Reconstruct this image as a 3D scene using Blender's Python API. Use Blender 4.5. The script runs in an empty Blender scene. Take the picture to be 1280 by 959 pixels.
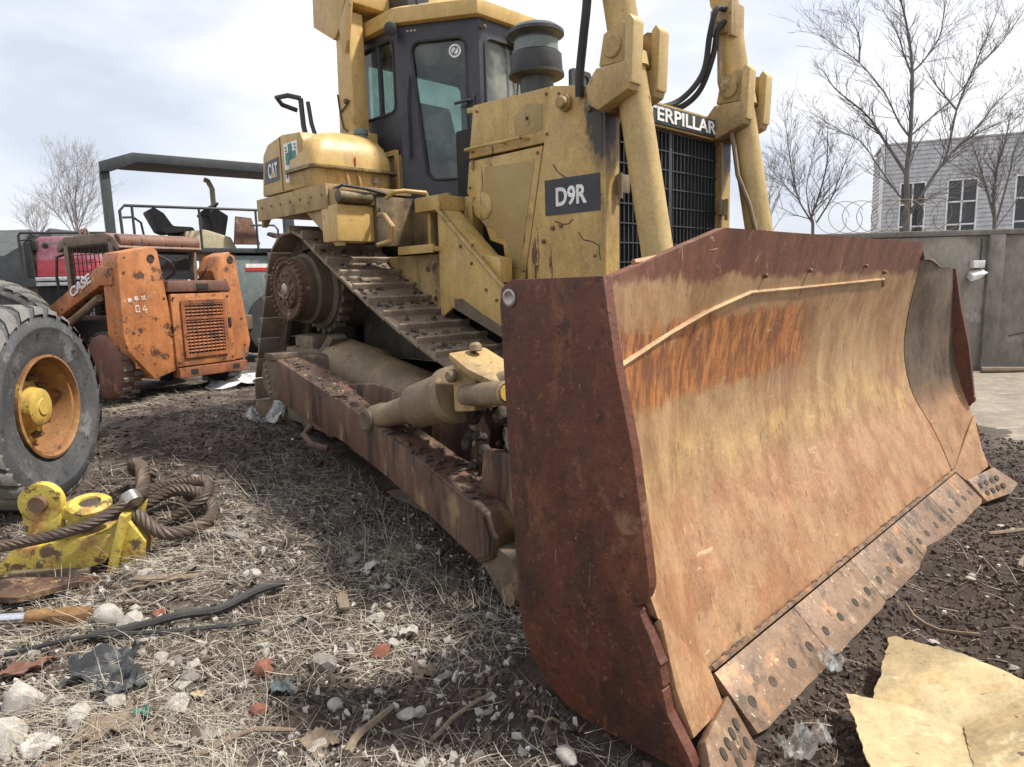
import bpy, bmesh, math, random
import numpy as np
from mathutils import Vector, Matrix, Euler
random.seed(7); rng = np.random.default_rng(11)
R_ = math.radians
sc = bpy.context.scene
col = sc.collection

# ------------------------------------------------------------------ camera
cam = bpy.data.cameras.new('camera'); cam_ob = bpy.data.objects.new('camera', cam); col.objects.link(cam_ob)
cam.sensor_fit = 'HORIZONTAL'; cam.sensor_width = 36.0; cam.lens = 36.0 * 840 / 1280
cam.clip_start = 0.05; cam.clip_end = 2000
CAM_H = 1.6
cam_ob.matrix_world = Matrix.Translation((0, 0, CAM_H)) @ Matrix.Rotation(R_(90 - 8.508), 4, 'X') @ Matrix.Rotation(R_(-1.621), 4, 'Z')
sc.camera = cam_ob

# ------------------------------------------------------------------ light
SUN_AZ = Vector((1.0, 0.0)).normalized(); SUN_EL = R_(57)
sun_dir = Vector((SUN_AZ.x * math.cos(SUN_EL), SUN_AZ.y * math.cos(SUN_EL), math.sin(SUN_EL)))
sl = bpy.data.lights.new('sun', 'SUN'); sl.energy = 4.9; sl.angle = R_(4); sl.color = (1.0, 0.945, 0.86)
so = bpy.data.objects.new('sun', sl); col.objects.link(so); so.location = (20, 8, 25)
so.rotation_euler = (-sun_dir).to_track_quat('-Z', 'Y').to_euler()

world = bpy.data.worlds.new('World'); sc.world = world; world.use_nodes = True
wn = world.node_tree.nodes; wl = world.node_tree.links; wn.clear()
w_out = wn.new('ShaderNodeOutputWorld'); w_bg = wn.new('ShaderNodeBackground'); w_bg.inputs['Strength'].default_value = 0.085
sky = wn.new('ShaderNodeTexSky'); sky.sky_type = 'NISHITA'; sky.sun_disc = False
sky.sun_elevation = SUN_EL; sky.sun_rotation = math.atan2(SUN_AZ.x, SUN_AZ.y)
sky.air_density = 1.0; sky.dust_density = 2.0
tc = wn.new('ShaderNodeTexCoord'); mp = wn.new('ShaderNodeMapping'); mp.inputs['Scale'].default_value = (1, 1, 2.6)
mp.inputs['Location'].default_value = (1.3, 0.45, 0.2)
wl.new(tc.outputs['Generated'], mp.inputs['Vector'])
n1 = wn.new('ShaderNodeTexNoise'); n1.inputs['Scale'].default_value = 1.7; n1.inputs['Detail'].default_value = 7; n1.inputs['Roughness'].default_value = .52
wl.new(mp.outputs[0], n1.inputs['Vector'])
rp = wn.new('ShaderNodeValToRGB'); rp.color_ramp.elements[0].position = .36; rp.color_ramp.elements[1].position = .62
wl.new(n1.outputs['Fac'], rp.inputs['Fac'])
n2 = wn.new('ShaderNodeTexNoise'); n2.inputs['Scale'].default_value = 3.1; n2.inputs['Detail'].default_value = 6
wl.new(mp.outputs[0], n2.inputs['Vector'])
rc = wn.new('ShaderNodeValToRGB')
rc.color_ramp.elements[0].position = .34; rc.color_ramp.elements[0].color = (10.2, 10.3, 10.8, 1)
rc.color_ramp.elements[1].position = .62; rc.color_ramp.elements[1].color = (13.0, 12.9, 12.9, 1)
wl.new(n2.outputs['Fac'], rc.inputs['Fac'])
mx0 = wn.new('ShaderNodeMixRGB'); mx0.inputs['Fac'].default_value = .72       # thin high haze under the clouds
mx0.inputs['Color2'].default_value = (8.3, 8.8, 10.0, 1)
wl.new(sky.outputs[0], mx0.inputs['Color1'])
mx = wn.new('ShaderNodeMixRGB'); wl.new(rp.outputs[0], mx.inputs['Fac']); wl.new(mx0.outputs[0], mx.inputs['Color1']); wl.new(rc.outputs[0], mx.inputs['Color2'])
wl.new(mx.outputs[0], w_bg.inputs['Color']); wl.new(w_bg.outputs[0], w_out.inputs['Surface'])

sc.view_settings.view_transform = 'Standard'; sc.view_settings.look = 'None'
sc.view_settings.exposure = 0.36; sc.view_settings.gamma = 1.0; sc.view_settings.use_curve_mapping = False

# ------------------------------------------------------------------ materials
def node_mat(name):
    m = bpy.data.materials.new(name); m.use_nodes = True
    nt = m.node_tree; b = nt.nodes['Principled BSDF']
    return m, nt, b

def mapped(nt, coord='Object', scale=(1, 1, 1), loc=(0, 0, 0), rot=0.):
    t = nt.nodes.new('ShaderNodeTexCoord'); mpn = nt.nodes.new('ShaderNodeMapping')
    mpn.inputs['Scale'].default_value = scale; mpn.inputs['Location'].default_value = loc; mpn.inputs['Rotation'].default_value = (rot, 0, 0); mpn.vector_type = 'TEXTURE' if rot else 'POINT'
    if rot: mpn.inputs['Scale'].default_value = tuple(1 / max(k, 1e-3) for k in scale)
    nt.links.new(t.outputs[coord], mpn.inputs['Vector']); return mpn.outputs[0]

def noise_f(nt, scale, detail=6, rough=.6, stretch=(1, 1, 1), loc=(0, 0, 0), rot=0.):
    n = nt.nodes.new('ShaderNodeTexNoise'); n.inputs['Scale'].default_value = scale
    n.inputs['Detail'].default_value = detail; n.inputs['Roughness'].default_value = rough
    nt.links.new(mapped(nt, 'Object', stretch, loc, rot), n.inputs['Vector']); return n.outputs['Fac']

def ramp_f(nt, fac, a, b, inv=False):
    r = nt.nodes.new('ShaderNodeMapRange'); r.interpolation_type = 'SMOOTHSTEP'
    r.inputs['From Min'].default_value = a; r.inputs['From Max'].default_value = b
    if inv: r.inputs['To Min'].default_value = 1; r.inputs['To Max'].default_value = 0
    nt.links.new(fac, r.inputs['Value']); return r.outputs[0]

def math_f(nt, op, a, b):
    n = nt.nodes.new('ShaderNodeMath'); n.operation = op
    for i, x in enumerate((a, b)):
        if isinstance(x, (int, float)): n.inputs[i].default_value = x
        else: nt.links.new(x, n.inputs[i])
    return n.outputs[0]

def mix_c(nt, fac, a, b):
    n = nt.nodes.new('ShaderNodeMixRGB')
    for k, x in (('Fac', fac), ('Color1', a), ('Color2', b)):
        if isinstance(x, tuple): n.inputs[k].default_value = x + (1,) if len(x) == 3 else x
        elif isinstance(x, (int, float)): n.inputs[k].default_value = x
        else: nt.links.new(x, n.inputs[k])
    return n.outputs[0]

def finish(nt, b, colour, rough=.6, metal=0., bump=.25, bscale=40, rough_var=.15, bstretch=(1, 1, 1), bdist=.01):
    nt.links.new(colour, b.inputs['Base Color']); b.inputs['Metallic'].default_value = metal
    nz = noise_f(nt, bscale * .35, 5, .6, bstretch)
    rr = nt.nodes.new('ShaderNodeMapRange'); rr.inputs['To Min'].default_value = max(0, rough - rough_var); rr.inputs['To Max'].default_value = min(1, rough + rough_var)
    nt.links.new(nz, rr.inputs['Value']); nt.links.new(rr.outputs[0], b.inputs['Roughness'])
    if bump:
        bn = nt.nodes.new('ShaderNodeBump'); bn.inputs['Strength'].default_value = bump; bn.inputs['Distance'].default_value = bdist
        nt.links.new(noise_f(nt, bscale, 8, .65, bstretch), bn.inputs['Height']); nt.links.new(bn.outputs[0], b.inputs['Normal'])

def add_grit(nt, c, amt):
    """fine mottling of dust and dirt: multiplies the colour by two small-scale noises"""
    a = noise_f(nt, 55, 6, .75, (1, 1, 1), (1.1, 2.2, 3.3)); b_ = noise_f(nt, 9, 8, .7, (1, 1, .5), (7.1, 5.2, .3))
    g = math_f(nt, 'ADD', math_f(nt, 'MULTIPLY', math_f(nt, 'SUBTRACT', a, .5), 1.7 * amt), math_f(nt, 'MULTIPLY', math_f(nt, 'SUBTRACT', b_, .5), 2.2 * amt))
    g = math_f(nt, 'MAXIMUM', math_f(nt, 'ADD', g, 1.0), .15)
    n = nt.nodes.new('ShaderNodeVectorMath'); n.operation = 'SCALE'
    nt.links.new(c, n.inputs[0]); nt.links.new(g, n.inputs['Scale']); return n.outputs[0]

def pmat(name, base, var=None, layers=(), rough=.6, metal=0., bump=.25, bscale=40, vscale=2.2, bstretch=(1, 1, 1), bdist=.01, grit=.55):
    """base colour varied to var by a broad noise, then layers of (colour, scale, threshold, softness, stretch)"""
    m, nt, b = node_mat(name)
    c = mix_c(nt, ramp_f(nt, noise_f(nt, vscale, 6, .65), .35, .66), base, var or base)
    for i, (lc, s, th, soft, st) in enumerate(layers):
        c = mix_c(nt, ramp_f(nt, noise_f(nt, s, 9, .68, st, (i * 3.1, i * 1.7, i * 2.3)), th, th + soft), c, lc)
    if grit: c = add_grit(nt, c, grit)
    finish(nt, b, c, rough, metal, bump, bscale, bstretch=bstretch, bdist=bdist)
    return m

ISO = (1, 1, 1); VERT = (1, 1, .12)
GRIME = (.06, .045, .03); RUSTD = (.10, .04, .022)
MAT = {}
MAT['yellow'] = pmat('yellow_paint', (.49, .335, .115), (.42, .275, .09), [
    ((.30, .20, .085), 3.0, .50, .2, VERT), (GRIME, 1.6, .60, .16, ISO), ((.10, .055, .028), 11, .625, .03, VERT), (RUSTD, 30, .655, .02, ISO), ((.52, .40, .20), 9, .60, .1, ISO), ((.07, .045, .03), 5, .645, .05, (1, 1, .2))], rough=.5, bump=.12, bscale=25)
def guard_paint():
    m, nt, b = node_mat('guard_paint_with_oil_run')
    c = mix_c(nt, ramp_f(nt, noise_f(nt, 2.2, 6, .65), .35, .66), (.49, .335, .115), (.42, .275, .09))
    for i, (lc, s, th, soft, st) in enumerate([((.30, .20, .085), 3.0, .50, .2, VERT), ((.10, .055, .028), 11, .625, .03, VERT), (RUSTD, 30, .655, .02, ISO), ((.52, .40, .20), 9, .60, .1, ISO), (GRIME, 1.7, .62, .14, ISO)]):
        c = mix_c(nt, ramp_f(nt, noise_f(nt, s, 9, .68, st, (i * 3.1, i * 1.7, i * 2.3)), th, th + soft), c, lc)
    t = nt.nodes.new('ShaderNodeTexCoord'); s = nt.nodes.new('ShaderNodeSeparateXYZ'); nt.links.new(t.outputs['Object'], s.inputs[0])
    wob = math_f(nt, 'MULTIPLY', math_f(nt, 'SUBTRACT', noise_f(nt, 9, 9, .7, (1, 1, .35)), .5), .45)
    mx_ = ramp_f(nt, math_f(nt, 'ADD', s.outputs['X'], wob), -1.62, -1.55)            # oil running down below the yoke mounts
    mz_ = ramp_f(nt, math_f(nt, 'ADD', s.outputs['Z'], math_f(nt, 'MULTIPLY', wob, 1.6)), 2.22, 2.46)
    my_ = ramp_f(nt, math_f(nt, 'ABSOLUTE', s.outputs['Y'], 0), .60, .66)
    c = mix_c(nt, math_f(nt, 'MULTIPLY', math_f(nt, 'MULTIPLY', mx_, mz_), my_), c, (.045, .034, .026))
    c = add_grit(nt, c, .55); finish(nt, b, c, .5, 0, .15, 25); return m
MAT['guard'] = guard_paint()
MAT['yellow_dusty'] = pmat('yellow_paint_dusty', (.42, .29, .115), (.33, .225, .10), [
    ((.22, .15, .08), 2.4, .47, .2, VERT), (GRIME, 2.2, .55, .16, ISO), (RUSTD, 20, .625, .03, ISO), ((.46, .35, .18), 8, .61, .08, ISO)], rough=.65, bump=.15, bscale=30)
MAT['tank_yellow'] = pmat('tank_yellow', (.53, .36, .125), (.46, .30, .10), [((.33, .21, .09), 4, .54, .2, VERT), (GRIME, 2.6, .63, .1, ISO), ((.12, .07, .035), 18, .655, .02, ISO)], rough=.45, bump=.08, grit=.4)
MAT['yellow_oily'] = pmat('oil_stained_yellow', (.30, .21, .09), (.09, .07, .045), [(GRIME, 2.6, .44, .16, ISO), ((.38, .27, .11), 5, .62, .08, ISO)], rough=.55, bump=.3, bscale=22)
MAT['cyl'] = pmat('cylinder_yellow', (.50, .36, .15), (.44, .31, .125), [((.30, .20, .09), 3, .53, .18, VERT), ((.07, .045, .03), 13, .64, .02, (1, 1, .3)), (RUSTD, 34, .66, .02, ISO), ((.12, .08, .05), 2.2, .64, .1, (1, 1, .4))], rough=.45, bump=.08, grit=.45)
MAT['bronze'] = pmat('dusty_olive_steel', (.24, .175, .10), (.16, .12, .075), [((.33, .26, .16), 6, .58, .14, ISO), (GRIME, 5, .64, .08, ISO)], rough=.6, bump=.25)
MAT['grime'] = pmat('oily_dirt', (.035, .028, .022), (.075, .055, .038), [((.14, .105, .065), 6, .6, .12, ISO)], rough=.75, bump=.8, bscale=16, bdist=.03)
MAT['cab_black'] = pmat('cab_dark_paint', (.024, .025, .033), (.036, .037, .047), [((.13, .115, .115), 3, .6, .25, ISO)], rough=.4, bump=.05)
MAT['rubber'] = pmat('black_rubber', (.022, .022, .023), (.04, .039, .038), [((.09, .085, .08), 5, .6, .2, ISO)], rough=.7, bump=.2)
MAT['plastic_black'] = pmat('black_plastic', (.03, .032, .037), (.05, .052, .057), [((.10, .095, .09), 4, .6, .2, ISO)], rough=.5, bump=.08)
MAT['dark'] = pmat('dark_interior', (.012, .011, .011), (.02, .018, .017), rough=.8, bump=0)
MAT['core'] = pmat('radiator_core', (.012, .012, .016), (.022, .022, .028), rough=.6, bump=.3, bscale=80)
MAT['steel'] = pmat('worn_steel', (.42, .40, .37), (.28, .25, .22), [(RUSTD, 6, .6, .1, ISO)], rough=.35, metal=.8, bump=.1)
MAT['chrome'] = pmat('chrome', (.75, .76, .78), (.62, .63, .66), [(GRIME, 7, .66, .1, ISO)], rough=.16, metal=1, bump=0)
MAT['shoe'] = pmat('dusty_track_steel', (.15, .108, .078), (.21, .16, .115), [((.33, .27, .20), 5, .55, .14, ISO), ((.045, .03, .026), 3.4, .58, .12, ISO), ((.16, .075, .045), 8, .62, .08, ISO)], rough=.7, metal=.1, bump=.5, bscale=28)
MAT['frame_dirty'] = pmat('mud_caked_steel', (.15, .115, .08), (.09, .065, .045), [((.25, .20, .14), 4, .57, .14, ISO), ((.18, .07, .04), 6, .61, .08, ISO), (GRIME, 3, .6, .1, ISO)], rough=.8, bump=.6, bscale=18)
MAT['hub'] = pmat('rusty_hub', (.15, .078, .05), (.10, .052, .036), [((.34, .26, .19), 8, .57, .08, ISO), (GRIME, 6, .56, .1, ISO)], rough=.7, bump=.6, bscale=30)
MAT['arm'] = pmat('rusty_push_arm', (.09, .048, .034), (.125, .074, .047), [((.23, .15, .08), 4.2, .55, .08, (1, 1, .35)), ((.04, .022, .017), 5, .50, .10, VERT), ((.32, .23, .12), 9, .62, .04, VERT), ((.10, .08, .058), 2.2, .56, .1, ISO), ((.125, .055, .034), 7, .57, .1, VERT)], rough=.6, bump=.35, bscale=24)
MAT['bolt'] = pmat('rusty_bolt', (.13, .075, .045), (.20, .13, .08), rough=.6, metal=.3, bump=.3)
MAT['white'] = pmat('white_decal', (.78, .78, .76), (.66, .65, .62), [((.3, .22, .12), 9, .68, .06, ISO)], rough=.5, bump=0)
MAT['decal'] = pmat('charcoal_decal', (.024, .026, .034), (.037, .039, .047), [((.36, .25, .09), 12, .685, .015, ISO), ((.10, .09, .08), 3, .6, .2, ISO)], rough=.45, bump=0)
MAT['decal_green'] = pmat('dark_green_decal', (.03, .042, .036), (.045, .058, .05), [((.36, .25, .09), 11, .69, .02, ISO)], rough=.5, bump=0)
MAT['teal'] = pmat('teal_print', (.03, .16, .14), (.04, .20, .18), rough=.5, bump=0)
MAT['red'] = pmat('red_paint_mark', (.45, .02, .015), rough=.5, bump=0)
MAT['orange'] = pmat('orange_paint', (.47, .185, .065), (.39, .145, .05), [
    ((.25, .09, .035), 2.6, .49, .16, (1, 1, .4)), ((.10, .045, .026), 3.6, .575, .05, ISO), ((.05, .032, .025), 10, .61, .02, ISO), ((.56, .33, .17), 8, .62, .06, ISO), ((.07, .037, .028), 24, .625, .02, ISO), ((.17, .12, .09), 1.7, .6, .1, ISO)], rough=.55, bump=.12)
MAT['orange_rust'] = pmat('rusted_orange', (.33, .11, .035), (.19, .07, .035), [(RUSTD, 5, .53, .1, ISO), ((.44, .17, .06), 7, .62, .08, ISO)], rough=.7, bump=.4)
MAT['brown'] = pmat('brown_rusty_sheet', (.17, .08, .05), (.115, .055, .04), [((.29, .19, .135), 3, .57, .14, ISO), ((.06, .035, .025), 6, .6, .1, ISO)], rough=.65, bump=.25)
MAT['cabgrey'] = pmat('faded_brown_cab', (.19, .125, .09), (.13, .085, .065), [((.29, .20, .15), 2.5, .55, .15, ISO)], rough=.65, bump=.15)
MAT['greygreen'] = pmat('grey_green_paint', (.165, .20, .19), (.13, .16, .155), [((.26, .28, .26), 3, .6, .15, ISO), (GRIME, 4, .64, .1, ISO)], rough=.55, bump=.08)
MAT['canopy'] = pmat('dark_canopy_paint', (.028, .032, .034), (.042, .046, .047), [((.10, .085, .07), 4, .62, .12, ISO)], rough=.55, bump=.08)
MAT['cream'] = pmat('cream_panel', (.45, .38, .24), (.38, .32, .21), rough=.5, bump=.05)
MAT['redcab'] = pmat('red_truck_paint', (.50, .045, .055), (.40, .05, .07), [((.42, .20, .24), 2, .56, .2, ISO)], rough=.4, bump=.02)
MAT['pinkcab'] = pmat('faded_red_paint', (.36, .12, .16), (.42, .21, .25), rough=.5, bump=.02)
MAT['tyre'] = pmat('old_tyre_rubber', (.12, .115, .108), (.17, .16, .15), [((.25, .23, .205), 3, .5, .2, ISO), ((.045, .044, .044), 5, .58, .12, ISO)], rough=.85, bump=.5, bscale=30)
MAT['tyre_wall'] = pmat('tyre_sidewall_rubber', (.05, .052, .056), (.085, .087, .09), [((.17, .165, .16), 3, .54, .12, ISO), ((.025, .025, .027), 9, .57, .08, ISO), ((.22, .2, .17), 14, .62, .05, ISO)], rough=.8, bump=.6, bscale=30)
MAT['rim'] = pmat('hub_yellow', (.50, .35, .075), (.40, .25, .06), [((.27, .115, .04), 5, .53, .10, ISO), ((.12, .06, .03), 9, .58, .06, ISO)], rough=.55, bump=.25)
MAT['rim_rust'] = pmat('rim_rusty_orange', (.30, .15, .055), (.22, .10, .04), [((.42, .27, .07), 4, .53, .1, ISO), ((.10, .05, .028), 8, .56, .08, ISO)], rough=.65, bump=.3)
MAT['iron_yellow'] = pmat('chipped_yellow_iron', (.53, .42, .075), (.44, .33, .07), [((.36, .19, .06), 5, .50, .08, ISO), ((.12, .075, .04), 7, .55, .05, ISO), ((.14, .085, .045), 22, .61, .03, ISO)], rough=.55, bump=.35, bscale=30)
MAT['rope'] = pmat('greasy_wire_rope', (.075, .055, .044), (.12, .085, .06), [((.20, .14, .095), 12, .6, .1, ISO)], rough=.6, metal=.25, bump=.3)
MAT['brass'] = pmat('rusty_clevis', (.31, .18, .075), (.21, .11, .055), rough=.5, metal=.4, bump=.3)
MAT['concrete'] = pmat('old_concrete_wall', (.22, .205, .18), (.165, .152, .135), [((.15, .135, .12), 1.2, .56, .16, (1, 1, .25)), ((.28, .26, .23), 3, .57, .1, ISO), ((.08, .073, .066), 7, .60, .06, VERT)], rough=.9, bump=.3, bscale=14)
MAT['coping'] = pmat('coping_concrete', (.20, .188, .168), (.14, .13, .118), rough=.9, bump=.3)
MAT['siding'] = pmat('grey_white_siding', (.50, .505, .52), (.44, .445, .46), rough=.55, bump=.02)
MAT['winframe'] = pmat('white_window_frame', (.75, .76, .78), rough=.5, bump=0)
MAT['bark'] = pmat('dark_bark', (.12, .105, .097), (.17, .15, .14), rough=.9, bump=.5)
MAT['bark_pale'] = pmat('pale_far_bark', (.44, .43, .43), (.37, .36, .36), rough=.9, bump=.2)
MAT['stone_pale'] = pmat('pale_stone', (.48, .45, .40), (.34, .315, .275), [((.20, .18, .15), 7, .58, .12, ISO), ((.60, .57, .52), 9, .62, .1, ISO)], rough=.9, bump=.7, bscale=22)
MAT['stone_grey'] = pmat('grey_stone', (.27, .245, .215), (.18, .16, .14), [((.36, .33, .29), 7, .6, .12, ISO)], rough=.9, bump=.7, bscale=22)
MAT['brick'] = pmat('brick_red', (.26, .105, .068), (.19, .075, .05), [((.42, .34, .28), 8, .62, .1, ISO)], rough=.9, bump=.6, bscale=26)
MAT['wood'] = pmat('weathered_wood', (.20, .15, .105), (.14, .10, .07), [((.30, .24, .17), 8, .58, .1, (1, .2, 1))], rough=.9, bump=.4)
MAT['tarp'] = pmat('black_tarp', (.03, .033, .036), (.05, .053, .056), rough=.55, bump=.3)
MAT['board'] = pmat('pale_yellow_board', (.42, .34, .19), (.31, .24, .13), [((.45, .33, .16), 5, .53, .12, (.3, 2, 1)), ((.20, .13, .07), 7, .61, .05, (.4, 2.4, 1)), ((.50, .43, .27), 3, .56, .1, ISO), ((.13, .09, .06), 16, .64, .03, ISO)], rough=.8, bump=.25, bscale=16, bstretch=(.3, 3, 1), bdist=.01)
MAT['snow'] = pmat('grey_snow', (.66, .67, .69), (.48, .48, .49), [((.18, .16, .14), 8, .56, .1, ISO)], rough=.7, bump=.6)
MAT['roof'] = pmat('dark_roof', (.06, .065, .068), (.085, .09, .092), rough=.8, bump=.2)
MAT['render_white'] = pmat('white_render', (.66, .66, .65), (.58, .58, .57), rough=.8, bump=.05)
MAT['lampwhite'] = pmat('white_lamp_box', (.72, .72, .70), (.6, .6, .58), rough=.5, bump=0)
MAT['seat'] = pmat('wrapped_seat', (.44, .49, .46), (.34, .39, .37), [((.6, .64, .61), 6, .6, .1, ISO)], rough=.45, bump=.3, bscale=18)
MAT['green_cloth'] = pmat('green_scrap', (.05, .15, .11), (.04, .11, .08), rough=.7, bump=.3)

def make_glass(name, tint, dirt, dust=(.42, .42, .40)):
    m, nt, b = node_mat(name); nt.nodes.remove(b)
    out = [n for n in nt.nodes if n.type == 'OUTPUT_MATERIAL'][0]
    tr = nt.nodes.new('ShaderNodeBsdfTransparent'); tr.inputs[0].default_value = tint + (1,)
    gl = nt.nodes.new('ShaderNodeBsdfGlossy'); gl.inputs['Roughness'].default_value = .03
    df = nt.nodes.new('ShaderNodeBsdfDiffuse'); df.inputs[0].default_value = dust + (1,)
    lw = nt.nodes.new('ShaderNodeLayerWeight'); lw.inputs['Blend'].default_value = .5
    m1 = nt.nodes.new('ShaderNodeMixShader'); m2 = nt.nodes.new('ShaderNodeMixShader')
    nt.links.new(math_f(nt, 'ADD', math_f(nt, 'MULTIPLY', math_f(nt, 'POWER', lw.outputs['Facing'], 4.0), .55), .05), m1.inputs[0]); nt.links.new(tr.outputs[0], m1.inputs[1]); nt.links.new(gl.outputs[0], m1.inputs[2])
    f = math_f(nt, 'MULTIPLY', ramp_f(nt, noise_f(nt, 3, 7, .65), .35, .75), dirt)
    nt.links.new(f, m2.inputs[0]); nt.links.new(m1.outputs[0], m2.inputs[1]); nt.links.new(df.outputs[0], m2.inputs[2])
    nt.links.new(m2.outputs[0], out.inputs['Surface']); return m
MAT['glass'] = make_glass('tinted_cab_glass', (.62, .72, .70), .22)
MAT['glass_dusty'] = make_glass('dusty_glass', (.8, .86, .84), .55)
MAT['film'] = make_glass('crumpled_clear_plastic', (.93, .93, .92), .55, (.8, .8, .79))
m, nt, b = node_mat('dark_window_glass'); b.inputs['Base Color'].default_value = (.035, .04, .046, 1); b.inputs['Roughness'].default_value = .08; MAT['winglass'] = m

# expanded-metal look of the engine doors: rows of tiny slots as relief
def perforated():
    m, nt, b = node_mat('pressed_mesh_panel')
    c = mix_c(nt, ramp_f(nt, noise_f(nt, 2.2, 6, .65), .35, .66), (.46, .33, .135), (.39, .27, .105))
    c = mix_c(nt, ramp_f(nt, noise_f(nt, 1.8, 6, .6), .62, .72), c, (.20, .135, .06))
    br = nt.nodes.new('ShaderNodeTexBrick'); br.inputs['Scale'].default_value = 1
    br.inputs['Brick Width'].default_value = .03; br.inputs['Row Height'].default_value = .013; br.inputs['Mortar Size'].default_value = .0032; br.inputs['Mortar Smooth'].default_value = .6
    t = nt.nodes.new('ShaderNodeTexCoord'); sx = nt.nodes.new('ShaderNodeSeparateXYZ'); cb = nt.nodes.new('ShaderNodeCombineXYZ')
    nt.links.new(t.outputs['Object'], sx.inputs[0]); nt.links.new(sx.outputs['X'], cb.inputs['X']); nt.links.new(sx.outputs['Z'], cb.inputs['Y'])
    nt.links.new(cb.outputs[0], br.inputs['Vector'])
    nt.links.new(c, b.inputs['Base Color']); b.inputs['Roughness'].default_value = .55
    bn = nt.nodes.new('ShaderNodeBump'); bn.inputs['Strength'].default_value = .9; bn.inputs['Distance'].default_value = .006; bn.invert = True
    nt.links.new(br.outputs['Fac'], bn.inputs['Height']); nt.links.new(bn.outputs[0], b.inputs['Normal'])
    return m
MAT['mesh_panel'] = perforated()

# the blade's face: bands of old red primer, orange bloom, polished tan steel and pink clay; x = forward, y = across, z = up
def blade_face(shade_soot=False):
    m, nt, b = node_mat('weathered_blade_face')
    t = nt.nodes.new('ShaderNodeTexCoord'); s = nt.nodes.new('ShaderNodeSeparateXYZ'); nt.links.new(t.outputs['Object'], s.inputs[0])
    X, Y, Z = s.outputs
    big = noise_f(nt, 1.3, 5, .55); mid = noise_f(nt, 4, 10, .7, loc=(3, 1, 2)); strk = noise_f(nt, 6, 10, .72, (1, 1, .10)); fine = noise_f(nt, 20, 9, .72, (1, 1, .22), (2, 5, 1))
    blot = noise_f(nt, 2.4, 10, .68, (1, 1, .7), (7, 2, 9)); crisp = noise_f(nt, 7, 12, .78, (1, 1, .6), (1, 9, 4))
    def wob(z, amp, src=mid): return math_f(nt, 'ADD', z, math_f(nt, 'MULTIPLY', math_f(nt, 'SUBTRACT', src, .5), amp))
    c = mix_c(nt, ramp_f(nt, blot, .38, .62), (.375, .235, .118), (.275, .15, .07))
    c = mix_c(nt, math_f(nt, 'MULTIPLY', ramp_f(nt, strk, .48, .66), .4), c, (.47, .33, .18))
    zl = wob(wob(Z, .5), .25, crisp)                                      # clay rubbed low part
    c = mix_c(nt, math_f(nt, 'MULTIPLY', ramp_f(nt, zl, .62, .76, True), .85), c, mix_c(nt, ramp_f(nt, mid, .42, .58), (.30, .145, .072), (.37, .215, .115)))
    zy = math_f(nt, 'ABSOLUTE', math_f(nt, 'SUBTRACT', wob(Z, .6, big), .80), 0)   # ochre stripe left by the soil line
    c = mix_c(nt, math_f(nt, 'MULTIPLY', math_f(nt, 'MULTIPLY', ramp_f(nt, wob(zy, .12, crisp), .03, .14, True), ramp_f(nt, crisp, .44, .56)), .65), c, (.47, .31, .13))
    zo = math_f(nt, 'ABSOLUTE', math_f(nt, 'SUBTRACT', wob(wob(Z, .24), .2, crisp), 1.27), 0)      # orange bloom under the weld
    yo = ramp_f(nt, wob(wob(Y, .9, big), .5, crisp), -.45, -.05, True)
    om = math_f(nt, 'MULTIPLY', math_f(nt, 'MULTIPLY', ramp_f(nt, zo, .13, .19, True), yo), .9)
    c = mix_c(nt, om, c, mix_c(nt, ramp_f(nt, fine, .43, .57), (.43, .165, .048), (.19, .066, .028)))
    zt = wob(wob(wob(Z, .14), .16, strk), .10, crisp)                      # old primer along the top
    c = mix_c(nt, ramp_f(nt, zt, 1.575, 1.615), c, mix_c(nt, ramp_f(nt, strk, .4, .62), (.125, .048, .030), (.185, .075, .043)))
    for sc_, st_, th, colr, am in ((46, (1, 1, .02), .62, (.50, .37, .22), .5), (38, (1, 1, .03), .635, (.12, .06, .035), .5), (9, (1, .25, 1), .635, (.53, .41, .26), .6), (70, ISO, .64, (.09, .045, .028), .6), (10, (1, 1, .5), .615, (.16, .072, .036), .55)):
        c = mix_c(nt, math_f(nt, 'MULTIPLY', ramp_f(nt, noise_f(nt, sc_, 9, .72, st_, (sc_, 4, 4)), th, th + .025), am), c, colr)
    for rot, th, colr, am in ((.25, .655, (.46, .34, .21), .45), (-.2, .65, (.14, .075, .045), .6), (1.2, .68, (.46, .35, .22), .35), (-.4, .665, (.44, .33, .20), .4)):     # gouges and scrapes crossing the face
        c = mix_c(nt, math_f(nt, 'MULTIPLY', ramp_f(nt, noise_f(nt, 24, 5, .6, (1, 1, .035), (rot * 7, 2, 5), rot), th, th + .02), am), c, colr)
    pit = noise_f(nt, 26, 6, .7, ISO, (8, 1, 2))
    c = mix_c(nt, math_f(nt, 'MULTIPLY', ramp_f(nt, pit, .60, .68), .35), c, (.17, .085, .045))
    if shade_soot:                                                             # far wing's shade painted into the colour, with some soot
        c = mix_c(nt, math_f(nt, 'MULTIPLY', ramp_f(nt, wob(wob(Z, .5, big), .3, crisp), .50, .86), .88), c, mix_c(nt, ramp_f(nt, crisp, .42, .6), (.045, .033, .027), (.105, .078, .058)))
    c = add_grit(nt, c, .55)
    finish(nt, b, c, .52, .12, .4, 22, .14, (1, 1, .5), .008)
    return m
MAT['blade'] = blade_face(); MAT['blade_shade_soot'] = blade_face(True)
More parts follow.
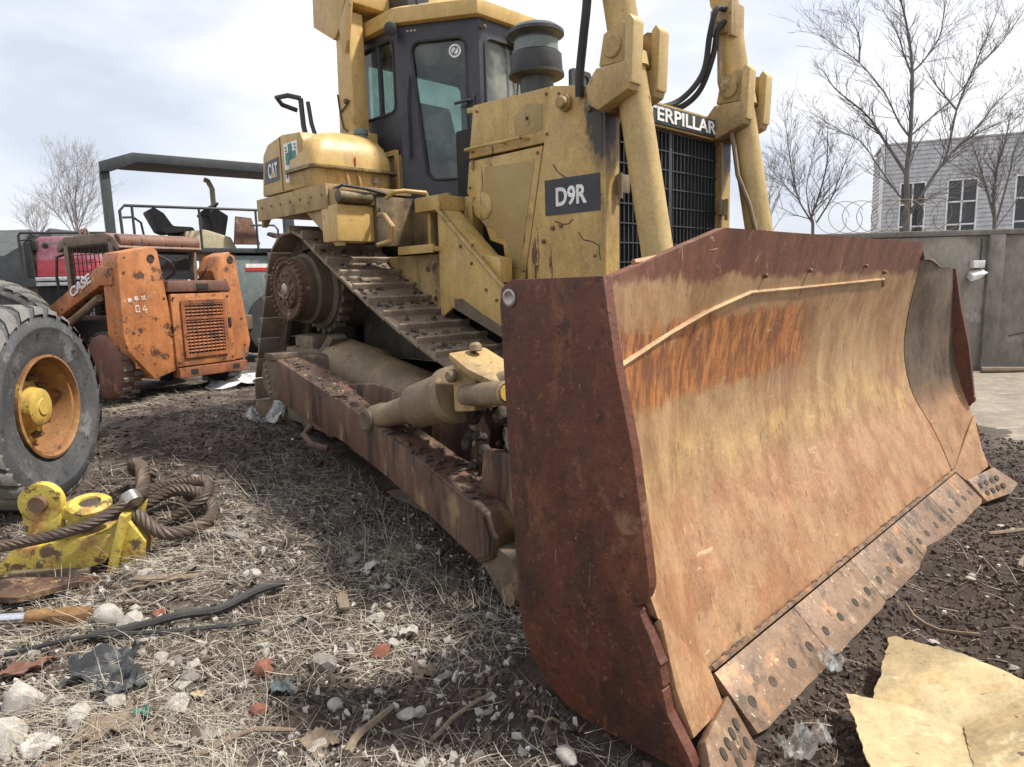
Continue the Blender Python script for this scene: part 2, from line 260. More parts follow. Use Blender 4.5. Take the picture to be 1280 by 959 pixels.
MAT['plate'] = pmat('red_brown_rust_plate', (.115, .036, .017), (.085, .027, .014), [((.05, .02, .013), 2.6, .50, .10, (1, 1, .45)), ((.17, .062, .028), 4, .55, .08, (1, 1, .3)), ((.06, .023, .015), 13, .56, .05, ISO), ((.15, .052, .026), 24, .58, .04, ISO), ((.24, .12, .07), 40, .64, .02, ISO), ((.045, .02, .014), 60, .60, .03, ISO), ((.20, .11, .06), 1.6, .63, .06, ISO), ((.28, .19, .13), 70, .68, .02, (1, 1, .06))], rough=.62, metal=.05, bump=.5, bscale=36)
MAT['edge'] = pmat('polished_cutting_edge', (.22, .14, .088), (.165, .10, .062), [((.36, .19, .09), 4, .53, .12, ISO), ((.37, .27, .17), 5, .57, .12, ISO), ((.10, .065, .042), 8, .54, .08, ISO), ((.07, .05, .038), 3, .55, .1, ISO), ((.42, .33, .23), 30, .62, .03, ISO)], rough=.5, metal=.2, bump=.3, bscale=26)
MAT['wingwear'] = pmat('scoured_wing_plate', (.43, .29, .15), (.35, .21, .10), [((.52, .39, .21), 5, .56, .12, ISO), ((.22, .11, .06), 9, .64, .06, ISO)], rough=.5, metal=.15, bump=.3)
MAT['soil_clod'] = pmat('soil_clod', (.05, .036, .028), (.085, .062, .047), rough=.95, bump=.8)

# ------------------------------------------------------------------ mesh helpers
class B:
    def __init__(s): s.bm = bmesh.new()
    def poly(s, pts, faces):
        vs = [s.bm.verts.new(p) for p in pts]
        fs = []
        for f in faces:
            try: fs.append(s.bm.faces.new([vs[i] for i in f]))
            except ValueError: pass
        return vs, fs
    def box(s, a, c, bev=0.):
        x0, y0, z0 = [min(a[i], c[i]) for i in range(3)]; x1, y1, z1 = [max(a[i], c[i]) for i in range(3)]
        return s.hexa([(x0, y0, z0), (x1, y0, z0), (x1, y1, z0), (x0, y1, z0), (x0, y0, z1), (x1, y0, z1), (x1, y1, z1), (x0, y1, z1)], bev)
    def hexa(s, p, bev=0.):
        vs, fs = s.poly(p, [(0, 3, 2, 1), (4, 5, 6, 7), (0, 1, 5, 4), (1, 2, 6, 5), (2, 3, 7, 6), (3, 0, 4, 7)])
        s._bev(vs, fs, bev); return s
    def _bev(s, vs, fs, bev, seg=2):
        if bev:
            bmesh.ops.recalc_face_normals(s.bm, faces=fs)
            es = list({e for f in fs for e in f.edges})
            bmesh.ops.bevel(s.bm, geom=es, offset=bev, segments=seg, affect='EDGES', profile=.6, clamp_overlap=True)
    def prism(s, pts, vec, bev=0.):
        vec = Vector(vec); n = len(pts); P = [Vector(p) for p in pts]
        vs, fs = s.poly(P + [p + vec for p in P], [tuple(range(n)), tuple(range(2 * n - 1, n - 1, -1))] + [(i, (i + 1) % n, n + (i + 1) % n, n + i) for i in range(n)])
        s._bev(vs, fs, bev); return s
    def lathe(s, c, axis, prof, n=32, caps=True, ref=None):
        """prof: list of (distance along axis, radius)"""
        c = Vector(c); a = Vector(axis).normalized()
        r = Vector(ref) if ref else (Vector((0, 0, 1)) if abs(a.z) < .9 else Vector((1, 0, 0)))
        e1 = a.cross(r).normalized(); e2 = a.cross(e1)
        rings = []
        for h, rad in prof:
            rings.append([s.bm.verts.new(c + a * h + (e1 * math.cos(2 * math.pi * k / n) + e2 * math.sin(2 * math.pi * k / n)) * rad) for k in range(n)])
        for i in range(len(rings) - 1):
            for k in range(n):
                s.bm.faces.new((rings[i][k], rings[i][(k + 1) % n], rings[i + 1][(k + 1) % n], rings[i + 1][k]))
        if caps:
            s.bm.faces.new(rings[0]); s.bm.faces.new(rings[-1])
        return s
    def cyl(s, p0, p1, r0, r1=None, n=16):
        p0 = Vector(p0); p1 = Vector(p1); d = p1 - p0
        return s.lathe(p0, d, [(0, r0), (d.length, r0 if r1 is None else r1)], n)
    def tube(s, pts, r, n=8, caps=True):
        P = [Vector(p) for p in pts]; m = len(P)
        rr = r if isinstance(r, (list, tuple)) else [r] * m
        t0 = (P[1] - P[0]).normalized(); ref = Vector((0, 0, 1)) if abs(t0.z) < .9 else Vector((1, 0, 0))
        e1 = t0.cross(ref).normalized(); rings = []
        for i in range(m):
            t = (P[min(i + 1, m - 1)] - P[max(i - 1, 0)]).normalized()
            e1 = (e1 - t * e1.dot(t)).normalized(); e2 = t.cross(e1)
            rings.append([s.bm.verts.new(P[i] + (e1 * math.cos(2 * math.pi * k / n) + e2 * math.sin(2 * math.pi * k / n)) * rr[i]) for k in range(n)])
        for i in range(m - 1):
            for k in range(n): s.bm.faces.new((rings[i][k], rings[i][(k + 1) % n], rings[i + 1][(k + 1) % n], rings[i + 1][k]))
        if caps: s.bm.faces.new(rings[0]); s.bm.faces.new(rings[-1])
        return s
    def grid(s, P, thick=None):
        """P[i][j] of points; optional solid thickness vector"""
        ni, nj = len(P), len(P[0])
        V = [[s.bm.verts.new(p) for p in row] for row in P]
        for i in range(ni - 1):
            for j in range(nj - 1): s.bm.faces.new((V[i][j], V[i + 1][j], V[i + 1][j + 1], V[i][j + 1]))
        if thick is not None:
            tv = thick if callable(thick) else (lambda i, j: Vector(thick))
            W = [[s.bm.verts.new(Vector(P[i][j]) + tv(i, j)) for j in range(nj)] for i in range(ni)]
            for i in range(ni - 1):
                for j in range(nj - 1): s.bm.faces.new((W[i][j], W[i][j + 1], W[i + 1][j + 1], W[i + 1][j]))
            for i in range(ni - 1):
                for j in (0, nj - 1): s.bm.faces.new((V[i][j], V[i + 1][j], W[i + 1][j], W[i][j]))
            for j in range(nj - 1):
                for i in (0, ni - 1): s.bm.faces.new((V[i][j], V[i][j + 1], W[i][j + 1], W[i][j]))
        return s
    def mesh(s, name, sharp=35):
        bm = s.bm; bmesh.ops.recalc_face_normals(bm, faces=bm.faces)
        ca = math.radians(sharp)
        for f in bm.faces: f.smooth = True
        for e in bm.edges:
            if len(e.link_faces) != 2 or e.calc_face_angle(0) > ca: e.smooth = False
        me = bpy.data.meshes.new(name); bm.to_mesh(me); bm.free(); return me
    def obj(s, name, mat, parent=None, sharp=35):
        return link(name, s.mesh(name, sharp), mat, parent)

def link(name, me, mat=None, parent=None):
    o = bpy.data.objects.new(name, me); col.objects.link(o)
    if parent: o.parent = parent
    if mat is not None and me is not None:
        if not len(me.materials): me.materials.append(MAT[mat] if isinstance(mat, str) else mat)
    return o
def tag(o, label, cat, group=None, kind=None):
    o['label'] = label; o['category'] = cat
    if group: o['group'] = group
    if kind: o['kind'] = kind
    return o
def thing(name, label, cat, loc=(0, 0, 0), rz=0., group=None):
    e = bpy.data.objects.new(name, None); col.objects.link(e); e.location = loc; e.rotation_euler = (0, 0, rz); e.empty_display_size = .2
    return tag(e, label, cat, group)
def text(name, s, mat, parent, origin, xdir, up, width, height, depth=.004, bold=.0):
    cu = bpy.data.curves.new(name, 'FONT'); cu.body = s; cu.extrude = .01; cu.offset = bold; cu.resolution_u = 4
    t = bpy.data.objects.new(name, cu); col.objects.link(t)
    me = bpy.data.meshes.new_from_object(t.evaluated_get(bpy.context.evaluated_depsgraph_get()))
    bpy.data.objects.remove(t); bpy.data.curves.remove(cu)
    co = np.array([v.co[:] for v in me.vertices]); lo = co.min(0); hi = co.max(0)
    xd = Vector(xdir).normalized(); ud = Vector(up).normalized(); nd = xd.cross(ud); O = Vector(origin)
    for v in me.vertices:
        a = (v.co.x - lo[0]) / (hi[0] - lo[0]) * width; b_ = (v.co.y - lo[1]) / (hi[1] - lo[1]) * height; c_ = (v.co.z - lo[2]) / (hi[2] - lo[2]) * depth
        v.co = O + xd * a + ud * b_ + nd * c_
    me.name = name; return link(name, me, mat, parent)

# ------------------------------------------------------------------ the lie of the land
MID = Vector((2.13, 3.567)); ANG = R_(45.849)
LV = Vector((math.sin(ANG), math.cos(ANG))); RV = Vector((-math.cos(ANG), math.sin(ANG)))   # across / rearward of the bulldozer
def sst(x): x = np.clip(x, 0, 1); return x * x * (3 - 2 * x)
_T = rng.random((64, 64))
def vnoise(x, y):
    xi = np.floor(x).astype(int); yi = np.floor(y).astype(int); fx = x - xi; fy = y - yi
    fx = fx * fx * (3 - 2 * fx); fy = fy * fy * (3 - 2 * fy)
    a = _T[xi % 64, yi % 64]; b_ = _T[(xi + 1) % 64, yi % 64]; c_ = _T[xi % 64, (yi + 1) % 64]; d_ = _T[(xi + 1) % 64, (yi + 1) % 64]
    return (a * (1 - fx) + b_ * fx) * (1 - fy) + (c_ * (1 - fx) + d_ * fx) * fy - .5
def uv_of(X, Y):
    dx = X - MID.x; dy = Y - MID.y
    return dx * RV.x + dy * RV.y, dx * LV.x + dy * LV.y
def ground_h(X, Y):
    X = np.asarray(X, float); Y = np.asarray(Y, float)
    u, v = uv_of(X, Y)
    h = -.06 + .46 * sst((u - .4) / 5.4) * (1 - sst((v - .6) / 3.5))
    h = h - .22 * sst((-v - 2.2) / 1.1) * sst((u - 1.2) / 2.5) * (1 - sst((u - 5.2) / 1.6))
    near = 1 - sst((np.hypot(X, Y - 3) - 9) / 10)
    road = sst((X - 3.2) / 2.5)
    rough = near * (1 - .75 * road)
    h = h + rough * (.10 * vnoise(X * 1.1 + 3, Y * 1.1) + .055 * vnoise(X * 3.1, Y * 3.1 + 9) + .030 * vnoise(X * 8.3 + 5, Y * 8.3) + .016 * vnoise(X * 19, Y * 19 + 2))
    h = h + .035 * sst((X - 4) / 3) * vnoise(X * .9, Y * .9) - .05 * np.exp(-((u + .25) / .35) ** 2) * (np.abs(v) < 2.6)
    h = h + .09 * np.exp(-((u - 4.6) / 1.0) ** 2 - ((v + 1.75) / .4) ** 2)
    return h
def gz(x, y): return float(ground_h(x, y))

def axis_vals(lo, hi, c0, c1, fine, grow):
    v = list(np.arange(c0, c1, fine)); s = fine; x = v[-1]
    while x < hi: s *= grow; x += s; v.append(x)
    s = fine; x = c0
    while x > lo: s *= grow; x -= s; v.insert(0, x)
    return np.array(v)
def grid_mesh(name, xs, ys, zf, mat):
    X, Y = np.meshgrid(xs, ys); Z = zf(X, Y); nx, ny = len(xs), len(ys)
    co = np.stack([X, Y, Z], -1).reshape(-1, 3)
    i = np.arange(nx * ny).reshape(ny, nx); q = np.stack([i[:-1, :-1], i[:-1, 1:], i[1:, 1:], i[1:, :-1]], -1).reshape(-1, 4)
    return raw_mesh(name, co, q, mat)
def raw_mesh(name, co, quads, mat, smooth=True, parent=None):
    me = bpy.data.meshes.new(name); n = quads.shape[1]
    me.vertices.add(len(co)); me.vertices.foreach_set('co', co.astype(np.float32).ravel())
    me.loops.add(quads.size); me.loops.foreach_set('vertex_index', quads.astype(np.int32).ravel())
    me.polygons.add(len(quads)); me.polygons.foreach_set('loop_start', np.arange(0, quads.size, n, dtype=np.int32))
    me.update(calc_edges=True); me.validate()
    me.polygons.foreach_set('use_smooth', np.full(len(me.polygons), smooth))
    return link(name, me, mat, parent)

def soil():
    m, nt, b = node_mat('yard_soil')
    t = nt.nodes.new('ShaderNodeTexCoord'); s = nt.nodes.new('ShaderNodeSeparateXYZ'); nt.links.new(t.outputs['Object'], s.inputs[0])
    n_big = noise_f(nt, .9, 7, .6); n_mid = noise_f(nt, 5, 9, .7); n_fine = noise_f(nt, 38, 9, .75)
    c = mix_c(nt, ramp_f(nt, n_mid, .35, .65), (.036, .024, .018), (.070, .049, .037))
    # dry litter colour where the straw grows, left of the tracks
    lit = ramp_f(nt, math_f(nt, 'ADD', math_f(nt, 'ADD', s.outputs['X'], math_f(nt, 'MULTIPLY', s.outputs['Y'], .25)), math_f(nt, 'MULTIPLY', math_f(nt, 'SUBTRACT', n_big, .5), 2.6)), -.6, .9, True)
    c = mix_c(nt, math_f(nt, 'MULTIPLY', lit, ramp_f(nt, n_mid, .42, .62)), c, (.125, .10, .08))
    # the beaten road to the right and behind
    rd = ramp_f(nt, math_f(nt, 'ADD', s.outputs['X'], math_f(nt, 'MULTIPLY', math_f(nt, 'SUBTRACT', n_big, .5), 3.0)), 4.2, 6.0)
    c = mix_c(nt, rd, c, mix_c(nt, ramp_f(nt, n_mid, .4, .6), (.24, .20, .155), (.17, .14, .108)))
    c = mix_c(nt, ramp_f(nt, n_fine, .62, .72), c, (.30, .26, .21))
    c = mix_c(nt, ramp_f(nt, noise_f(nt, 90, 6, .7), .3, .42, True), c, (.018, .013, .011))
    finish(nt, b, c, .92, 0, .9, 45, .06, bdist=.03)
    return m
MAT['soil'] = soil()
gx = axis_vals(-420, 420, -4.6, 4.2, .04, 1.07); gy = axis_vals(-30, 700, 1.2, 8.0, .04, 1.06)
g_ob = grid_mesh('ground', gx, gy, ground_h, 'soil'); g_ob['kind'] = 'structure'

MAT['road'] = pmat('beaten_dirt_road', (.25, .21, .165), (.19, .158, .122), [((.31, .27, .22), 2.5, .55, .14, (.35, 1.6, 1)), ((.10, .078, .06), 4, .62, .1, (.3, 1.6, 1)), ((.38, .35, .31), 40, .68, .04, ISO)], rough=.92, bump=.6, bscale=20, bdist=.02)
rxs = np.arange(4.2, 30, .25); rys = np.arange(5.6, 10.85, .12)
def road_h(X, Y):
    e = np.minimum(np.minimum(sst((X - 4.2 - .8 * vnoise(Y * 1.3, Y * 0)) / 1.4), sst((Y - 5.7 - .9 * vnoise(X * .8, X * 0 + 4)) / .8)), sst((10.85 - Y) / .3))
    return ground_h(X, Y) - .04 + .065 * e
r_ob = grid_mesh('road', rxs, rys, road_h, 'road'); r_ob['kind'] = 'structure'

# ================================================================== BULLDOZER  (u = metres behind the blade, v = across, z = up)
def D(u, v, z): return Vector((-u, v, z))
dz = thing('bulldozer', 'large mustard yellow crawler bulldozer with a wide rusty blade', 'bulldozer', (MID.x, MID.y, 0), -ANG)

# ---------------- blade
def interp(tab, z):
    for (z0, u0), (z1, u1) in zip(tab, tab[1:]):
        if z <= z1:
            t = (z - z0) / (z1 - z0); return u0 + (u1 - u0) * t
    return tab[-1][1]
def smooth_curve(tab, n):
    """Catmull-Rom resample of (u, z) points"""
    P = [Vector((a, b_, 0)) for a, b_ in tab]; P = [2 * P[0] - P[1]] + P + [2 * P[-1] - P[-2]]; out = []
    m_ = len(P) - 3
    for k in range(n + 1):
        s = k / n * m_; i = min(int(s), m_ - 1); t = s - i; p0, p1, p2, p3 = P[i:i + 4]
        q = .5 * ((2 * p1) + (p2 - p0) * t + (2 * p0 - 5 * p1 + 4 * p2 - p3) * t * t + (3 * p1 - p0 - 3 * p2 + p3) * t ** 3)
        out.append((q.x, q.y))
    return out
CENTRE = smooth_curve([(.15, .09), (.28, .42), (.40, .70), (.455, 1.02), (.44, 1.28), (.375, 1.58), (.325, 1.80)], 22)
WING_END = smooth_curve([(.125, .47), (.205, .66), (.262, .86), (.292, 1.06), (.305, 1.24), (.312, 1.43), (.325, 1.605)], 22)
def seam_v(k):                      # where centre panel and wing meet, wider towards the bottom
    t = k / 22; return 1.80 - .26 * sst(np.array(t / .5)).item() - .13 * sst(np.array((t - .6) / .4)).item()
bd = B()
rows = []
NV = 26
for k in range(23):
    u0, z0 = CENTRE[k]; sv = seam_v(k); row = []
    for j in range(NV + 1):
        v = -sv + 2 * sv * j / NV
        dent = .012 * float(vnoise(np.array(v * 2.2 + 7), np.array(z0 * 2.2))) * (0 if k in (0, 22) else 1)
        row.append(D(u0 + dent, v, z0))
    rows.append(row)
bd.grid(rows, thick=lambda i, j: Vector((-.045, 0, 0)))
blade = bd.obj('blade', 'blade', dz, 60); blade['label'] = 'rusty curved dozer blade with orange and tan wear bands'
for sgn in (-1, 1):
    P = []
    for k in range(23):
        u0, z0 = CENTRE[k]; u1, z1 = WING_END[k]; row = []
        if sgn > 0 and k > 19: z1 -= 0.0
        for j in range(9):
            t = j / 8; dent = (.02 * float(vnoise(np.array(t * 3 + 2.), np.array(z0 * 2.5 + 4))) if sgn > 0 and 0 < j < 8 else 0)
            zz = z0 + (z1 - z0) * t
            if sgn > 0 and k == 22: zz = z0 - .12 + (z1 - z0 + .12) * t + (.012 * math.sin(t * 9))
            row.append(D(u0 + (u1 - u0) * t + dent - .004, sgn * (seam_v(k) + .002 + (2.196 - seam_v(k)) * t), zz))
        P.append(row)
    w = B(); w.grid(P, thick=lambda i, j: Vector((-.045, 0, 0)))
    w = w.obj('wing_panel', 'blade' if sgn < 0 else 'blade_shade_soot', blade, 60)
    if sgn > 0: w['label'] = 'wing panel of the blade with shade and soot painted in dark'
# end plates: flat, thick, with a chewed lower front edge
def plate_outline(sgn):
    fr = [(.305, 1.615), (.255, 1.32), (.19, 1.05), (.15, .80), (.125, .63)]
    zc = .62; k = 0
    while zc > .20:                                                  # torn, uneven worn edge
        base = .125 - (.62 - zc) * .16 if zc < .42 else .125 + .012 * math.sin(zc * 40)
        base += .028 * sst(np.array((.60 - zc) / .1)).item() * (1 - sst(np.array((.46 - zc) / .1)).item())
        fr.append((base + random.choice((-.006, -.002, 0, .003, .004, .012)) + random.uniform(-.003, .003), zc)); zc -= random.choice((.006, .01, .014, .03, .045))
    fr += [(.05, .17), (-.03, .06), (-.05, .02), (-.03, -.01), (.39, -.02)]
    arc = [(.39 + .35 * math.sin(a), .33 - .35 * math.cos(a)) for a in [R_(q) for q in (20, 38, 56, 72, 86)]]
    rear = arc + [(.775, .95), (.80, 1.52), (.79, 1.575), (.765, 1.60), (.73, 1.612)]
    return fr + rear
for sgn in (-1, 1):
    o = plate_outline(sgn); e = B()
    e.prism([D(a, sgn * 2.2, b_) for a, b_ in o], (0, sgn * .045, 0), .006)
    pl = e.obj('end_plate', 'plate', blade, 30); pl['label'] = 'dark red brown rusted end plate of the blade'
    h = B(); h.lathe(D(.745, sgn * 2.246, 1.545), (0, sgn, 0), [(-.002, .034), (.004, .034), (.006, .026), (.003, .02)], 20); h.obj('lifting_eye', 'steel', blade)
# wing wear plates (pale scoured) below the seam and the end bits with their holes
for sgn in (-1, 1):
    q = [D(.150, sgn * 1.81, .09), D(.124, sgn * 2.192, .46), D(.06, sgn * 2.192, .22), D(.0, sgn * 2.18, .07), D(.06, sgn * 1.86, -.0)]
    wv = B(); wv.prism([p + Vector((.012, 0, .012)) for p in q], (-.03, 0, -.03), .006); wv.obj('wing_wear_plate', 'blade', blade)
    E0 = [D(.07, sgn * 1.83, .03), D(-.03, sgn * 2.17, .075), D(-.17, sgn * 2.31, -.06), D(-.16, sgn * 2.12, -.095), D(-.06, sgn * 1.845, -.115)]
    eb = B(); eb.prism([p + Vector((.018, 0, .01)) for p in E0], (-.035, 0, -.035), .006); bit = eb.obj('end_bit', 'edge', blade)
    n_ = ((E0[1] - E0[0]).cross(E0[4] - E0[0])).normalized(); n_ = n_ if n_.z > 0 else -n_
    for a in range(4):
        for b2 in range(2):
            s1 = .2 + .2 * a; s2 = .38 + .34 * b2
            top = E0[0].lerp(E0[1], s1); bot = E0[4].lerp(E0[3].lerp(E0[2], .35), s1); c_ = top.lerp(bot, s2) + Vector((.018, 0, .01)) + n_ * .0035
            hb = B(); hb.lathe(c_, n_, [(-.004, .021), (.002, .021), (.001, .016)], 14); hb.obj('bolt_hole', 'grime', blade)
# cutting edge: bolted segments along the bottom
NSEG = 5; SV = 1.80
for i in range(NSEG):
    v0 = -SV + 2 * SV * i / NSEG + .0015; v1 = -SV + 2 * SV * (i + 1) / NSEG - .0015
    top = D(.135, 0, .075); bot = D(-.055, 0, -.105); jit = random.uniform(-.0015, .0015)
    n_ = Vector((bot - top)).cross(Vector((0, 1, 0))).normalized(); n_ = n_ if n_.z > 0 else -n_
    pts = [top + Vector((0, v0, 0)), top + Vector((0, v1, 0))]
    m_ = 10
    low = []
    for k in range(m_ + 1):
        v = v1 + (v0 - v1) * k / m_; low.append(bot + Vector((-.004 * random.random(), v, .005 * random.random())) - (bot - top) * (.05 if k in (0, m_) else 0))
    ce = B(); ce.prism([p + n_ * (.016 + jit) for p in pts + low], -n_ * .038, .003); ce.obj('cutting_edge', 'edge', blade)
    for k in range(4):
        v = v0 + (v1 - v0) * (k + .5) / 4 + random.uniform(-.01, .01)
        c_ = top.lerp(bot, .60) + Vector((0, v, 0)) + n_ * (.017 + jit)
        hb = B(); hb.lathe(c_, n_, [(-.006, .022), (.0025, .022), (.001, .016)], 16); hb.obj('bolt_hole', 'grime', blade)
# caked soil line and weld above the edge, the welded rib on the face
sb = B()
for k in range(90):
    v = -1.80 + 3.6 * k / 89
    if random.random() < .8:
        p = D(.152, v, .092) + Vector((.012, 0, .006)); r = random.uniform(.008, .019)
        sb.lathe(p, (0, 1, 0), [(-.03, r * .4), (-.01, r), (.012, r * .9), (.03, r * .3)], 6)
s_ = sb.obj('soil_bead', 'soil_clod', blade); s_['kind'] = 'stuff'
wb = B(); wb.tube([D(.145, -1.80, .10) + Vector((.01, 0, 0)), D(.145, 1.80, .10) + Vector((.01, 0, 0))], .012, 6); wb.obj('edge_weld', 'edge', blade)
def on_face(v, z, off):
    sv = 1.45; u = None
    zs = [c[1] for c in CENTRE]
    for (ua, za), (ub, zb) in zip(CENTRE, CENTRE[1:]):
        if za <= z <= zb: u = ua + (ub - ua) * (z - za) / (zb - za)
    if u is None: u = CENTRE[-1][0]
    if abs(v) > sv:
        for (ua, za), (ub, zb) in zip(WING_END, WING_END[1:]):
            if za <= z <= zb: u2 = ua + (ub - ua) * (z - za) / (zb - za); t = (abs(v) - sv) / (2.2 - sv); u = u + (u2 - u) * t
    return D(u - off, v, z)
rib = [(-2.17, 1.30), (-1.75, 1.385), (-1.4, 1.455), (-1.05, 1.525), (-.55, 1.532), (0, 1.542), (.45, 1.55), (.76, 1.555), (.80, 1.51)]
rb = B(); rb.tube([on_face(v, z, .001) for v, z in rib], [.014, .013, .012, .012, .010, .010, .011, .010, .007], 6); rb.obj('welded_rib', 'wingwear', blade)
for v, z in ((-.95, 1.60), (-.45, 1.62), (.35, 1.64), (.72, 1.60)):
    k_ = B(); k_.lathe(on_face(v, z, 0), (1, 0, 0), [(-.01, .012), (.014, .011), (.02, .006)], 8); k_.obj('weld_stub', 'bolt', blade)
# gouge along the near top corner
gg = B(); gg.tube([on_face(-2.0, 1.66, -.002), on_face(-1.7, 1.69, .002), on_face(-1.45, 1.715, .0)], [.012, .02, .008], 6); gg.obj('bent_lip', 'wingwear', blade)
# back stiffening of the blade
bk = B(); bk.box(D(.46, -1.75, .25), D(.78, 1.75, .55), .02).box(D(.53, -1.5, 1.0), D(.72, 1.5, 1.45), .02); bk.obj('back_frame', 'plate', blade)

# ---------------- radiator guard and hood
W = .75
def side_quad(pts, v, th): return [D(a, v, b_) for a, b_ in pts]
gd = B()
for sgn in (-1, 1):
    gd.prism([D(a, sgn * W, b_) for a, b_ in [(1.47, 1.15), (1.47, 2.69), (1.50, 2.725), (1.86, 2.80), (2.11, 1.72), (2.11, 1.15)]], (0, -sgn * .10, 0), .012)
gd.prism([D(1.485, -.66, 2.70), D(1.865, -.66, 2.80), D(1.865, .66, 2.80), D(1.485, .66, 2.70)], (0, 0, -.05), .01)
gd.obj('radiator_guard', 'guard', dz)
# front surround with rounded opening
def rrect(v0, v1, z0, z1, r, n=6):
    out = []
    for cx_, cz_, a0 in ((v1 - r, z1 - r, 0), (v0 + r, z1 - r, 90), (v0 + r, z0 + r, 180), (v1 - r, z0 + r, 270)):
        for k in range(n + 1):
            a = R_(a0 + 90 * k / n); out.append((cx_ + r * math.cos(a), cz_ + r * math.sin(a)))
    return out
def frame_mesh(bb, outer, inner, put, vec):
    """ring between two outlines of equal length, extruded by vec"""
    n = len(outer); vec = Vector(vec)
    o = [bb.bm.verts.new(put(p)) for p in outer]; i_ = [bb.bm.verts.new(put(p)) for p in inner]
    o2 = [bb.bm.verts.new(put(p) + vec) for p in outer]; i2 = [bb.bm.verts.new(put(p) + vec) for p in inner]
    for k in range(n):
        j = (k + 1) % n
        bb.bm.faces.new((o[k], o[j], i_[j], i_[k])); bb.bm.faces.new((o2[k], i2[k], i2[j], o2[j]))
        bb.bm.faces.new((o[k], o2[k], o2[j], o[j])); bb.bm.faces.new((i_[k], i_[j], i2[j], i2[k]))
    return bb
sf = B(); frame_mesh(sf, rrect(-.745, .745, 1.16, 2.705, .05), rrect(-.615, .615, 1.2, 2.56, .07), lambda p: D(1.45, p[0], p[1]), (-.07, 0, 0)); sf.obj('grille_surround', 'guard', dz)
co = B(); co.box(D(1.53, -.66, 1.18), D(1.60, .66, 2.6)); co.obj('radiator_core', 'core', dz)
gr = B()
for k in range(27):
    v = -.60 + 1.20 * k / 26
    if k == 13: gr.box(D(1.485, v - .018, 1.2), D(1.515, v + .018, 2.56))
    else: gr.box(D(1.492, v - .004, 1.2), D(1.512, v + .004, 2.56))
for k in range(12):
    z = 1.23 + k * .12; gr.box(D(1.487, -.615, z - .004), D(1.4915, .615, z + .004))
g_ = gr.obj('radiator_grille', 'plastic_black', dz); g_['kind'] = 'stuff'
sg = B(); sg.box(D(1.432, -.615, 2.572), D(1.449, .60, 2.688), .004); sg.obj('name_board', 'decal_green', dz)
text('brand_lettering', 'CATERPILLAR', 'white', dz, D(1.431, -.60, 2.588), (0, 1, 0), (0, 0, 1), 1.09, .086, .004, .02)
for sgn, z in ((-1, 2.17), (1, 2.10)):
    hg = B(); hg.box(D(1.415, sgn * .60 - .05, z - .055), D(1.448, sgn * .60 + .05, z + .055), .008); hg.cyl(D(1.42, sgn * .64, z - .09), D(1.42, sgn * .64, z + .06), .014); hg.obj('hinge', 'bronze', dz)
hd = B(); hd.prism([D(1.86, -W + .03, 2.79), D(2.7, -W + .03, 2.835), D(2.7, W - .03, 2.835), D(1.86, W - .03, 2.79)], (0, 0, -.04), .01); hd.obj('hood_top', 'yellow', dz)
# side door panels (near side both with recessed pressed mesh)
for sgn in (-1, 1):
    up = B(); up.prism([D(a, sgn * (W - .004), b_) for a, b_ in [(1.872, 2.472), (1.868, 2.80), (2.60, 2.83), (2.665, 2.48)]], (0, -sgn * .05, 0), .008); u_ = up.obj('upper_engine_door', 'yellow', dz)
    for a, c_ in (((1.94, 2.55), (2.20, 2.74)), ((2.26, 2.55), (2.53, 2.76))):
        q = B(); q.prism([D(x, sgn * (W - .001), y) for x, y in [(a[0], a[1]), (a[0], c_[1] - .03), (c_[0] - .12, c_[1]), (c_[0], c_[1] - .06), (c_[0], a[1])]], (0, -sgn * .02, 0), .004); q.obj('pressed_panel', 'mesh_panel' if a[0] < 2 else 'yellow', u_)
    lo = B(); lo.prism([D(a, sgn * (W - .004), b_) for a, b_ in [(1.95, 2.46), (2.665, 2.46), (2.70, 2.25), (2.52, 2.02), (2.47, 1.9), (2.34, 1.86), (2.30, 1.62), (2.14, 1.62)]], (0, -sgn * .05, 0), .008); l_ = lo.obj('engine_door', 'yellow', dz)
    q = B(); q.prism([D(a, sgn * (W + .001), b_) for a, b_ in [(2.02, 2.38), (2.50, 2.40), (2.51, 2.26), (2.58, 2.20), (2.58, 2.07), (2.50, 1.99), (2.42, 1.99), (2.40, 1.92), (2.31, 1.90), (2.24, 1.70), (2.18, 1.70)]], (0, -sgn * .02, 0), .005); q.obj('pressed_panel', 'mesh_panel', l_)
    q = B(); q.lathe(D(2.525, sgn * (W - .01), 2.14), (0, sgn, 0), [(0, .095), (.018, .093), (.026, .08)], 24); q.obj('round_cover', 'yellow', l_)
    rl = B(); rl.tube([D(2.64, sgn * .755, 2.525), D(2.635, sgn * .80, 2.53), D(2.56, sgn * .805, 2.53), D(2.12, sgn * .805, 2.522), D(2.08, sgn * .80, 2.522), D(2.07, sgn * .755, 2.522)], .012, 8); rl.tube([D(2.27, sgn * .755, 2.522), D(2.27, sgn * .803, 2.522)], .009, 6); rl.obj('grab_rail', 'yellow', dz)
    kb = B(); kb.prism([D(a, sgn * (W + .002), b_) for a, b_ in rrect(2.055, 2.10, 2.60, 2.68, .018)], (0, -sgn * .01, 0)); kb.obj('latch_plate', 'yellow_dusty', u_)
    kb = B(); kb.lathe(D(2.075, sgn * (W + .002), 2.645), (0, sgn, 0), [(0, .012), (.003, .012)], 12); kb.obj('latch_hole', 'dark', u_)
    # filler plug on the guard side
    fp = B(); fp.lathe(D(1.74, sgn * W, 2.67), (0, sgn, 0), [(0, .05), (.03, .048), (.03, .036), (.065, .036), (.07, .03)], 12); fp.obj('filler_plug', 'yellow_dusty', dz)
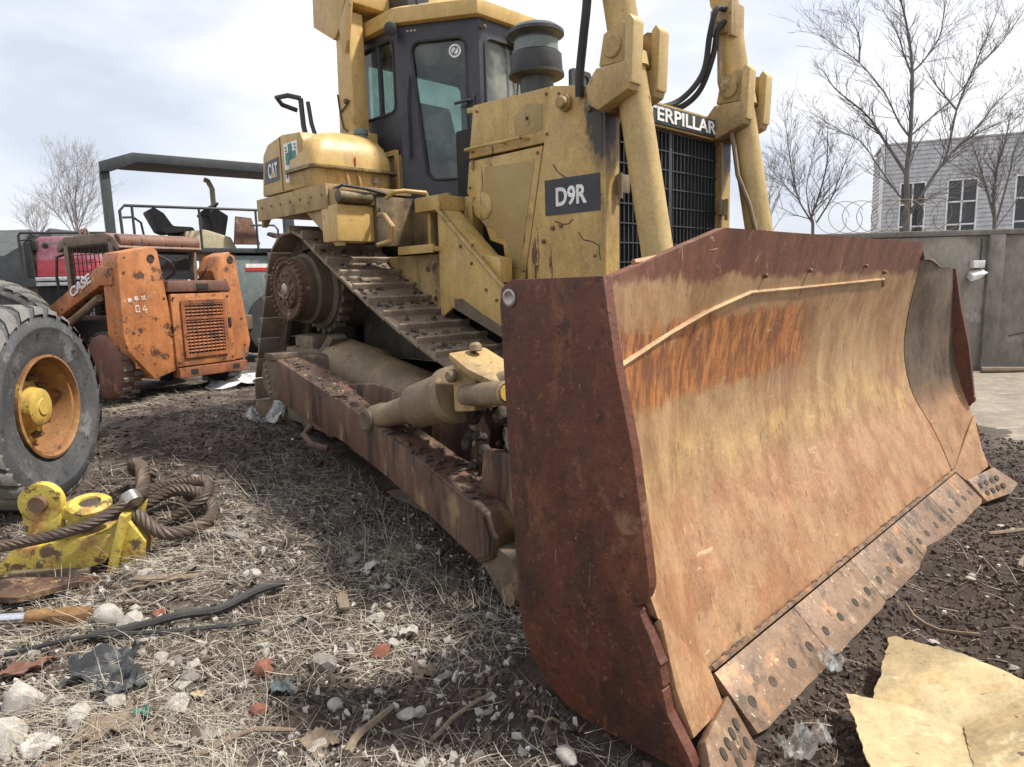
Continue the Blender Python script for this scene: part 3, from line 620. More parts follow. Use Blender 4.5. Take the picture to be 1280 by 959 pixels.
# model sticker
sk = B(); sk.prism([D(a, -W - .004, b_) for a, b_ in [(1.485, 2.015), (1.485, 2.232), (1.93, 2.238), (1.93, 2.018)]], (0, .003, 0)); sk.obj('model_sticker', 'decal', dz)
text('model_lettering', 'D9R', 'white', dz, D(1.835, -W - .0045, 2.065), (1, 0, 0), (0, 0, 1), .25, .118, .003, .03)
# scrape marks / cracks on the guard side
for pts in ([(1.85, 1.98), (1.78, 1.955), (1.74, 1.955), (1.70, 1.98)], [(1.86, 2.33), (1.82, 2.28), (1.78, 2.25), (1.70, 2.21)], [(1.66, 1.90), (1.62, 1.85), (1.55, 1.835), (1.50, 1.81), (1.49, 1.72)]):
    q = B(); q.tube([D(a, -W - .0005, b_) for a, b_ in pts], .0035, 5); q.obj('scrape_mark', 'grime', dz)
for a, b_ in ((1.80, 1.95), (1.87, 1.94), (1.62, 1.42), (1.56, 2.60), (1.95, 1.86)):
    q = B(); q.lathe(D(a, -W, b_), (0, -1, 0), [(0, .016), (.012, .015), (.016, .01)], 6); q.obj('bolt', 'bolt', dz)
# ---------------- lift cylinders on their yokes
def cyl_pt(z): return 1.16 + (z - 1.82) * .185
for sgn in (-1, 1):
    cv = sgn * .66
    a = D(cyl_pt(3.62), cv, 3.62); b_ = D(cyl_pt(1.30), cv, 1.30); ax = (b_ - a).normalized()
    lc = B(); lc.lathe(a, ax, [(0, .07), (.01, .098), (.10, .098), (.11, .092), (2.2, .092), (2.21, .10), (2.31, .10), (2.32, .06)], 28)
    lift = lc.obj('lift_cylinder', 'cyl', dz)
    rd = B(); rd.cyl(b_ - ax * .05, D(cyl_pt(.62), cv, .62), .045); rd.obj('cylinder_rod', 'chrome', lift)
    c0 = D(cyl_pt(2.80), cv, 2.80)
    cr = B(); cr.lathe(c0 - ax * .05, ax, [(0, .099), (.0, .112), (.075, .112), (.075, .099)], 28); cr.obj('trunnion_collar', 'cyl', lift)
    # swivel yoke: two cheeks either side of the barrel reaching back to the guard corner
    for t in (-1, 1):
        vv = cv + t * .125
        yk = B(); yk.prism([D(u, vv - .025, z) for u, z in [(1.255, 2.79), (1.245, 2.985), (1.29, 3.0), (1.41, 2.965), (1.445, 2.80)]], (0, .05, 0), .008); y_ = yk.obj('yoke_plate', 'yellow_dusty', lift)
        yb_ = B(); yb_.prism([D(u, vv - .055, z) for u, z in [(1.235, 2.785), (1.445, 2.79), (1.525, 2.70), (1.50, 2.60), (1.43, 2.555), (1.22, 2.63), (1.205, 2.70)]], (0, .11, 0), .018); yb_.obj('yoke_block', 'yellow_dusty', y_)
        yf = B(); yf.prism([D(u, vv - .05, z) for u, z in [(1.20, 2.66), (1.185, 2.98), (1.215, 3.02), (1.245, 2.99), (1.255, 2.66)]], (0, .10, 0), .014); yf.obj('yoke_flange', 'cyl', y_)
        pn = B(); pn.lathe(D(1.345, vv + t * .025, 2.885), (0, t, 0), [(0, .062), (.010, .062), (.016, .054)], 28); pn.obj('pin_cap', 'yellow_dusty', y_)
    ms = B(); ms.lathe(D(1.42, cv - .12, 2.66), (0, 1, 0), [(0, .06), (.02, .085), (.22, .085), (.24, .06)], 20); ms.box(D(1.40, cv - .09, 2.56), D(1.56, cv + .09, 2.70), .02); ms.obj('yoke_mount', 'yellow_oily', lift)
    # steel supply line along the barrel
    sl_ = B()
    if sgn > 0: sl_.tube([D(cyl_pt(3.35) + .02, cv - .125, 3.35), D(cyl_pt(3.2) + .02, cv - .13, 3.2), D(1.43, cv - .13, 2.95), D(1.31, cv - .135, 2.5), D(1.28, cv - .13, 2.3), D(1.20, cv - .11, 2.1), D(1.12, cv - .10, 1.8), D(1.08, cv - .10, 1.5)], .017, 8); sl_.obj('supply_line', 'bronze', lift)
vb = B(); vb.box(D(cyl_pt(3.35) - .10, .52, 3.24), D(cyl_pt(3.35) - .07, .70, 3.46), .006).box(D(cyl_pt(3.35) - .07, .53, 3.27), D(cyl_pt(3.35) + .07, .58, 3.44), .01); vb.obj('valve_block', 'yellow_dusty', dz)
# hoses
def hose(pts, r=.021, name='hydraulic_hose', mat='rubber', parent=None):
    P = [Vector(p) for p in pts]; P = [2 * P[0] - P[1]] + P + [2 * P[-1] - P[-2]]; out = []
    for i in range(len(P) - 3):
        p0, p1, p2, p3 = P[i:i + 4]
        for k in range(8):
            t = k / 8; out.append(.5 * ((2 * p1) + (p2 - p0) * t + (2 * p0 - 5 * p1 + 4 * p2 - p3) * t * t + (3 * p1 - p0 - 3 * p2 + p3) * t ** 3))
    out.append(P[-2]); hb_ = B(); hb_.tube(out, r, 8); return hb_.obj(name, mat, parent or dz)
hose([D(1.40, .53, 3.42), D(1.42, .45, 3.40), D(1.46, .44, 3.25), D(1.52, .46, 3.02), D(1.60, .32, 2.84), D(1.66, .12, 2.76), D(1.72, -.05, 2.75)])
hose([D(1.40, .54, 3.34), D(1.43, .49, 3.28), D(1.47, .50, 3.12), D(1.55, .48, 2.92), D(1.62, .36, 2.80), D(1.70, .22, 2.76)])
hose([D(1.52, -.80, 3.5), D(1.53, -.80, 3.2), D(1.56, -.80, 3.0), D(1.60, -.79, 2.80), D(1.62, -.77, 2.68)], .026)
hb2 = B(); hb2.box(D(1.52, -.30, 2.70), D(1.66, -.12, 2.79), .02); hb2.obj('hose_bracket', 'yellow', dz)

# ---------------- intake pre-cleaner and mirror
pc = B(); pc.lathe(D(2.20, -.52, 2.80), (0, 0, 1), [(0, .11), (.16, .115), (.165, .165), (.19, .178), (.30, .172), (.31, .15), (.40, .145), (.41, .16), (.425, .19), (.445, .19), (.475, .15), (.49, .05)], 32)
pre = pc.obj('intake_precleaner', 'plastic_black', dz)
q = B(); q.lathe(D(2.20, -.52, 3.115), (0, 0, 1), [(0, .1515), (.07, .147)], 32, False); q.obj('dust_band', 'greygreen', pre)
q = B(); q.lathe(D(2.20, -.52, 2.955), (0, 0, 1), [(0, .166), (.01, .187), (.03, .187), (.035, .17)], 32); q.obj('clamp_band', 'rubber', pre)
mr = B(); frame_mesh(mr, rrect(.10, .34, 2.88, 3.20, .03), rrect(.135, .305, 2.915, 3.165, .02), lambda p: D(2.42, p[0], p[1]), (-.03, 0, 0)); mr.box(D(2.42, .20, 2.80), D(2.45, .24, 2.89)); mm = mr.obj('mirror_frame', 'plastic_black', dz)
q = B(); q.box(D(2.432, .13, 2.91), D(2.438, .31, 3.17)); q.obj('mirror_glass', 'winglass', mm)

# ---------------- cab: plan with diagonal doors
CZ0, CZ1 = 2.24, 3.63
A_ = (3.58, .655); Bf = (3.02, .29); RU = 4.22
plan = [(Bf[0], -Bf[1]), (A_[0], -A_[1]), (RU, -A_[1]), (RU, A_[1]), (A_[0], A_[1]), (Bf[0], Bf[1])]
def face_panel(bb, p, q, z0, z1, th, holes, bev=0):
    """wall between plan points p and q (u,v) with one rounded opening given in (t0,t1,za,zb,r) or polygon"""
    p3 = lambda t, z: D(p[0] + (q[0] - p[0]) * t, p[1] + (q[1] - p[1]) * t, z)
    L_ = math.hypot(q[0] - p[0], q[1] - p[1])
    d = (p3(1, 0) - p3(0, 0)).normalized(); n = Vector((d.y, -d.x, 0)); ctr = D(3.7, 0, 0)
    if n.dot(p3(.5, 0) - ctr) < 0: n = -n
    inner = holes
    # outer outline sampled radially to the same count as the hole
    cx_ = sum(i[0] for i in inner) / len(inner); cz_ = sum(i[1] for i in inner) / len(inner)
    outer = []
    for a in inner:
        dx = (a[0] - cx_) * L_; dzz = a[1] - cz_; s = 1e9
        if dx > 1e-9: s = min(s, (1 - cx_) * L_ / dx)
        if dx < -1e-9: s = min(s, -cx_ * L_ / dx)
        if dzz > 1e-9: s = min(s, (z1 - cz_) / dzz)
        if dzz < -1e-9: s = min(s, (z0 - cz_) / dzz)
        outer.append((cx_ + dx * s / L_, cz_ + dzz * s))
    # pull the nearest outer samples into the true corners
    for c_ in ((0, z0), (1, z0), (1, z1), (0, z1)):
        k = min(range(len(outer)), key=lambda i: ((outer[i][0] - c_[0]) * L_) ** 2 + (outer[i][1] - c_[1]) ** 2); outer[k] = c_
    frame_mesh(bb, outer, inner, lambda s: p3(*s), -n * th)
    return p3, n
def rr_t(t0, t1, z0, z1, r, L_, n=6):
    o = rrect(t0 * L_, t1 * L_, z0, z1, r, n); return [(a / L_, z) for a, z in o]
def window(bb_mat, p, q, hole, name_mat='glass', parent=None, seal=True):
    p3 = lambda t, z: D(p[0] + (q[0] - p[0]) * t, p[1] + (q[1] - p[1]) * t, z)
    d = (p3(1, 0) - p3(0, 0)).normalized(); n = Vector((d.y, -d.x, 0))
    if n.dot(p3(.5, 0) - D(3.7, 0, 0)) < 0: n = -n
    gl = B(); gl.prism([p3(*h) - n * .018 for h in hole], -n * .006); g_o = gl.obj('window_glass', name_mat, parent)
    if seal:
        sp = [p3(*h) + n * .002 for h in hole]; s_b = B(); s_b.tube(sp + [sp[0], sp[1]], .011, 6); s_b.obj('window_seal', 'rubber', parent)
    return g_o
cab_f = B()
# side rear walls
Ls = RU - A_[0]; Ld = math.hypot(A_[0] - Bf[0], A_[1] - Bf[1]); Lf = 2 * Bf[1]
holes = {}
for sgn in (-1, 1):
    h = rr_t(.10, .93, 3.0, 3.56, .06, Ls); face_panel(cab_f, (A_[0], sgn * A_[1]), (RU, sgn * A_[1]), CZ0 + .4, CZ1, .05, h); holes['s', sgn] = h
h = rr_t(.10, .90, 2.82, 3.50, .07, Lf); face_panel(cab_f, (Bf[0], -Bf[1]), (Bf[0], Bf[1]), 2.6, CZ1, .05, h); holes['f'] = h
h = rr_t(.08, .92, 2.95, 3.52, .07, 2 * A_[1]); face_panel(cab_f, (RU, -A_[1]), (RU, A_[1]), CZ0 + .4, CZ1, .05, h); holes['r'] = h
cab = cab_f.obj('cab', 'cab_black', dz, 30); cab['label'] = 'dark framed operator cab with large glass doors'
for sgn in (-1, 1):
    p, q = (Bf[0], sgn * Bf[1]), (A_[0], sgn * A_[1])
    # door glass: tapered towards the sill at the rear side
    base = rr_t(.16, .83, 2.44, 3.50, .07, Ld)
    hole = [(t + (.16 * (2.85 - z) / .41 if z < 2.85 and t > .5 else 0) * -1.0, z) for t, z in base]
    df = B(); face_panel(df, p, q, CZ0, CZ1, .05, hole); door = df.obj('cab_door', 'cab_black', dz, 30)
    window(None, p, q, hole, 'glass', door)
    p3 = lambda t, z: D(p[0] + (q[0] - p[0]) * t, p[1] + (q[1] - p[1]) * t, z)
    nn = Vector((Ld and (A_[1] - Bf[1]) / Ld, sgn * (A_[0] - Bf[0]) / Ld, 0))
    hb_ = B(); hb_.tube([p3(.12, 3.02) + nn * .01, p3(.12, 3.02) + nn * .05, p3(.30, 3.0) + nn * .05], .012, 8); hb_.box(p3(.10, 2.97) + nn * .0 - Vector((.015, .015, 0)), p3(.10, 3.07) + nn * .03 + Vector((.015, .015, 0)), .004); hb_.obj('door_handle', 'plastic_black', door)
    hb_ = B(); hb_.tube([p3(.90, 2.62) + nn * .03, p3(.90, 3.05) + nn * .035, p3(.86, 3.25) + nn * .03], .011, 8); hb_.obj('door_rail', 'plastic_black', door)
    for k in range(3):
        hb_ = B(); hb_.lathe(p3(.86 - .045 * k, 3.585), nn, [(0, .011), (.008, .010), (.012, .005)], 10); hb_.obj('door_bolt', 'steel', door)
    hb_ = B(); hb_.lathe(p3(.30, 3.41) - nn * .0165, nn, [(0, .05), (.002, .05)], 28); st = hb_.obj('round_sticker', 'white', door)
    hb_ = B(); hb_.lathe(p3(.30, 3.41) - nn * .0140, nn, [(0, .036), (.0006, .036), (.0006, .028), (0, .028)], 24, False)
    hb_.tube([p3(.30, 3.41) - nn * .0135 + Vector((.012 * math.sin(a * 2), .012 * math.sin(a * 2) * .6, .022 * math.cos(a))) for a in [R_(x) for x in range(0, 181, 15)]], .0035, 5); hb_.obj('sticker_emblem', 'decal', door)
    window(None, (A_[0], sgn * A_[1]), (RU, sgn * A_[1]), holes['s', sgn], 'glass', cab)
    sd = B(); sd.box(D(A_[0] + .33 * Ls + .05, sgn * (A_[1] + .0), 3.0), D(A_[0] + .33 * Ls + .085, sgn * (A_[1] - .03), 3.56)); sd.obj('sliding_sash', 'plastic_black', cab)
window(None, (Bf[0], -Bf[1]), (Bf[0], Bf[1]), holes['f'], 'glass_dusty', cab)
window(None, (RU, -A_[1]), (RU, A_[1]), holes['r'], 'glass', cab)
wp = B(); wp.tube([D(2.985, .05, 3.52), D(2.975, .10, 3.30), D(2.985, .06, 3.0)], .008, 6); wp.tube([D(2.985, .12, 3.53), D(2.975, .17, 3.3), D(2.985, .13, 2.95)], .009, 6); wp.box(D(2.96, .03, 3.50), D(3.01, .17, 3.57), .01); wp.obj('wiper', 'rubber', cab)
for z in (3.56, 2.72):
    q = B(); q.lathe(D(3.0, -.255, z), (1, 0, 0), [(0, .016), (.02, .015), (.024, .009)], 10); q.obj('cab_bolt', 'bolt', cab)
# roof: faceted slab following the plan, overhanging
ov = 1.07
rp_ = [(Bf[0] - .05, -Bf[1] - .05), (A_[0] - .02, -A_[1] - .06), (RU + .1, -A_[1] - .06), (RU + .1, A_[1] + .06), (A_[0] - .02, A_[1] + .06), (Bf[0] - .05, Bf[1] + .05)]
rf = B(); n = len(rp_)
bot = [D(a, b_, CZ1 + .004) for a, b_ in rp_]; t1 = [D(a, b_, CZ1 + .115) for a, b_ in rp_]; t2 = [D(3.7 + (a - 3.7) * .86, b_ * .84, CZ1 + .165) for a, b_ in rp_]
V = [[rf.bm.verts.new(p) for p in r] for r in (bot, t1, t2)]
for i in range(2):
    for k in range(n): rf.bm.faces.new((V[i][k], V[i][(k + 1) % n], V[i + 1][(k + 1) % n], V[i + 1][k]))
rf.bm.faces.new(V[0]); rf.bm.faces.new(V[2]); rf._bev(None, list(rf.bm.faces), .012)
roof = rf.obj('cab_roof', 'tank_yellow', dz)
q = B(); q.tube([D(3.42, -.56, CZ1 + .13), D(3.42, -.57, CZ1 + .20), D(3.38, -.56, CZ1 + .22), D(3.06, -.33, CZ1 + .22), D(3.04, -.30, CZ1 + .16)], .015, 8); q.obj('roof_rail', 'plastic_black', roof)
q = B(); q.lathe(D(3.585, -.73, 3.60), (1, -.4, -.35), [(0, .03), (.03, .045), (.08, .05), (.085, .042)], 16); q.box(D(3.56, -.70, 3.62), D(3.62, -.64, 3.70)); q.obj('work_light', 'plastic_black', cab)
# inside: floor, seat, rear console
q = B(); q.box(D(3.06, -.6, CZ0 - .02), D(RU - .02, .6, CZ0 + .02)); q.obj('cab_floor', 'dark', cab)
st = B(); st.hexa([D(3.50, -.28, 2.66), D(3.98, -.28, 2.62), D(3.98, .28, 2.62), D(3.50, .28, 2.66), D(3.50, -.28, 2.80), D(3.98, -.28, 2.76), D(3.98, .28, 2.76), D(3.50, .28, 2.80)], .05)
st.hexa([D(3.90, -.27, 2.74), D(4.04, -.27, 2.74), D(4.04, .27, 2.74), D(3.90, .27, 2.74), D(4.02, -.24, 3.24), D(4.12, -.24, 3.24), D(4.12, .24, 3.24), D(4.02, .24, 3.24)], .05)
st.box(D(3.55, -.2, CZ0 + .02), D(3.95, .2, 2.66), .02); st.obj('operator_seat', 'seat', cab)
q = B(); q.box(D(3.45, -.58, CZ0), D(4.0, -.38, 2.78), .05); q.box(D(3.12, -.2, CZ0), D(3.28, .2, 2.8), .04); q.obj('console', 'plastic_black', cab)
# lower cab wall (yellow) between tank and door
for sgn in (-1, 1): q = B(); q.box(D(A_[0] + .02, sgn * (A_[1] + .01), 2.05), D(RU, sgn * (A_[1] - .04), CZ0 + .42), .01); q.obj('cab_side_panel', 'yellow_dusty', dz)
q = B(); frame_mesh(q, rrect(3.62, 3.95, 2.33, 2.70, .02), rrect(3.66, 3.91, 2.37, 2.66, .015), lambda p: D(p[0], -A_[1] - .012, p[1]), (0, -.02, 0)); q.obj('hatch_frame', 'tank_yellow', dz)

# ---------------- ROPS
rp2 = B()
for sgn in (1, -1):
    rp2 = B(); rp2.hexa([D(3.92, sgn * .735, 2.80), D(4.17, sgn * .735, 2.80), D(4.17, sgn * .875, 2.80), D(3.92, sgn * .875, 2.80), D(3.93, sgn * .735, 3.80), D(4.13, sgn * .735, 3.80), D(4.13, sgn * .875, 3.80), D(3.93, sgn * .875, 3.80)], .015)
    rops = rp2.obj('rollover_post', 'tank_yellow', dz)
q = B()
for sgn in (-1, 1): q.prism([D(a, sgn * .90, b_) for a, b_ in [(3.74, 4.08), (4.42, 4.12), (4.44, 3.80), (4.13, 3.62), (4.06, 3.66), (3.88, 3.93)]], (0, -sgn * .03, 0), .006)
q.box(D(3.86, -.87, 3.84), D(4.33, .87, 4.12), .02); q.obj('rollover_beam', 'tank_yellow', rops)
q = B(); q.prism([D(3.80, -.905, 3.98), D(4.03, -.905, 3.70), D(4.0, -.905, 3.52), D(3.955, -.905, 3.48), D(3.91, -.905, 3.56)], (0, .03, 0), .006); q.obj('gusset', 'tank_yellow', rops)
q = B(); q.box(D(3.60, -.52, 3.80), D(3.86, -.30, 3.98), .01); q.obj('air_vent', 'cab_black', rops)
for u, z in ((4.17, 3.50), (4.175, 3.32), (4.02, 3.12), (4.05, 3.98), (3.97, 3.92)):
    q = B(); q.lathe(D(u, -.876 if u < 4.1 else -.82, z), (0, -1, 0) if u < 4.1 else (-1, 0, 0), [(0, .022), (.02, .022), (.026, .014)], 8); q.obj('frame_bolt', 'bolt', rops)
q = B(); q.tube([D(4.10, -.885, 3.05), D(4.0, -.89, 3.09), D(3.97, -.885, 3.12)], .007, 5); q.tube([D(4.15, -.882, 3.2), D(4.12, -.885, 3.05), D(4.08, -.885, 2.92), D(4.02, -.885, 2.88)], .007, 5); q.obj('wiring', 'rubber', rops)
q = B(); q.box(D(3.86, -.93, 2.74), D(4.24, -.70, 2.86), .01); q.obj('frame_foot', 'tank_yellow', rops)

# ---------------- right fender tanks
tk = B(); tk.prism([D(a, -1.46, b_) for a, b_ in [(3.74, 2.36), (3.72, 2.70), (3.76, 2.765), (4.05, 2.79), (4.30, 2.755), (4.40, 2.68), (4.46, 2.36)]], (0, .70, 0), .02); tk.obj('fuel_tank', 'yellow', dz)
q = B(); q.box(D(4.075, -1.464, 2.37), D(4.083, -1.458, 2.775)); q.obj('tank_seam', 'grime', dz)
q = B(); q.prism([D(a, -1.463, b_) for a, b_ in [(4.13, 2.46), (4.12, 2.635), (4.36, 2.62), (4.40, 2.45)]], (0, .003, 0)); q.obj('brand_sticker', 'decal', dz)
text('brand_letters', 'CAT', 'white', dz, D(4.31, -1.4635, 2.485), (1, 0, 0), (0, 0, 1), .165, .115, .003, .025)
q = B(); q.prism([D(4.265, -1.468, 2.485), D(4.205, -1.468, 2.485), D(4.235, -1.468, 2.545)], (0, .003, 0)); q.obj('brand_triangle', 'tank_yellow', dz)
q = B(); q.box(D(3.80, -1.463, 2.42), D(4.02, -1.459, 2.71)); q.obj('white_sticker', 'white', dz)
q = B(); q.box(D(3.885, -1.466, 2.435), D(3.945, -1.462, 2.70)).box(D(3.83, -1.466, 2.55), D(3.995, -1.462, 2.64)); q.obj('sticker_cross', 'teal', dz)
q = B()
for u, z in ((3.99, 2.68), (3.985, 2.655), (3.84, 2.685), (3.835, 2.66), (3.99, 2.47), (3.845, 2.47)): q.box(D(u - .012, -1.466, z - .005), D(u + .012, -1.462, z + .005))
q.box(D(3.985, -1.466, 2.45), D(3.995, -1.462, 2.49)); q.obj('sticker_print', 'decal', dz)
# pressed hydraulic tank with welded flange, standing ahead of the fuel tank
def loft(bb, rings):
    V = [[bb.bm.verts.new(p) for p in r] for r in rings]; n = len(V[0])
    for i in range(len(V) - 1):
        for k in range(n): bb.bm.faces.new((V[i][k], V[i][(k + 1) % n], V[i + 1][(k + 1) % n], V[i + 1][k]))
    bb.bm.faces.new(V[0]); bb.bm.faces.new(V[-1]); return bb
def ring(u0, u1, v0, v1, r, z, n=5): return [D(a, b_, z) for a, b_ in rrect(u0, u1, v0, v1, r, n)]
ht = B(); loft(ht, [ring(3.56, 4.0, -1.47, -.76, .07, 2.505), ring(3.565, 4.0, -1.465, -.765, .08, 2.60), ring(3.60, 4.0, -1.43, -.79, .09, 2.69), ring(3.66, 3.98, -1.34, -.85, .09, 2.755), ring(3.72, 3.95, -1.24, -.90, .08, 2.785)])
htk = ht.obj('hydraulic_tank', 'tank_yellow', dz, 50)
q = B(); loft(q, [ring(3.60, 3.98, -1.44, -.79, .07, 2.33), ring(3.575, 4.0, -1.465, -.765, .06, 2.40), ring(3.57, 4.0, -1.47, -.762, .06, 2.478)]); q.obj('tank_lower_half', 'yellow_dusty', htk)
q = B(); loft(q, [ring(3.53, 4.0, -1.50, -.73, .06, 2.48), ring(3.53, 4.0, -1.50, -.73, .06, 2.503)]); q.obj('tank_flange', 'yellow_oily', htk)
q = B()
for k in range(36):
    v = -1.46 + .70 * k / 35; q.lathe(D(3.531, v, 2.492), (1, 0, 0), [(-.01, .006), (.008, .006)], 6)
w_ = q.obj('flange_weld', 'yellow_dusty', htk); w_['kind'] = 'stuff'
for v in (-1.2, -1.1): q = B(); q.tube([D(3.56, v, 2.47), D(3.55, v + .01, 2.40), D(3.57, v + .035, 2.345)], .012, 6); q.obj('tank_strap', 'yellow_dusty', htk)
q = B(); q.box(D(3.558, -1.125, 2.52), D(3.555, -1.112, 2.585)); q.obj('red_mark', 'red', htk)
q = B(); q.lathe(D(3.80, -.90, 2.76), (0, 0, 1), [(0, .05), (.05, .05), (.055, .06), (.09, .058), (.10, .04)], 16); q.obj('breather_cap', 'greygreen', htk)
q = B(); q.lathe(D(3.575, -.95, 2.42), (1, 0, 0), [(0, .028), (.03, .027), (.05, .02)], 12); q.obj('sight_plug', 'steel', htk)
# rear grab handle behind the tank
q = B(); q.tube([D(4.45, -1.1, 3.10), D(4.47, -1.22, 3.13), D(4.40, -1.30, 3.16), D(4.32, -1.24, 3.17), D(4.30, -1.14, 3.16)], .02, 8); q.tube([D(4.30, -1.14, 3.16), D(4.32, -1.12, 2.95), D(4.30, -1.10, 2.78)], .022, 8); q.tube([D(4.22, -1.12, 3.12), D(4.22, -1.10, 2.95), D(4.2, -1.06, 2.78)], .018, 8); q.obj('rear_grab_rail', 'plastic_black', dz)

# ---------------- fender shelf, brackets, step boxes
fd = B(); fd.box(D(3.40, -1.455, 2.30), D(4.55, -.72, 2.345), .006).box(D(3.40, -1.475, 2.17), D(4.55, -1.455, 2.345), .004); fen = fd.obj('fender', 'yellow_dusty', dz)
q = B(); q.prism([D(a, -1.45, b_) for a, b_ in [(4.30, 2.30), (4.54, 2.30), (4.54, 2.12)]][::-1], (0, .05, 0), .004).prism([D(a, -1.45, b_) for a, b_ in [(3.95, 2.30), (3.36, 1.90), (3.30, 1.90), (3.30, 2.30)]], (0, .05, 0), .004).box(D(3.9, -1.40, 2.2), D(4.55, -.8, 2.29), .01); q.obj('fender_bracket', 'yellow_dusty', fen)
for k in range(7):
    q = B(); q.lathe(D(3.46 + .165 * k, -1.475, 2.27), (0, -1, 0), [(0, .01), (.005, .009), (.008, .004)], 8); q.obj('rivet', 'bolt', fen)
q = B(); q.box(D(3.28, -1.47, 1.93), D(3.50, -1.16, 2.19), .015); q.obj('step_box', 'tank_yellow', fen)
q = B(); q.lathe(D(3.27, -1.46, 2.245), (0, 1, 0), [(0, .035), (.005, .045), (.26, .045), (.27, .04)], 14).box(D(3.25, -1.20, 2.19), D(3.30, -1.10, 2.30), .008); q.obj('step_roll', 'yellow_oily', fen)
q = B(); q.tube([D(3.34, -1.44, 2.30), D(3.24, -1.43, 2.315), D(3.22, -1.25, 2.30), D(3.24, -1.08, 2.28)], .012, 6); q.obj('hand_hold', 'rubber', fen)
q = B(); q.box(D(3.24, -1.16, 1.90), D(3.30, -.80, 2.26), .006); q.obj('recess_panel', 'yellow_oily', fen)
q = B(); q.tube([D(3.20, -1.10, 2.24), D(3.08, -1.10, 2.275), D(3.04, -1.05, 2.28), D(2.98, -.90, 2.27), D(2.97, -.88, 2.22), D(2.98, -.88, 1.87)], .016, 8); q.obj('step_rail', 'yellow', fen)
q = B(); q.tube([D(3.22, -1.16, 2.12), D(3.12, -1.18, 2.11), D(3.08, -1.14, 2.03), D(3.12, -1.12, 1.93), D(3.2, -1.20, 1.90)], .02, 8); q.obj('curved_handle', 'yellow_dusty', fen)
q = B(); q.box(D(2.78, -1.0, 1.84), D(3.22, -.80, 1.875), .006).box(D(2.78, -1.02, 1.83), D(3.2, -1.0, 1.89), .004); q.obj('step_plate', 'yellow', fen)
q = B(); q.box(D(2.82, -.83, 1.88), D(3.28, -.79, 2.26), .006); q.obj('step_back_panel', 'yellow_oily', fen)
# main frame side and the sloped guard in front of the cab
for sgn in (1, -1): q = B(); q.box(D(2.83, sgn * .88, 1.02), D(3.95, sgn * .80, 1.83), .012); mf = q.obj('frame_side', 'yellow_dusty', dz)
for u, z in ((3.02, 1.72), (2.95, 1.72), (2.93, 1.74), (3.02, 1.50), (2.94, 1.50)):
    q = B(); q.lathe(D(u, -.88, z), (0, -1, 0), [(0, .022), (.006, .022), (.006, .012), (.001, .012)], 10); q.obj('frame_bolt', 'bolt', mf)
q = B(); q.prism([D(a, -.885, b_) for a, b_ in [(3.95, 1.80), (3.75, 1.78), (3.6, 1.70), (3.45, 1.70), (3.32, 1.60), (3.2, 1.58), (3.12, 1.50), (3.0, 1.47), (2.92, 1.40), (2.84, 1.39), (2.84, 1.03), (3.95, 1.03)]], (0, .01, 0)); q.obj('grease_patch', 'grime', mf)
for sgn in (-1, 1): q = B(); q.prism([D(a, sgn * .95, b_) for a, b_ in [(2.79, 2.13), (1.80, 1.29), (1.78, 1.16), (2.15, 1.24), (2.66, 1.44), (2.80, 1.36)]], (0, -sgn * .035, 0), .004); q.obj('sloped_guard', 'yellow', dz)
q = B(); q.tube([D(2.80, -.955, 2.14), D(2.3, -.955, 1.716), D(1.80, -.955, 1.292)], .014, 6); q.obj('guard_lip', 'yellow_dusty', dz)
q = B(); q.hexa([D(2.79, -.91, 2.11), D(2.38, -.91, 1.76), D(2.38, -.74, 1.76), D(2.79, -.74, 2.11), D(2.79, -.91, 2.135), D(2.38, -.91, 1.785), D(2.38, -.74, 1.785), D(2.79, -.74, 2.135)], .003); q.box(D(2.78, -.95, 2.13), D(3.06, -.70, 2.235), .01); q.obj('sloped_cover', 'yellow', dz)
q = B(); q.hexa([D(2.36, -.91, 1.74), D(2.20, -.91, 1.605), D(2.20, -.80, 1.605), D(2.36, -.80, 1.74), D(2.36, -.91, 1.80), D(2.20, -.91, 1.76), D(2.20, -.80, 1.76), D(2.36, -.80, 1.80)], .004); q.obj('step_pocket', 'tank_yellow', dz)
q = B(); q.prism([D(a, -.952, b_) for a, b_ in [(2.64, 1.50), (2.55, 1.50), (2.35, 1.40), (2.05, 1.27), (1.9, 1.22), (1.79, 1.17), (2.15, 1.24), (2.64, 1.43)]], (0, .003, 0)); q.obj('dried_mud', 'frame_dirty', dz)
for u, z in ((2.55, 1.86), (2.44, 1.74), (2.30, 1.56), (2.2, 1.49), (2.42, 1.86)):
    q = B(); q.lathe(D(u, -.953, z), (0, -1, 0), [(0, .012), (.006, .011), (.01, .005)], 8); q.obj('guard_bolt', 'bolt', dz)
q = B(); q.box(D(2.70, -.70, 1.80), D(3.04, .70, 2.235), .012); q.obj('cowl', 'yellow', dz)
q = B(); q.box(D(2.72, -.30, 2.238), D(3.015, .30, 2.78), .02); q.obj('dash_housing', 'cab_black', dz)
# hidden engine block / belly
q = B(); q.box(D(1.62, -.62, .75), D(4.4, .62, 1.75), .02).box(D(1.62, -.60, 1.7), D(2.98, .60, 2.74), .02).box(D(2.98, -.68, 1.6), D(4.5, .68, 2.2), .02).box(D(4.4, -.7, .9), D(4.9, .7, 2.2), .03); q.obj('engine_block', 'dark', dz)
q = B(); q.box(D(4.47, -.75, 2.25), D(4.75, .75, 2.75), .05); q.obj('rear_tank', 'yellow_dusty', dz)

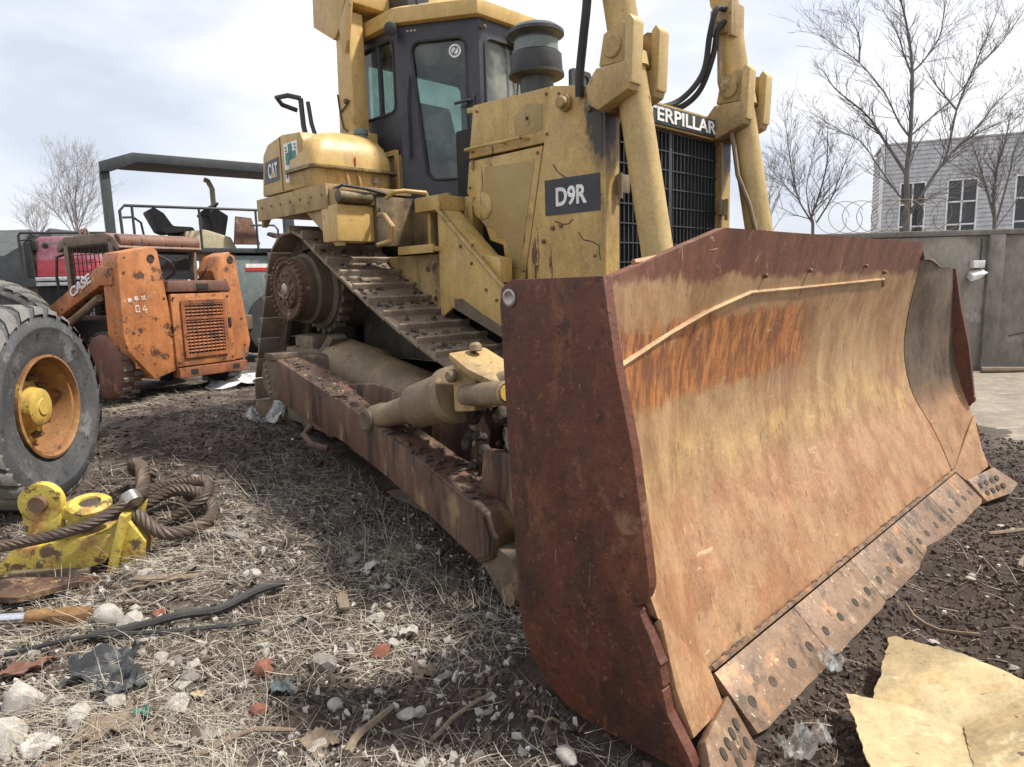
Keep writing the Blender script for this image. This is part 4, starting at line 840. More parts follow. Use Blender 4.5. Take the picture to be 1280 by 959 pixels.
# ---------------- tracks
S_C, S_R = (4.12, 1.60), .44; F_C, F_R = (1.62, .47), .41; R_C, R_R = (4.58, .66), .41
pts = []
for (cu, cz), r in ((S_C, S_R), (F_C, F_R), (R_C, R_R)):
    pts += [(cu + r * math.cos(2 * math.pi * k / 96), cz + r * math.sin(2 * math.pi * k / 96)) for k in range(96)]
def hull2(P):
    P = sorted(set(P)); cr = lambda o, a, b_: (a[0] - o[0]) * (b_[1] - o[1]) - (a[1] - o[1]) * (b_[0] - o[0])
    lo = []; hi = []
    for p in P:
        while len(lo) >= 2 and cr(lo[-2], lo[-1], p) <= 0: lo.pop()
        lo.append(p)
    for p in reversed(P):
        while len(hi) >= 2 and cr(hi[-2], hi[-1], p) <= 0: hi.pop()
        hi.append(p)
    return lo[:-1] + hi[:-1]
hl = hull2(pts)
dense = []
for i in range(len(hl)):
    a, b_ = hl[i], hl[(i + 1) % len(hl)]; L_ = math.hypot(b_[0] - a[0], b_[1] - a[1]); m_ = max(1, int(L_ / .03))
    for k in range(m_):
        t = k / m_; x = a[0] + (b_[0] - a[0]) * t; z = a[1] + (b_[1] - a[1]) * t
        if L_ > 1.5 and (a[1] + b_[1]) / 2 > 1.0: z -= .11 * math.sin(math.pi * t)      # top run sags
        dense.append((x, z))
seg = [math.hypot(dense[(i + 1) % len(dense)][0] - dense[i][0], dense[(i + 1) % len(dense)][1] - dense[i][1]) for i in range(len(dense))]
LEN = sum(seg); NS = round(LEN / .203); PIT = LEN / NS
def at_len(s):
    s %= LEN
    for i, l in enumerate(seg):
        if s <= l:
            t = s / l; a, b_ = dense[i], dense[(i + 1) % len(dense)]; return (a[0] + (b_[0] - a[0]) * t, a[1] + (b_[1] - a[1]) * t)
        s -= l
    return dense[0]
sh = B()           # shoe in its own frame: x along travel, y across, z outwards
prof = [(-.094, 0), (-.094, .020), (.056, .022), (.062, .060), (.084, .060), (.090, .020), (.102, .014), (.102, -.004)]
sh.prism([(a, -.305, b_) for a, b_ in prof], (0, .61, 0), .003)
for y in (-.17, .17):
    for x in (-.06, .02): sh.lathe((x, y, .02), (0, 0, 1), [(0, .02), (.014, .018)], 6)
shoe_me = sh.mesh('track_shoe', 30)
lk = B(); lk.box((-.105, -.13, -.115), (.105, -.075, -.004), .01).box((-.105, .075, -.115), (.105, .13, -.004), .01); lk.cyl((-.11, -.14, -.06), (-.11, .14, -.06), .035, n=12); link_me = lk.mesh('track_link')
for sgn in (-1, 1):
    trk = bpy.data.objects.new('track', None); col.objects.link(trk); trk.parent = dz; trk.location = D(0, sgn * 1.125, 0)
    for k in range(NS):
        p = at_len(k * PIT); p1 = at_len(k * PIT + .05); p0 = at_len(k * PIT - .05 + LEN)
        t = Vector((-(p1[0] - p0[0]), 0, p1[1] - p0[1])).normalized(); n_ = Vector((t.z, 0, -t.x))
        ctr = Vector((-3.3, 0, .95)); pos = D(p[0], 0, p[1])
        if n_.dot(pos - ctr) < 0: n_ = -n_
        y = n_.cross(t); M_ = Matrix((t, y, n_)).transposed().to_4x4(); M_.translation = pos
        for nm, me, mt in (('track_shoe', shoe_me, 'shoe'), ('track_link', link_me, 'frame_dirty')):
            o = link(nm, me, mt, trk); o.matrix_local = M_ @ Matrix.Rotation(random.uniform(-.012, .012), 4, 'Y')
    for (cu, cz), r, nm in ((F_C, F_R, 'front_idler'), (R_C, R_R, 'rear_idler')):
        q = B(); q.lathe(D(cu, sgn * 1.125 - .12, cz), (0, 1, 0), [(0, .10), (.0, r - .16), (.04, r - .13), (.08, r - .12), (.16, r - .12), (.20, r - .13), (.24, r - .16), (.24, .1)], 32); q.obj(nm, 'frame_dirty', dz)
    q = B(); q.lathe(D(S_C[0], sgn * 1.125 - .05, S_C[1]), (0, 1, 0), [(0, .2), (0, .34), (.10, .34), (.10, .2)], 32)
    for k in range(24):
        a = 2 * math.pi * k / 24; q.lathe(D(S_C[0] + .35 * math.cos(a), sgn * 1.125 - .05, S_C[1] + .35 * math.sin(a)), (0, 1, 0), [(0, .028), (.10, .028)], 8)
    q.obj('drive_sprocket', 'frame_dirty', dz)
    # final drive drum and bolted hub
    fdv = B(); fdv.lathe(D(S_C[0], sgn * .80, S_C[1]), (0, sgn, 0), [(0, .33), (.40, .33), (.42, .29), (.52, .285), (.54, .26), (.60, .26)], 48); fdr = fdv.obj('final_drive', 'frame_dirty', dz)
    hbm = B(); hbm.lathe(D(S_C[0], sgn * 1.40, S_C[1]), (0, sgn, 0), [(0, .25), (.07, .25), (.078, .238), (.078, .21), (.055, .195), (.055, .155), (.085, .145), (.085, .09), (.10, .085), (.10, .06), (.075, .055), (.075, .0001)], 48); hub = hbm.obj('drive_hub', 'hub', dz)
    for k in range(32):
        a = 2 * math.pi * k / 32; q = B(); q.lathe(D(S_C[0] + .246 * math.cos(a), sgn * 1.465, S_C[1] + .246 * math.sin(a)), (0, sgn, 0), [(0, .015), (.025, .015), (.03, .011)], 6); q.obj('hub_bolt', 'hub', hub)
    for k in range(10):
        a = 2 * math.pi * k / 10; q = B(); q.lathe(D(S_C[0] + .118 * math.cos(a), sgn * 1.484, S_C[1] + .118 * math.sin(a)), (0, sgn, 0), [(0, .016), (.018, .015)], 6); q.obj('hub_bolt', 'frame_dirty', hub)
    q = B(); q.lathe(D(S_C[0], sgn * 1.478, S_C[1]), (0, sgn, 0), [(0, .055), (.02, .05), (.025, .03)], 20); q.obj('hub_cap', 'steel', hub)
    # roller frame with the barrel of the recoil spring
    tf = B(); tf.prism([D(a, sgn * 1.40, b_) for a, b_ in [(4.45, .95), (4.38, 1.12), (3.85, 1.12), (3.60, 1.0), (3.55, .55), (2.1, .40), (2.1, .32), (4.45, .48)]], (0, -sgn * .40, 0), .02); tfo = tf.obj('roller_frame', 'frame_dirty', dz)
    a = D(3.78, sgn * 1.22, .93); b_ = D(2.50, sgn * 1.22, .70)
    q = B(); q.lathe(a, b_ - a, [(0, .18), (.03, .275), (.45, .285), (.48, .265), (1.18, .265), (1.22, .25), (1.30, .245)], 40); q.obj('recoil_barrel', 'bronze', tfo)
    q = B(); q.prism([D(u, sgn * 1.49, z) for u, z in [(3.22, .95), (2.72, .85), (2.80, .40), (3.28, .45)]], (0, -sgn * .03, 0), .01); q.obj('barrel_skirt', 'bronze', tfo)
    q = B(); q.lathe(D(3.28, sgn * 1.483, .80), (0, sgn, .15), [(0, .10), (.03, .10), (.04, .085), (.04, .05), (.03, .045)], 20); q.obj('inspection_cover', 'frame_dirty', tfo)
    for k in range(8):
        aa = 2 * math.pi * k / 8; q = B(); q.lathe(D(3.28 + .075 * math.cos(aa), sgn * 1.515, .80 + .075 * math.sin(aa)), (0, sgn, .15), [(0, .013), (.02, .012)], 6); q.obj('cover_bolt', 'steel', tfo)
    q = B(); q.prism([D(u, sgn * 1.36, z) for u, z in [(2.46, .92), (2.36, .99), (1.95, .86), (1.86, .72), (1.9, .45), (2.44, .50)]], (0, -sgn * .34, 0), .02); q.obj('idler_arm', 'arm', tfo)
    q = B(); q.box(D(4.28, sgn * 1.36, 1.10), D(3.98, sgn * 1.10, 1.22), .02).prism([D(u, sgn * 1.38, z) for u, z in [(3.86, 1.10), (3.68, 1.24), (3.62, 1.21), (3.76, 1.06)]], (0, -sgn * .14, 0), .008); q.obj('pivot_cover', 'frame_dirty', tfo)
    for k in range(7):
        u = 2.0 + .4 * k; zb = F_C[1] - F_R + (R_C[1] - R_R - F_C[1] + F_R) * (u - F_C[0]) / (R_C[0] - F_C[0])
        q = B(); q.lathe(D(u, sgn * 1.125 - .16, zb + .255), (0, 1, 0), [(0, .06), (.03, .06), (.03, .125), (.08, .125), (.08, .10), (.24, .10), (.24, .125), (.29, .125), (.29, .06), (.32, .06)], 20); q.obj('track_roller', 'frame_dirty', dz)

# ---------------- push arms and brace
for sgn in (-1, 1):
    vo = sgn * 1.86; th = -sgn * .24
    pa = B(); pa.prism([D(a, vo, b_) for a, b_ in [(3.66, 1.07), (3.58, 1.10), (2.6, .855), (1.86, .635), (1.36, .455), (1.30, .34), (1.32, .23), (1.42, .17), (1.82, .33), (2.21, .47), (2.68, .61), (3.22, .72), (3.58, .79), (3.68, .86)]], (0, th, 0), .012)
    arm = pa.obj('push_arm', 'arm', dz)
    q = B(); q.prism([D(a, vo + sgn * .006, b_) for a, b_ in [(1.86, .62), (1.37, .44), (1.325, .33), (1.34, .24), (1.44, .20), (1.90, .38)]], (0, -sgn * .004, 0)); q.obj('wear_pad', 'arm', arm)
    q = B(); q.prism([D(a, vo - sgn * .16, b_) for a, b_ in [(1.58, .45), (1.55, .70), (1.50, .735), (1.20, .735), (1.16, .68), (1.20, .38), (1.25, .30), (1.40, .3)]], (0, -sgn * .05, 0), .01); q.obj('upright_lug', 'arm', arm)
    q = B(); q.prism([D(a, vo - sgn * .03, b_) for a, b_ in [(1.40, .30), (1.24, .26), (1.14, .16), (1.12, .05), (1.18, -.02), (1.28, -.02), (1.37, .08), (1.44, .16)]], (0, th * .7, 0), .025); q.obj('clevis', 'frame_dirty', arm)
    q = B(); q.lathe(D(1.215, vo - sgn * .03, .06), (0, sgn, 0), [(0, .055), (.012, .055), (.012, .042), (.006, .04)], 20); q.cyl(D(1.215, vo, .06), D(1.215, vo + th * 1.2, .06), .05); q.obj('clevis_pin', 'bronze', arm)
    q = B(); q.cyl(D(1.215, vo + th * .9, .06), D(.85, vo + th * .9, .15), .08); q.obj('blade_link', 'bronze', arm)
    # trunnion cap at the rear
    q = B(); q.lathe(D(3.68, vo + sgn * .015, .95), (0, -sgn, 0), [(0, .13), (.02, .16), (.30, .17), (.45, .15)], 24).box(D(3.60, vo + sgn * .02, 1.09), D(3.74, vo - sgn * .2, 1.14), .012); q.obj('trunnion_cap', 'frame_dirty', arm)
    for k in range(6):
        q = B(); q.lathe(D(3.735 - .01 * k, vo + sgn * .012, 1.05 - .04 * k), (0, sgn, 0), [(0, .016), (.018, .014)], 6); q.obj('cap_bolt', 'steel', arm)
    q = B(); q.prism([D(a, vo - sgn * .2, b_) for a, b_ in [(2.95, .95), (2.62, .98), (2.34, .93), (2.28, .75), (2.95, .93)]], (0, -sgn * .03, 0), .006); q.obj('brace_bracket', 'arm', arm)
    q = B(); q.tube([D(3.10, vo + sgn * .01, .68), D(3.12, vo + sgn * .06, .62), D(3.0, vo + sgn * .07, .575), D(2.88, vo + sgn * .02, .55)], .024, 8); q.obj('tow_loop', 'arm', arm)
    # tilt brace
    a = D(2.42, sgn * 1.78, .80); b_ = D(1.64, sgn * 1.68, 1.04); dd = (b_ - a).normalized()
    q = B(); q.lathe(a - dd * .03, dd, [(0, .06), (.02, .085), (.10, .085), (.12, .075), (.32, .08), (.40, .125), (.66, .14), (.68, .16), (.74, .16), (.74, .10)], 32); brc = q.obj('tilt_brace', 'bronze', dz)
    q = B(); q.lathe(a + Vector((0, sgn * .07, 0)), (0, sgn, 0), [(-.17, .07), (.02, .07), (.03, .055), (.02, .03)], 20); q.obj('brace_pin', 'frame_dirty', brc)
    c1 = b_ + dd * .02
    q = B(); q.hexa([c1 + Vector(p) for p in ((-.05, -.11, -.12), (.10, -.09, -.10), (.10, .12, -.10), (-.05, .14, -.12), (-.06, -.10, .16), (.09, -.06, .14), (.09, .10, .14), (-.06, .12, .16))], .02); q.prism([c1 + Vector(p) for p in ((-.06, -.12, .16), (.10, -.13, .09), (.22, -.05, .02), (.22, .10, .02), (.10, .14, .11), (-.06, .14, .17))], (0, 0, .04), .01); q.obj('brace_yoke', 'yellow_dusty', brc)
    for p in ((.0, .02, .20), (-.02, -.12, .08), (.02, .13, .1)):
        q = B(); q.lathe(c1 + Vector(p), (-.2, -.1 * sgn, 1) if p[2] > .15 else (0, sgn if p[1] * sgn > 0 else -sgn, .1), [(0, .035), (.03, .035), (.045, .022)], 12); q.obj('yoke_bolt', 'bronze', brc)
    q = B(); e_ = D(1.26, sgn * 1.78, 1.07); s0 = D(1.62, sgn * 1.74, 1.02); q.lathe(s0, e_ - s0, [(0, .06), (.36, .062), (.365, .05), (.35, .045)], 20); q.cyl(c1, D(.72, sgn * 1.5, 1.28), .055); q.obj('screw_tube', 'bronze', brc)
    q = B(); q.lathe(e_, e_ - s0, [(-.02, .044), (.003, .042), (.004, .01)], 14); q.obj('tube_end', 'rim', brc)
# greasy lumps below the brace
q = B()
for k in range(90):
    p = D(random.uniform(1.22, 1.75), random.uniform(-1.66, -1.4), random.uniform(.50, .95)); r = random.uniform(.012, .05); q.lathe(p, (random.random() - .5, random.random() - .5, 1), [(-r, r * .2), (-r * .5, r * .8), (0, r), (r * .6, r * .75), (r, r * .2)], 7)
q.obj('greasy_joint', 'grime', dz)['kind'] = 'stuff'
q = B(); q.lathe(D(1.32, -1.60, .80), (.6, -1, .3), [(0, .11), (.02, .11), (.02, .05), (.06, .05)], 14); q.obj('steel_flange', 'bronze', dz)
hose([D(1.38, -1.55, .78), D(1.30, -1.62, .62), D(1.26, -1.66, .5), D(1.22, -1.6, .35)], .016)

# packed soil and dust lumps lying on the undercarriage
def lumps(name, pts, smin, smax, mat, parent):
    n = len(pts); P = np.array(pts); s = rng.uniform(0, 1, n) ** 2 * (smax - smin) + smin; V = np.zeros((n, 8, 3)); base = np.array([[-1, -1], [1, -1], [1, 1], [-1, 1]], float)
    for i in range(8):
        k = .55 if i > 3 else 1; V[:, i] = P + np.stack([base[i % 4, 0] * s * k * (1 + .35 * rng.normal(size=n)), base[i % 4, 1] * s * k * (1 + .35 * rng.normal(size=n)), (s * .5 if i > 3 else -s * .2) * (1 + .3 * rng.normal(size=n))], -1)
    F = np.array([[3, 2, 1, 0], [4, 5, 6, 7], [0, 1, 5, 4], [1, 2, 6, 5], [2, 3, 7, 6], [3, 0, 4, 7]]); Q = (np.arange(n)[:, None, None] * 8 + F[None]).reshape(-1, 4)
    o = raw_mesh(name, V.reshape(-1, 3), Q, mat, False, parent); o['kind'] = 'stuff'; return o
pts_ = []
for k in range(1500):
    s_l = random.uniform(0, LEN); p_ = at_len(s_l); p1_ = at_len(s_l + .03)
    if p_[1] < .85 or p_[0] > 4.1: continue
    du, dzz = p1_[0] - p_[0], p1_[1] - p_[1]; L_ = math.hypot(du, dzz); nu, nz = -dzz / L_, du / L_
    if nz < 0: nu, nz = -nu, -nz
    pts_.append(D(p_[0] + nu * .022, -random.uniform(.83, 1.42), p_[1] + nz * .022))
for k in range(260): u = random.uniform(3.62, 4.36); pts_.append(D(u, -random.uniform(1.02, 1.38), 1.12))
for k in range(170):
    u = random.uniform(1.5, 3.55); z = np.interp(u, [1.36, 1.86, 2.6, 3.58], [.455, .635, .855, 1.10]); pts_.append(D(u, -random.uniform(1.64, 1.85), float(z) + .003))
lumps('packed_mud', pts_, .004, .026, 'soil_clod', dz)
# bolt rows on the panels, bolted edges of the frame
for u, z in [(1.905, 2.76), (1.905, 2.52), (2.56, 2.78), (2.61, 2.52), (1.99, 2.42), (2.14, 1.68), (2.63, 2.42), (2.66, 2.28), (1.53, 2.66), (1.53, 1.75), (1.53, 1.5), (1.80, 2.74), (2.02, 1.80)]:
    q = B(); q.lathe(D(u, -W - .001, z), (0, -1, 0), [(0, .011), (.006, .010), (.009, .005)], 6); q.obj('panel_bolt', 'bolt', dz)
for z in (1.9, 2.15, 2.4):
    q = B(); q.cyl(D(2.62, -W - .004, z - .0), D(2.62, -W - .004, z + .06), .012, n=8); q.obj('panel_hinge', 'yellow_dusty', dz)

# ================================================================== other machines
def rot2(a): return Vector((math.cos(a), math.sin(a)))
def tyre_wheel(name, label, cat, centre, ang, R, Wd, rim_r, group=None, hubbed=True, tread='tyre', axle=True):
    """upright wheel; local +x is the outer face direction"""
    t = thing(name, label, cat, centre, ang, group)
    hw = Wd / 2
    prof = [(-hw * .82, rim_r), (-hw * .96, rim_r + (R - rim_r) * .3), (-hw, R * .82), (-hw * .93, R * .93), (-hw * .8, R * .975), (-hw * .3, R), (hw * .3, R), (hw * .8, R * .975), (hw * .93, R * .93), (hw, R * .82), (hw * 1.02, R * .80), (hw * 1.02, R * .785), (hw, R * .775), (hw * .985, rim_r + (R - rim_r) * .42), (hw * .94, rim_r + (R - rim_r) * .36), (hw * .95, rim_r + (R - rim_r) * .2), (hw * .82, rim_r)]
    q = B(); q.lathe((0, 0, R), (1, 0, 0), prof, 72, False); ty = q.obj('tyre', 'tyre_wall', t, 50)
    lug = B(); NL = 26
    for k in range(NL):
        a0 = 2 * math.pi * k / NL
        for sd in (-1, 1):
            pts_o = []; 
            for s, (xf, rr) in enumerate(((.10, 1.0), (.55, .995), (.86, .965), (1.0, .90))):
                pts_o.append((sd * hw * xf, R * rr, a0 + (.5 if sd > 0 else 0) * 2 * math.pi / NL + .10 * s))
            wv = .5 * 2 * math.pi / NL
            top = []; 
            for x, r, a in pts_o:
                top.append([Vector((x * 1.01, math.cos(a + d) * (r + h), R + math.sin(a + d) * (r + h))) for d, h in ((-wv * .70, -.008), (-wv * .58, .014), (wv * .58, .014), (wv * .70, -.008))])
            lug.grid(top)
    lg = lug.obj('tread_lugs', tread, t, 40)
    if hubbed:
        q = B(); q.lathe((0, 0, R), (1, 0, 0), [(hw * .70, rim_r * 1.0), (hw * .95, rim_r * 1.04), (hw * .97, rim_r * .99), (hw * .9, rim_r * .96), (hw * .82, rim_r * .96), (hw * .80, rim_r * .90), (hw * .60, rim_r * .87), (hw * .12, rim_r * .84), (hw * .05, rim_r * .3)], 56, False); rm = q.obj('rim', 'rim_rust', t, 40)
        q = B(); q.lathe((0, 0, R), (1, 0, 0), [(hw * .10, rim_r * .84), (hw * .16, rim_r * .74), (hw * .20, rim_r * .56), (hw * .32, rim_r * .52), (hw * .36, rim_r * .42), (hw * .66, rim_r * .37), (hw * .72, rim_r * .30), (hw * .72, rim_r * .17), (hw * .76, rim_r * .16), (hw * .76, .0002)], 40, False); hb = q.obj('hub', 'rim', t, 40)
        for k in range(10):
            a = 2 * math.pi * k / 10; q = B(); q.lathe((hw * .17, rim_r * .62 * math.cos(a), R + rim_r * .62 * math.sin(a)), (1, 0, 0), [(0, .028), (.04, .028), (.045, .02), (.07, .016)], 8); q.obj('wheel_nut', 'bolt', hb)
    if axle:
        q = B(); q.lathe((0, 0, R), (-1, 0, 0), [(.0, .10), (hw, .10), (hw + .3, .12), (hw + .9, .16)], 20); q.obj('axle', 'rim' if hubbed else 'frame_dirty', t)
    return t
wx, wy = -3.46, 4.62
tyre_wheel('machine_wheel', 'big worn grey tyre on a yellow dished rim, beside the yellow rope block', 'wheel', (wx, wy, gz(wx, wy) - .02), R_(5), .70, .50, .35)
tyre_wheel('spare_tyre', 'old bare tyre standing behind the big yellow rimmed wheel', 'tyre', (-6.0, 7.75, gz(-6.0, 7.75) - .02), R_(-60), .72, .55, .36, hubbed=False, axle=False)

# ---------------- skid steer loader (x = to its right, y = forward, z up)
ss_loc = (-4.14, 7.24); SG = gz(-4.0, 7.6) - .01
ss = thing('skid_steer_loader', 'small orange skid steer loader seen from behind, paint scuffed and rusty', 'loader', (ss_loc[0], ss_loc[1], SG), R_(59)); ss.scale = (.92, .92, .95)
for x0, x1, sgn in ((-.02, .56, -1), (1.30, 1.66, 1)):
    q = B()
    if sgn < 0: o = [(-.02, .78), (.0, 1.62), (.03, 1.72), (.44, 1.80), (.50, 1.74), (.66, .34), (.30, .25), (.02, .60)]
    else: o = [(1.22, 1.52), (1.34, 1.70), (1.50, 1.76), (1.58, 1.70), (1.72, .60), (1.66, .38), (1.44, .36), (1.34, 1.1)]
    q.prism([(a, .0, b_) for a, b_ in o], (0, .34, 0), .02); tw = q.obj('rear_tower', 'orange', ss)
    px_ = .40 if sgn < 0 else 1.50
    q = B(); q.lathe((px_, -.006, 1.66), (0, -1, 0), [(0, .045), (.006, .045), (.006, .03), (-.01, .028)], 16); q.obj('pivot_hole', 'grime', tw)
q = B(); q.prism([(a, .02, b_) for a, b_ in [(.10, .40), (.62, .38), (.62, .44), (.08, .62)]], (0, .02, 0)); q.obj('lower_lip', 'orange_rust', ss)
q = B(); q.box((.585, -.03, .36), (1.43, .04, 1.24), .015); dr = q.obj('engine_door', 'orange', ss)
fr_o = rrect(.70, 1.33, .46, 1.16, .02); fr_i = rrect(.745, 1.285, .505, 1.115, .015)
q = B(); frame_mesh(q, fr_o, fr_i, lambda p: Vector((p[0], -.032, p[1])), (0, -.022, 0)); q.obj('grille_frame', 'orange_rust', dr)
q = B(); q.box((.745, -.034, .505), (1.285, -.031, 1.115)); q.obj('grille_back', 'dark', dr)
for k in range(15):
    z = .53 + k * .0405; q = B(); q.hexa([(.745, -.052, z), (1.285, -.052, z), (1.285, -.036, z + .016), (.745, -.036, z + .016), (.745, -.052, z + .006), (1.285, -.052, z + .006), (1.285, -.036, z + .022), (.745, -.036, z + .022)]); q.obj('grille_slat', 'orange_rust', dr)
for k in range(9):
    x = .775 + k * .06; q = B(); q.box((x - .003, -.057, .505), (x + .003, -.0525, 1.115)); q.obj('grille_bar', 'orange_rust', dr)
q = B(); q.box((.745, -.058, .92), (1.285, -.03, .955), .003); q.obj('grille_rail', 'orange_rust', dr)
q = B(); q.prism([(a, -.03, b_) for a, b_ in [(.55, 1.26), (1.46, 1.26), (1.42, 1.40), (.57, 1.40)]], (0, .50, 0), .03); rc_ = q.obj('radiator_cover', 'brown', ss)
q = B(); q.box((.95, -.038, 1.29), (1.12, -.02, 1.36), .006); q.obj('cover_latch', 'dark', rc_)
q = B(); q.box((.60, -.05, .22), (1.60, .10, .345), .012); bmp = q.obj('bumper', 'orange_rust', ss)
for x in (.80, 1.42):
    q = B(); q.box((x - .05, -.054, .255), (x + .05, -.045, .315)); q.obj('bumper_slot', 'dark', bmp)
q = B(); q.box((.22, .3, .26), (1.44, 2.3, .95), .02).box((.3, .3, .9), (1.36, .75, 1.3), .02); q.obj('chassis', 'dark', ss)
# rollover cab with mesh sides
q = B()
for x in (.30, 1.36):
    q.box((x - .03, .55, .95), (x + .03, .65, 1.93), .01).box((x - .03, 1.60, .95), (x + .03, 1.70, 1.93), .01).box((x - .03, .55, .92), (x + .03, 1.70, 1.0), .01)
cabf = q.obj('cab_frame', 'cabgrey', ss)
q = B(); q.prism([(.27, a, b_) for a, b_ in [(.40, 1.80), (.52, 1.93), (.70, 1.985), (1.65, 1.985), (1.80, 1.94), (1.90, 1.84), (1.86, 1.80), (1.7, 1.86), (.6, 1.86), (.46, 1.76)]], (1.12, 0, 0), .02); q.obj('cab_roof', 'cabgrey', cabf)
q = B(); q.lathe((.30, .50, 1.87), (1, 0, 0), [(0, .06), (.0, .09), (1.06, .09), (1.06, .06)], 16); rvis = q.obj('roof_roll', 'brown', cabf)
for k in range(4):
    q = B(); q.lathe((.45 + .22 * k, .41, 1.86), (0, -1, 0), [(0, .012), (.01, .01)], 8); q.obj('roof_bolt', 'bolt', rvis)
for x in (.285, 1.375):
    q = B()
    for k in range(10): y = .70 + k * .10; q.box((x - .004, y - .005, 1.0), (x + .004, y + .005, 1.86))
    for k in range(9): z = 1.05 + k * .10; q.box((x - .009, .65, z - .005), (x - .0045, 1.60, z + .005))
    q.obj('side_screen', 'rubber', cabf)['kind'] = 'stuff'
q = B(); q.box((.40, .56, 1.42), (1.28, .575, 1.78), .004); q.obj('rear_window', 'winglass', cabf)
q = B(); q.box((.36, .66, .6), (1.30, .72, 1.42)).box((.45, 1.3, .6), (1.2, 1.5, 1.25), .05); q.obj('cab_inside', 'dark', cabf)
q = B(); q.tube([(.36, 1.72, 1.80), (.20, 1.74, 1.74), (.17, 1.74, 1.5), (.19, 1.74, 1.1)], .018, 8); q.obj('grab_bar', 'rubber', cabf)
q = B(); q.lathe((.52, 1.62, 1.98), (0, 0, 1), [(0, .02), (.10, .02)], 8); q.tube([(.48, 1.66, 1.99), (.48, 1.66, 2.08), (.56, 1.66, 2.10), (.60, 1.66, 2.0)], .022, 8); q.obj('lifting_hook', 'cabgrey', cabf)
# exhaust and hanging wire at the back
q = B(); q.tube([(.62, .36, 1.36), (.62, .32, 1.46), (.66, .25, 1.52)], .035, 10); q.obj('exhaust_stub', 'bolt', ss)
q = B(); q.tube([(.50, .3, 1.9), (.48, .26, 1.75), (.55, .2, 1.6), (.60, .2, 1.45), (.70, .24, 1.38)], .007, 5); q.obj('loose_wire', 'rubber', ss)
# lift arm on the left with lettering
q = B(); q.prism([(-.03, a, b_) for a, b_ in [(.10, 1.55), (.36, 1.58), (1.90, 1.02), (2.3, .80), (2.3, .62), (1.80, .86), (.36, 1.36), (.10, 1.36)]], (.15, 0, 0), .012); la = q.obj('lift_arm', 'orange', ss)
q = B(); q.prism([(1.53, a, b_) for a, b_ in [(.10, 1.55), (.36, 1.58), (1.90, 1.02), (2.3, .80), (2.3, .62), (1.80, .86), (.36, 1.36), (.10, 1.36)]], (.15, 0, 0), .012); q.obj('lift_arm', 'orange', ss)
ax_d = Vector((0, -1.54, .56)).normalized()
text('arm_lettering', 'CASE', 'white', la, (-.034, 1.02, 1.225), ax_d, Vector((0, .36, .93)), .52, .115, .004, .03)
q = B(); q.tube([(.02, .5, 1.22), (.02, 1.1, .98), (.02, 1.7, .78)], .045, 12); q.tube([(.02, 1.6, .82), (.02, 2.1, .66)], .028, 10); q.obj('lift_ram', 'bronze', ss)
# hand painted marks on the tower
def strokes(ox, oz, segs, s=.05):
    q = B()
    for a, b_, c_, d_ in segs: q.tube([(ox + a * s, -.003, oz + b_ * s), (ox + c_ * s, -.003, oz + d_ * s)], .0045, 5)
    q.obj('painted_mark', 'white', ss)
strokes(.07, 1.16, [(0, .7, 1, .7), (.3, 1, .3, 0), (.7, 1, .7, 0), (0, .3, 1, .3)]); strokes(.15, 1.17, [(0, .9, .9, .9), (.4, 1, .1, .5), (0, .45, 1, .45), (.5, .7, .5, 0)])
strokes(.235, 1.18, [(.1, 1, .1, 0), (.1, .9, .4, .7), (.6, .9, .9, .9), (.7, 1, .5, 0), (.6, .4, 1, 0)]); strokes(.32, 1.19, [(0, .6, .2, .4), (.5, .9, .6, .7), (.8, .5, .9, .3)])
strokes(.145, 1.03, [(.1, .2, .1, .9), (.1, .9, .5, 1), (.5, 1, .6, .2), (.6, .2, .1, .2)], .09); strokes(.23, 1.03, [(.4, 1, .1, .4), (.1, .4, .7, .4), (.5, .8, .5, 0)], .09)
for x, y in ((.10, .52), (.10, 1.66), (1.56, .52), (1.56, 1.66)):
    q = B(); q.lathe((x - .14, y, .40), (1, 0, 0), [(0, .22), (.0, .33), (.03, .385), (.08, .41), (.22, .41), (.27, .385), (.29, .33), (.29, .22)], 40); w = q.obj('wheel', 'tyre', ss, 40); w.data.materials[0] = MAT['brown'] if x < 1 and y < 1 else MAT['rubber']
    lugs = B()
    for k in range(20):
        a = 2 * math.pi * k / 20
        for s in (0, 1):
            aa = a + s * .157; x0 = x - .14 + (.03 if s == 0 else .15); lugs.grid([[Vector((x0 + .11 * i, y + math.cos(aa + d) * (.41 + h), .40 + math.sin(aa + d) * (.41 + h))) for d, h in ((-.07, -.004), (-.05, .016), (.05, .016), (.07, -.004))] for i in (0, 1)])
    l_ = lugs.obj('tread', 'tyre', w)

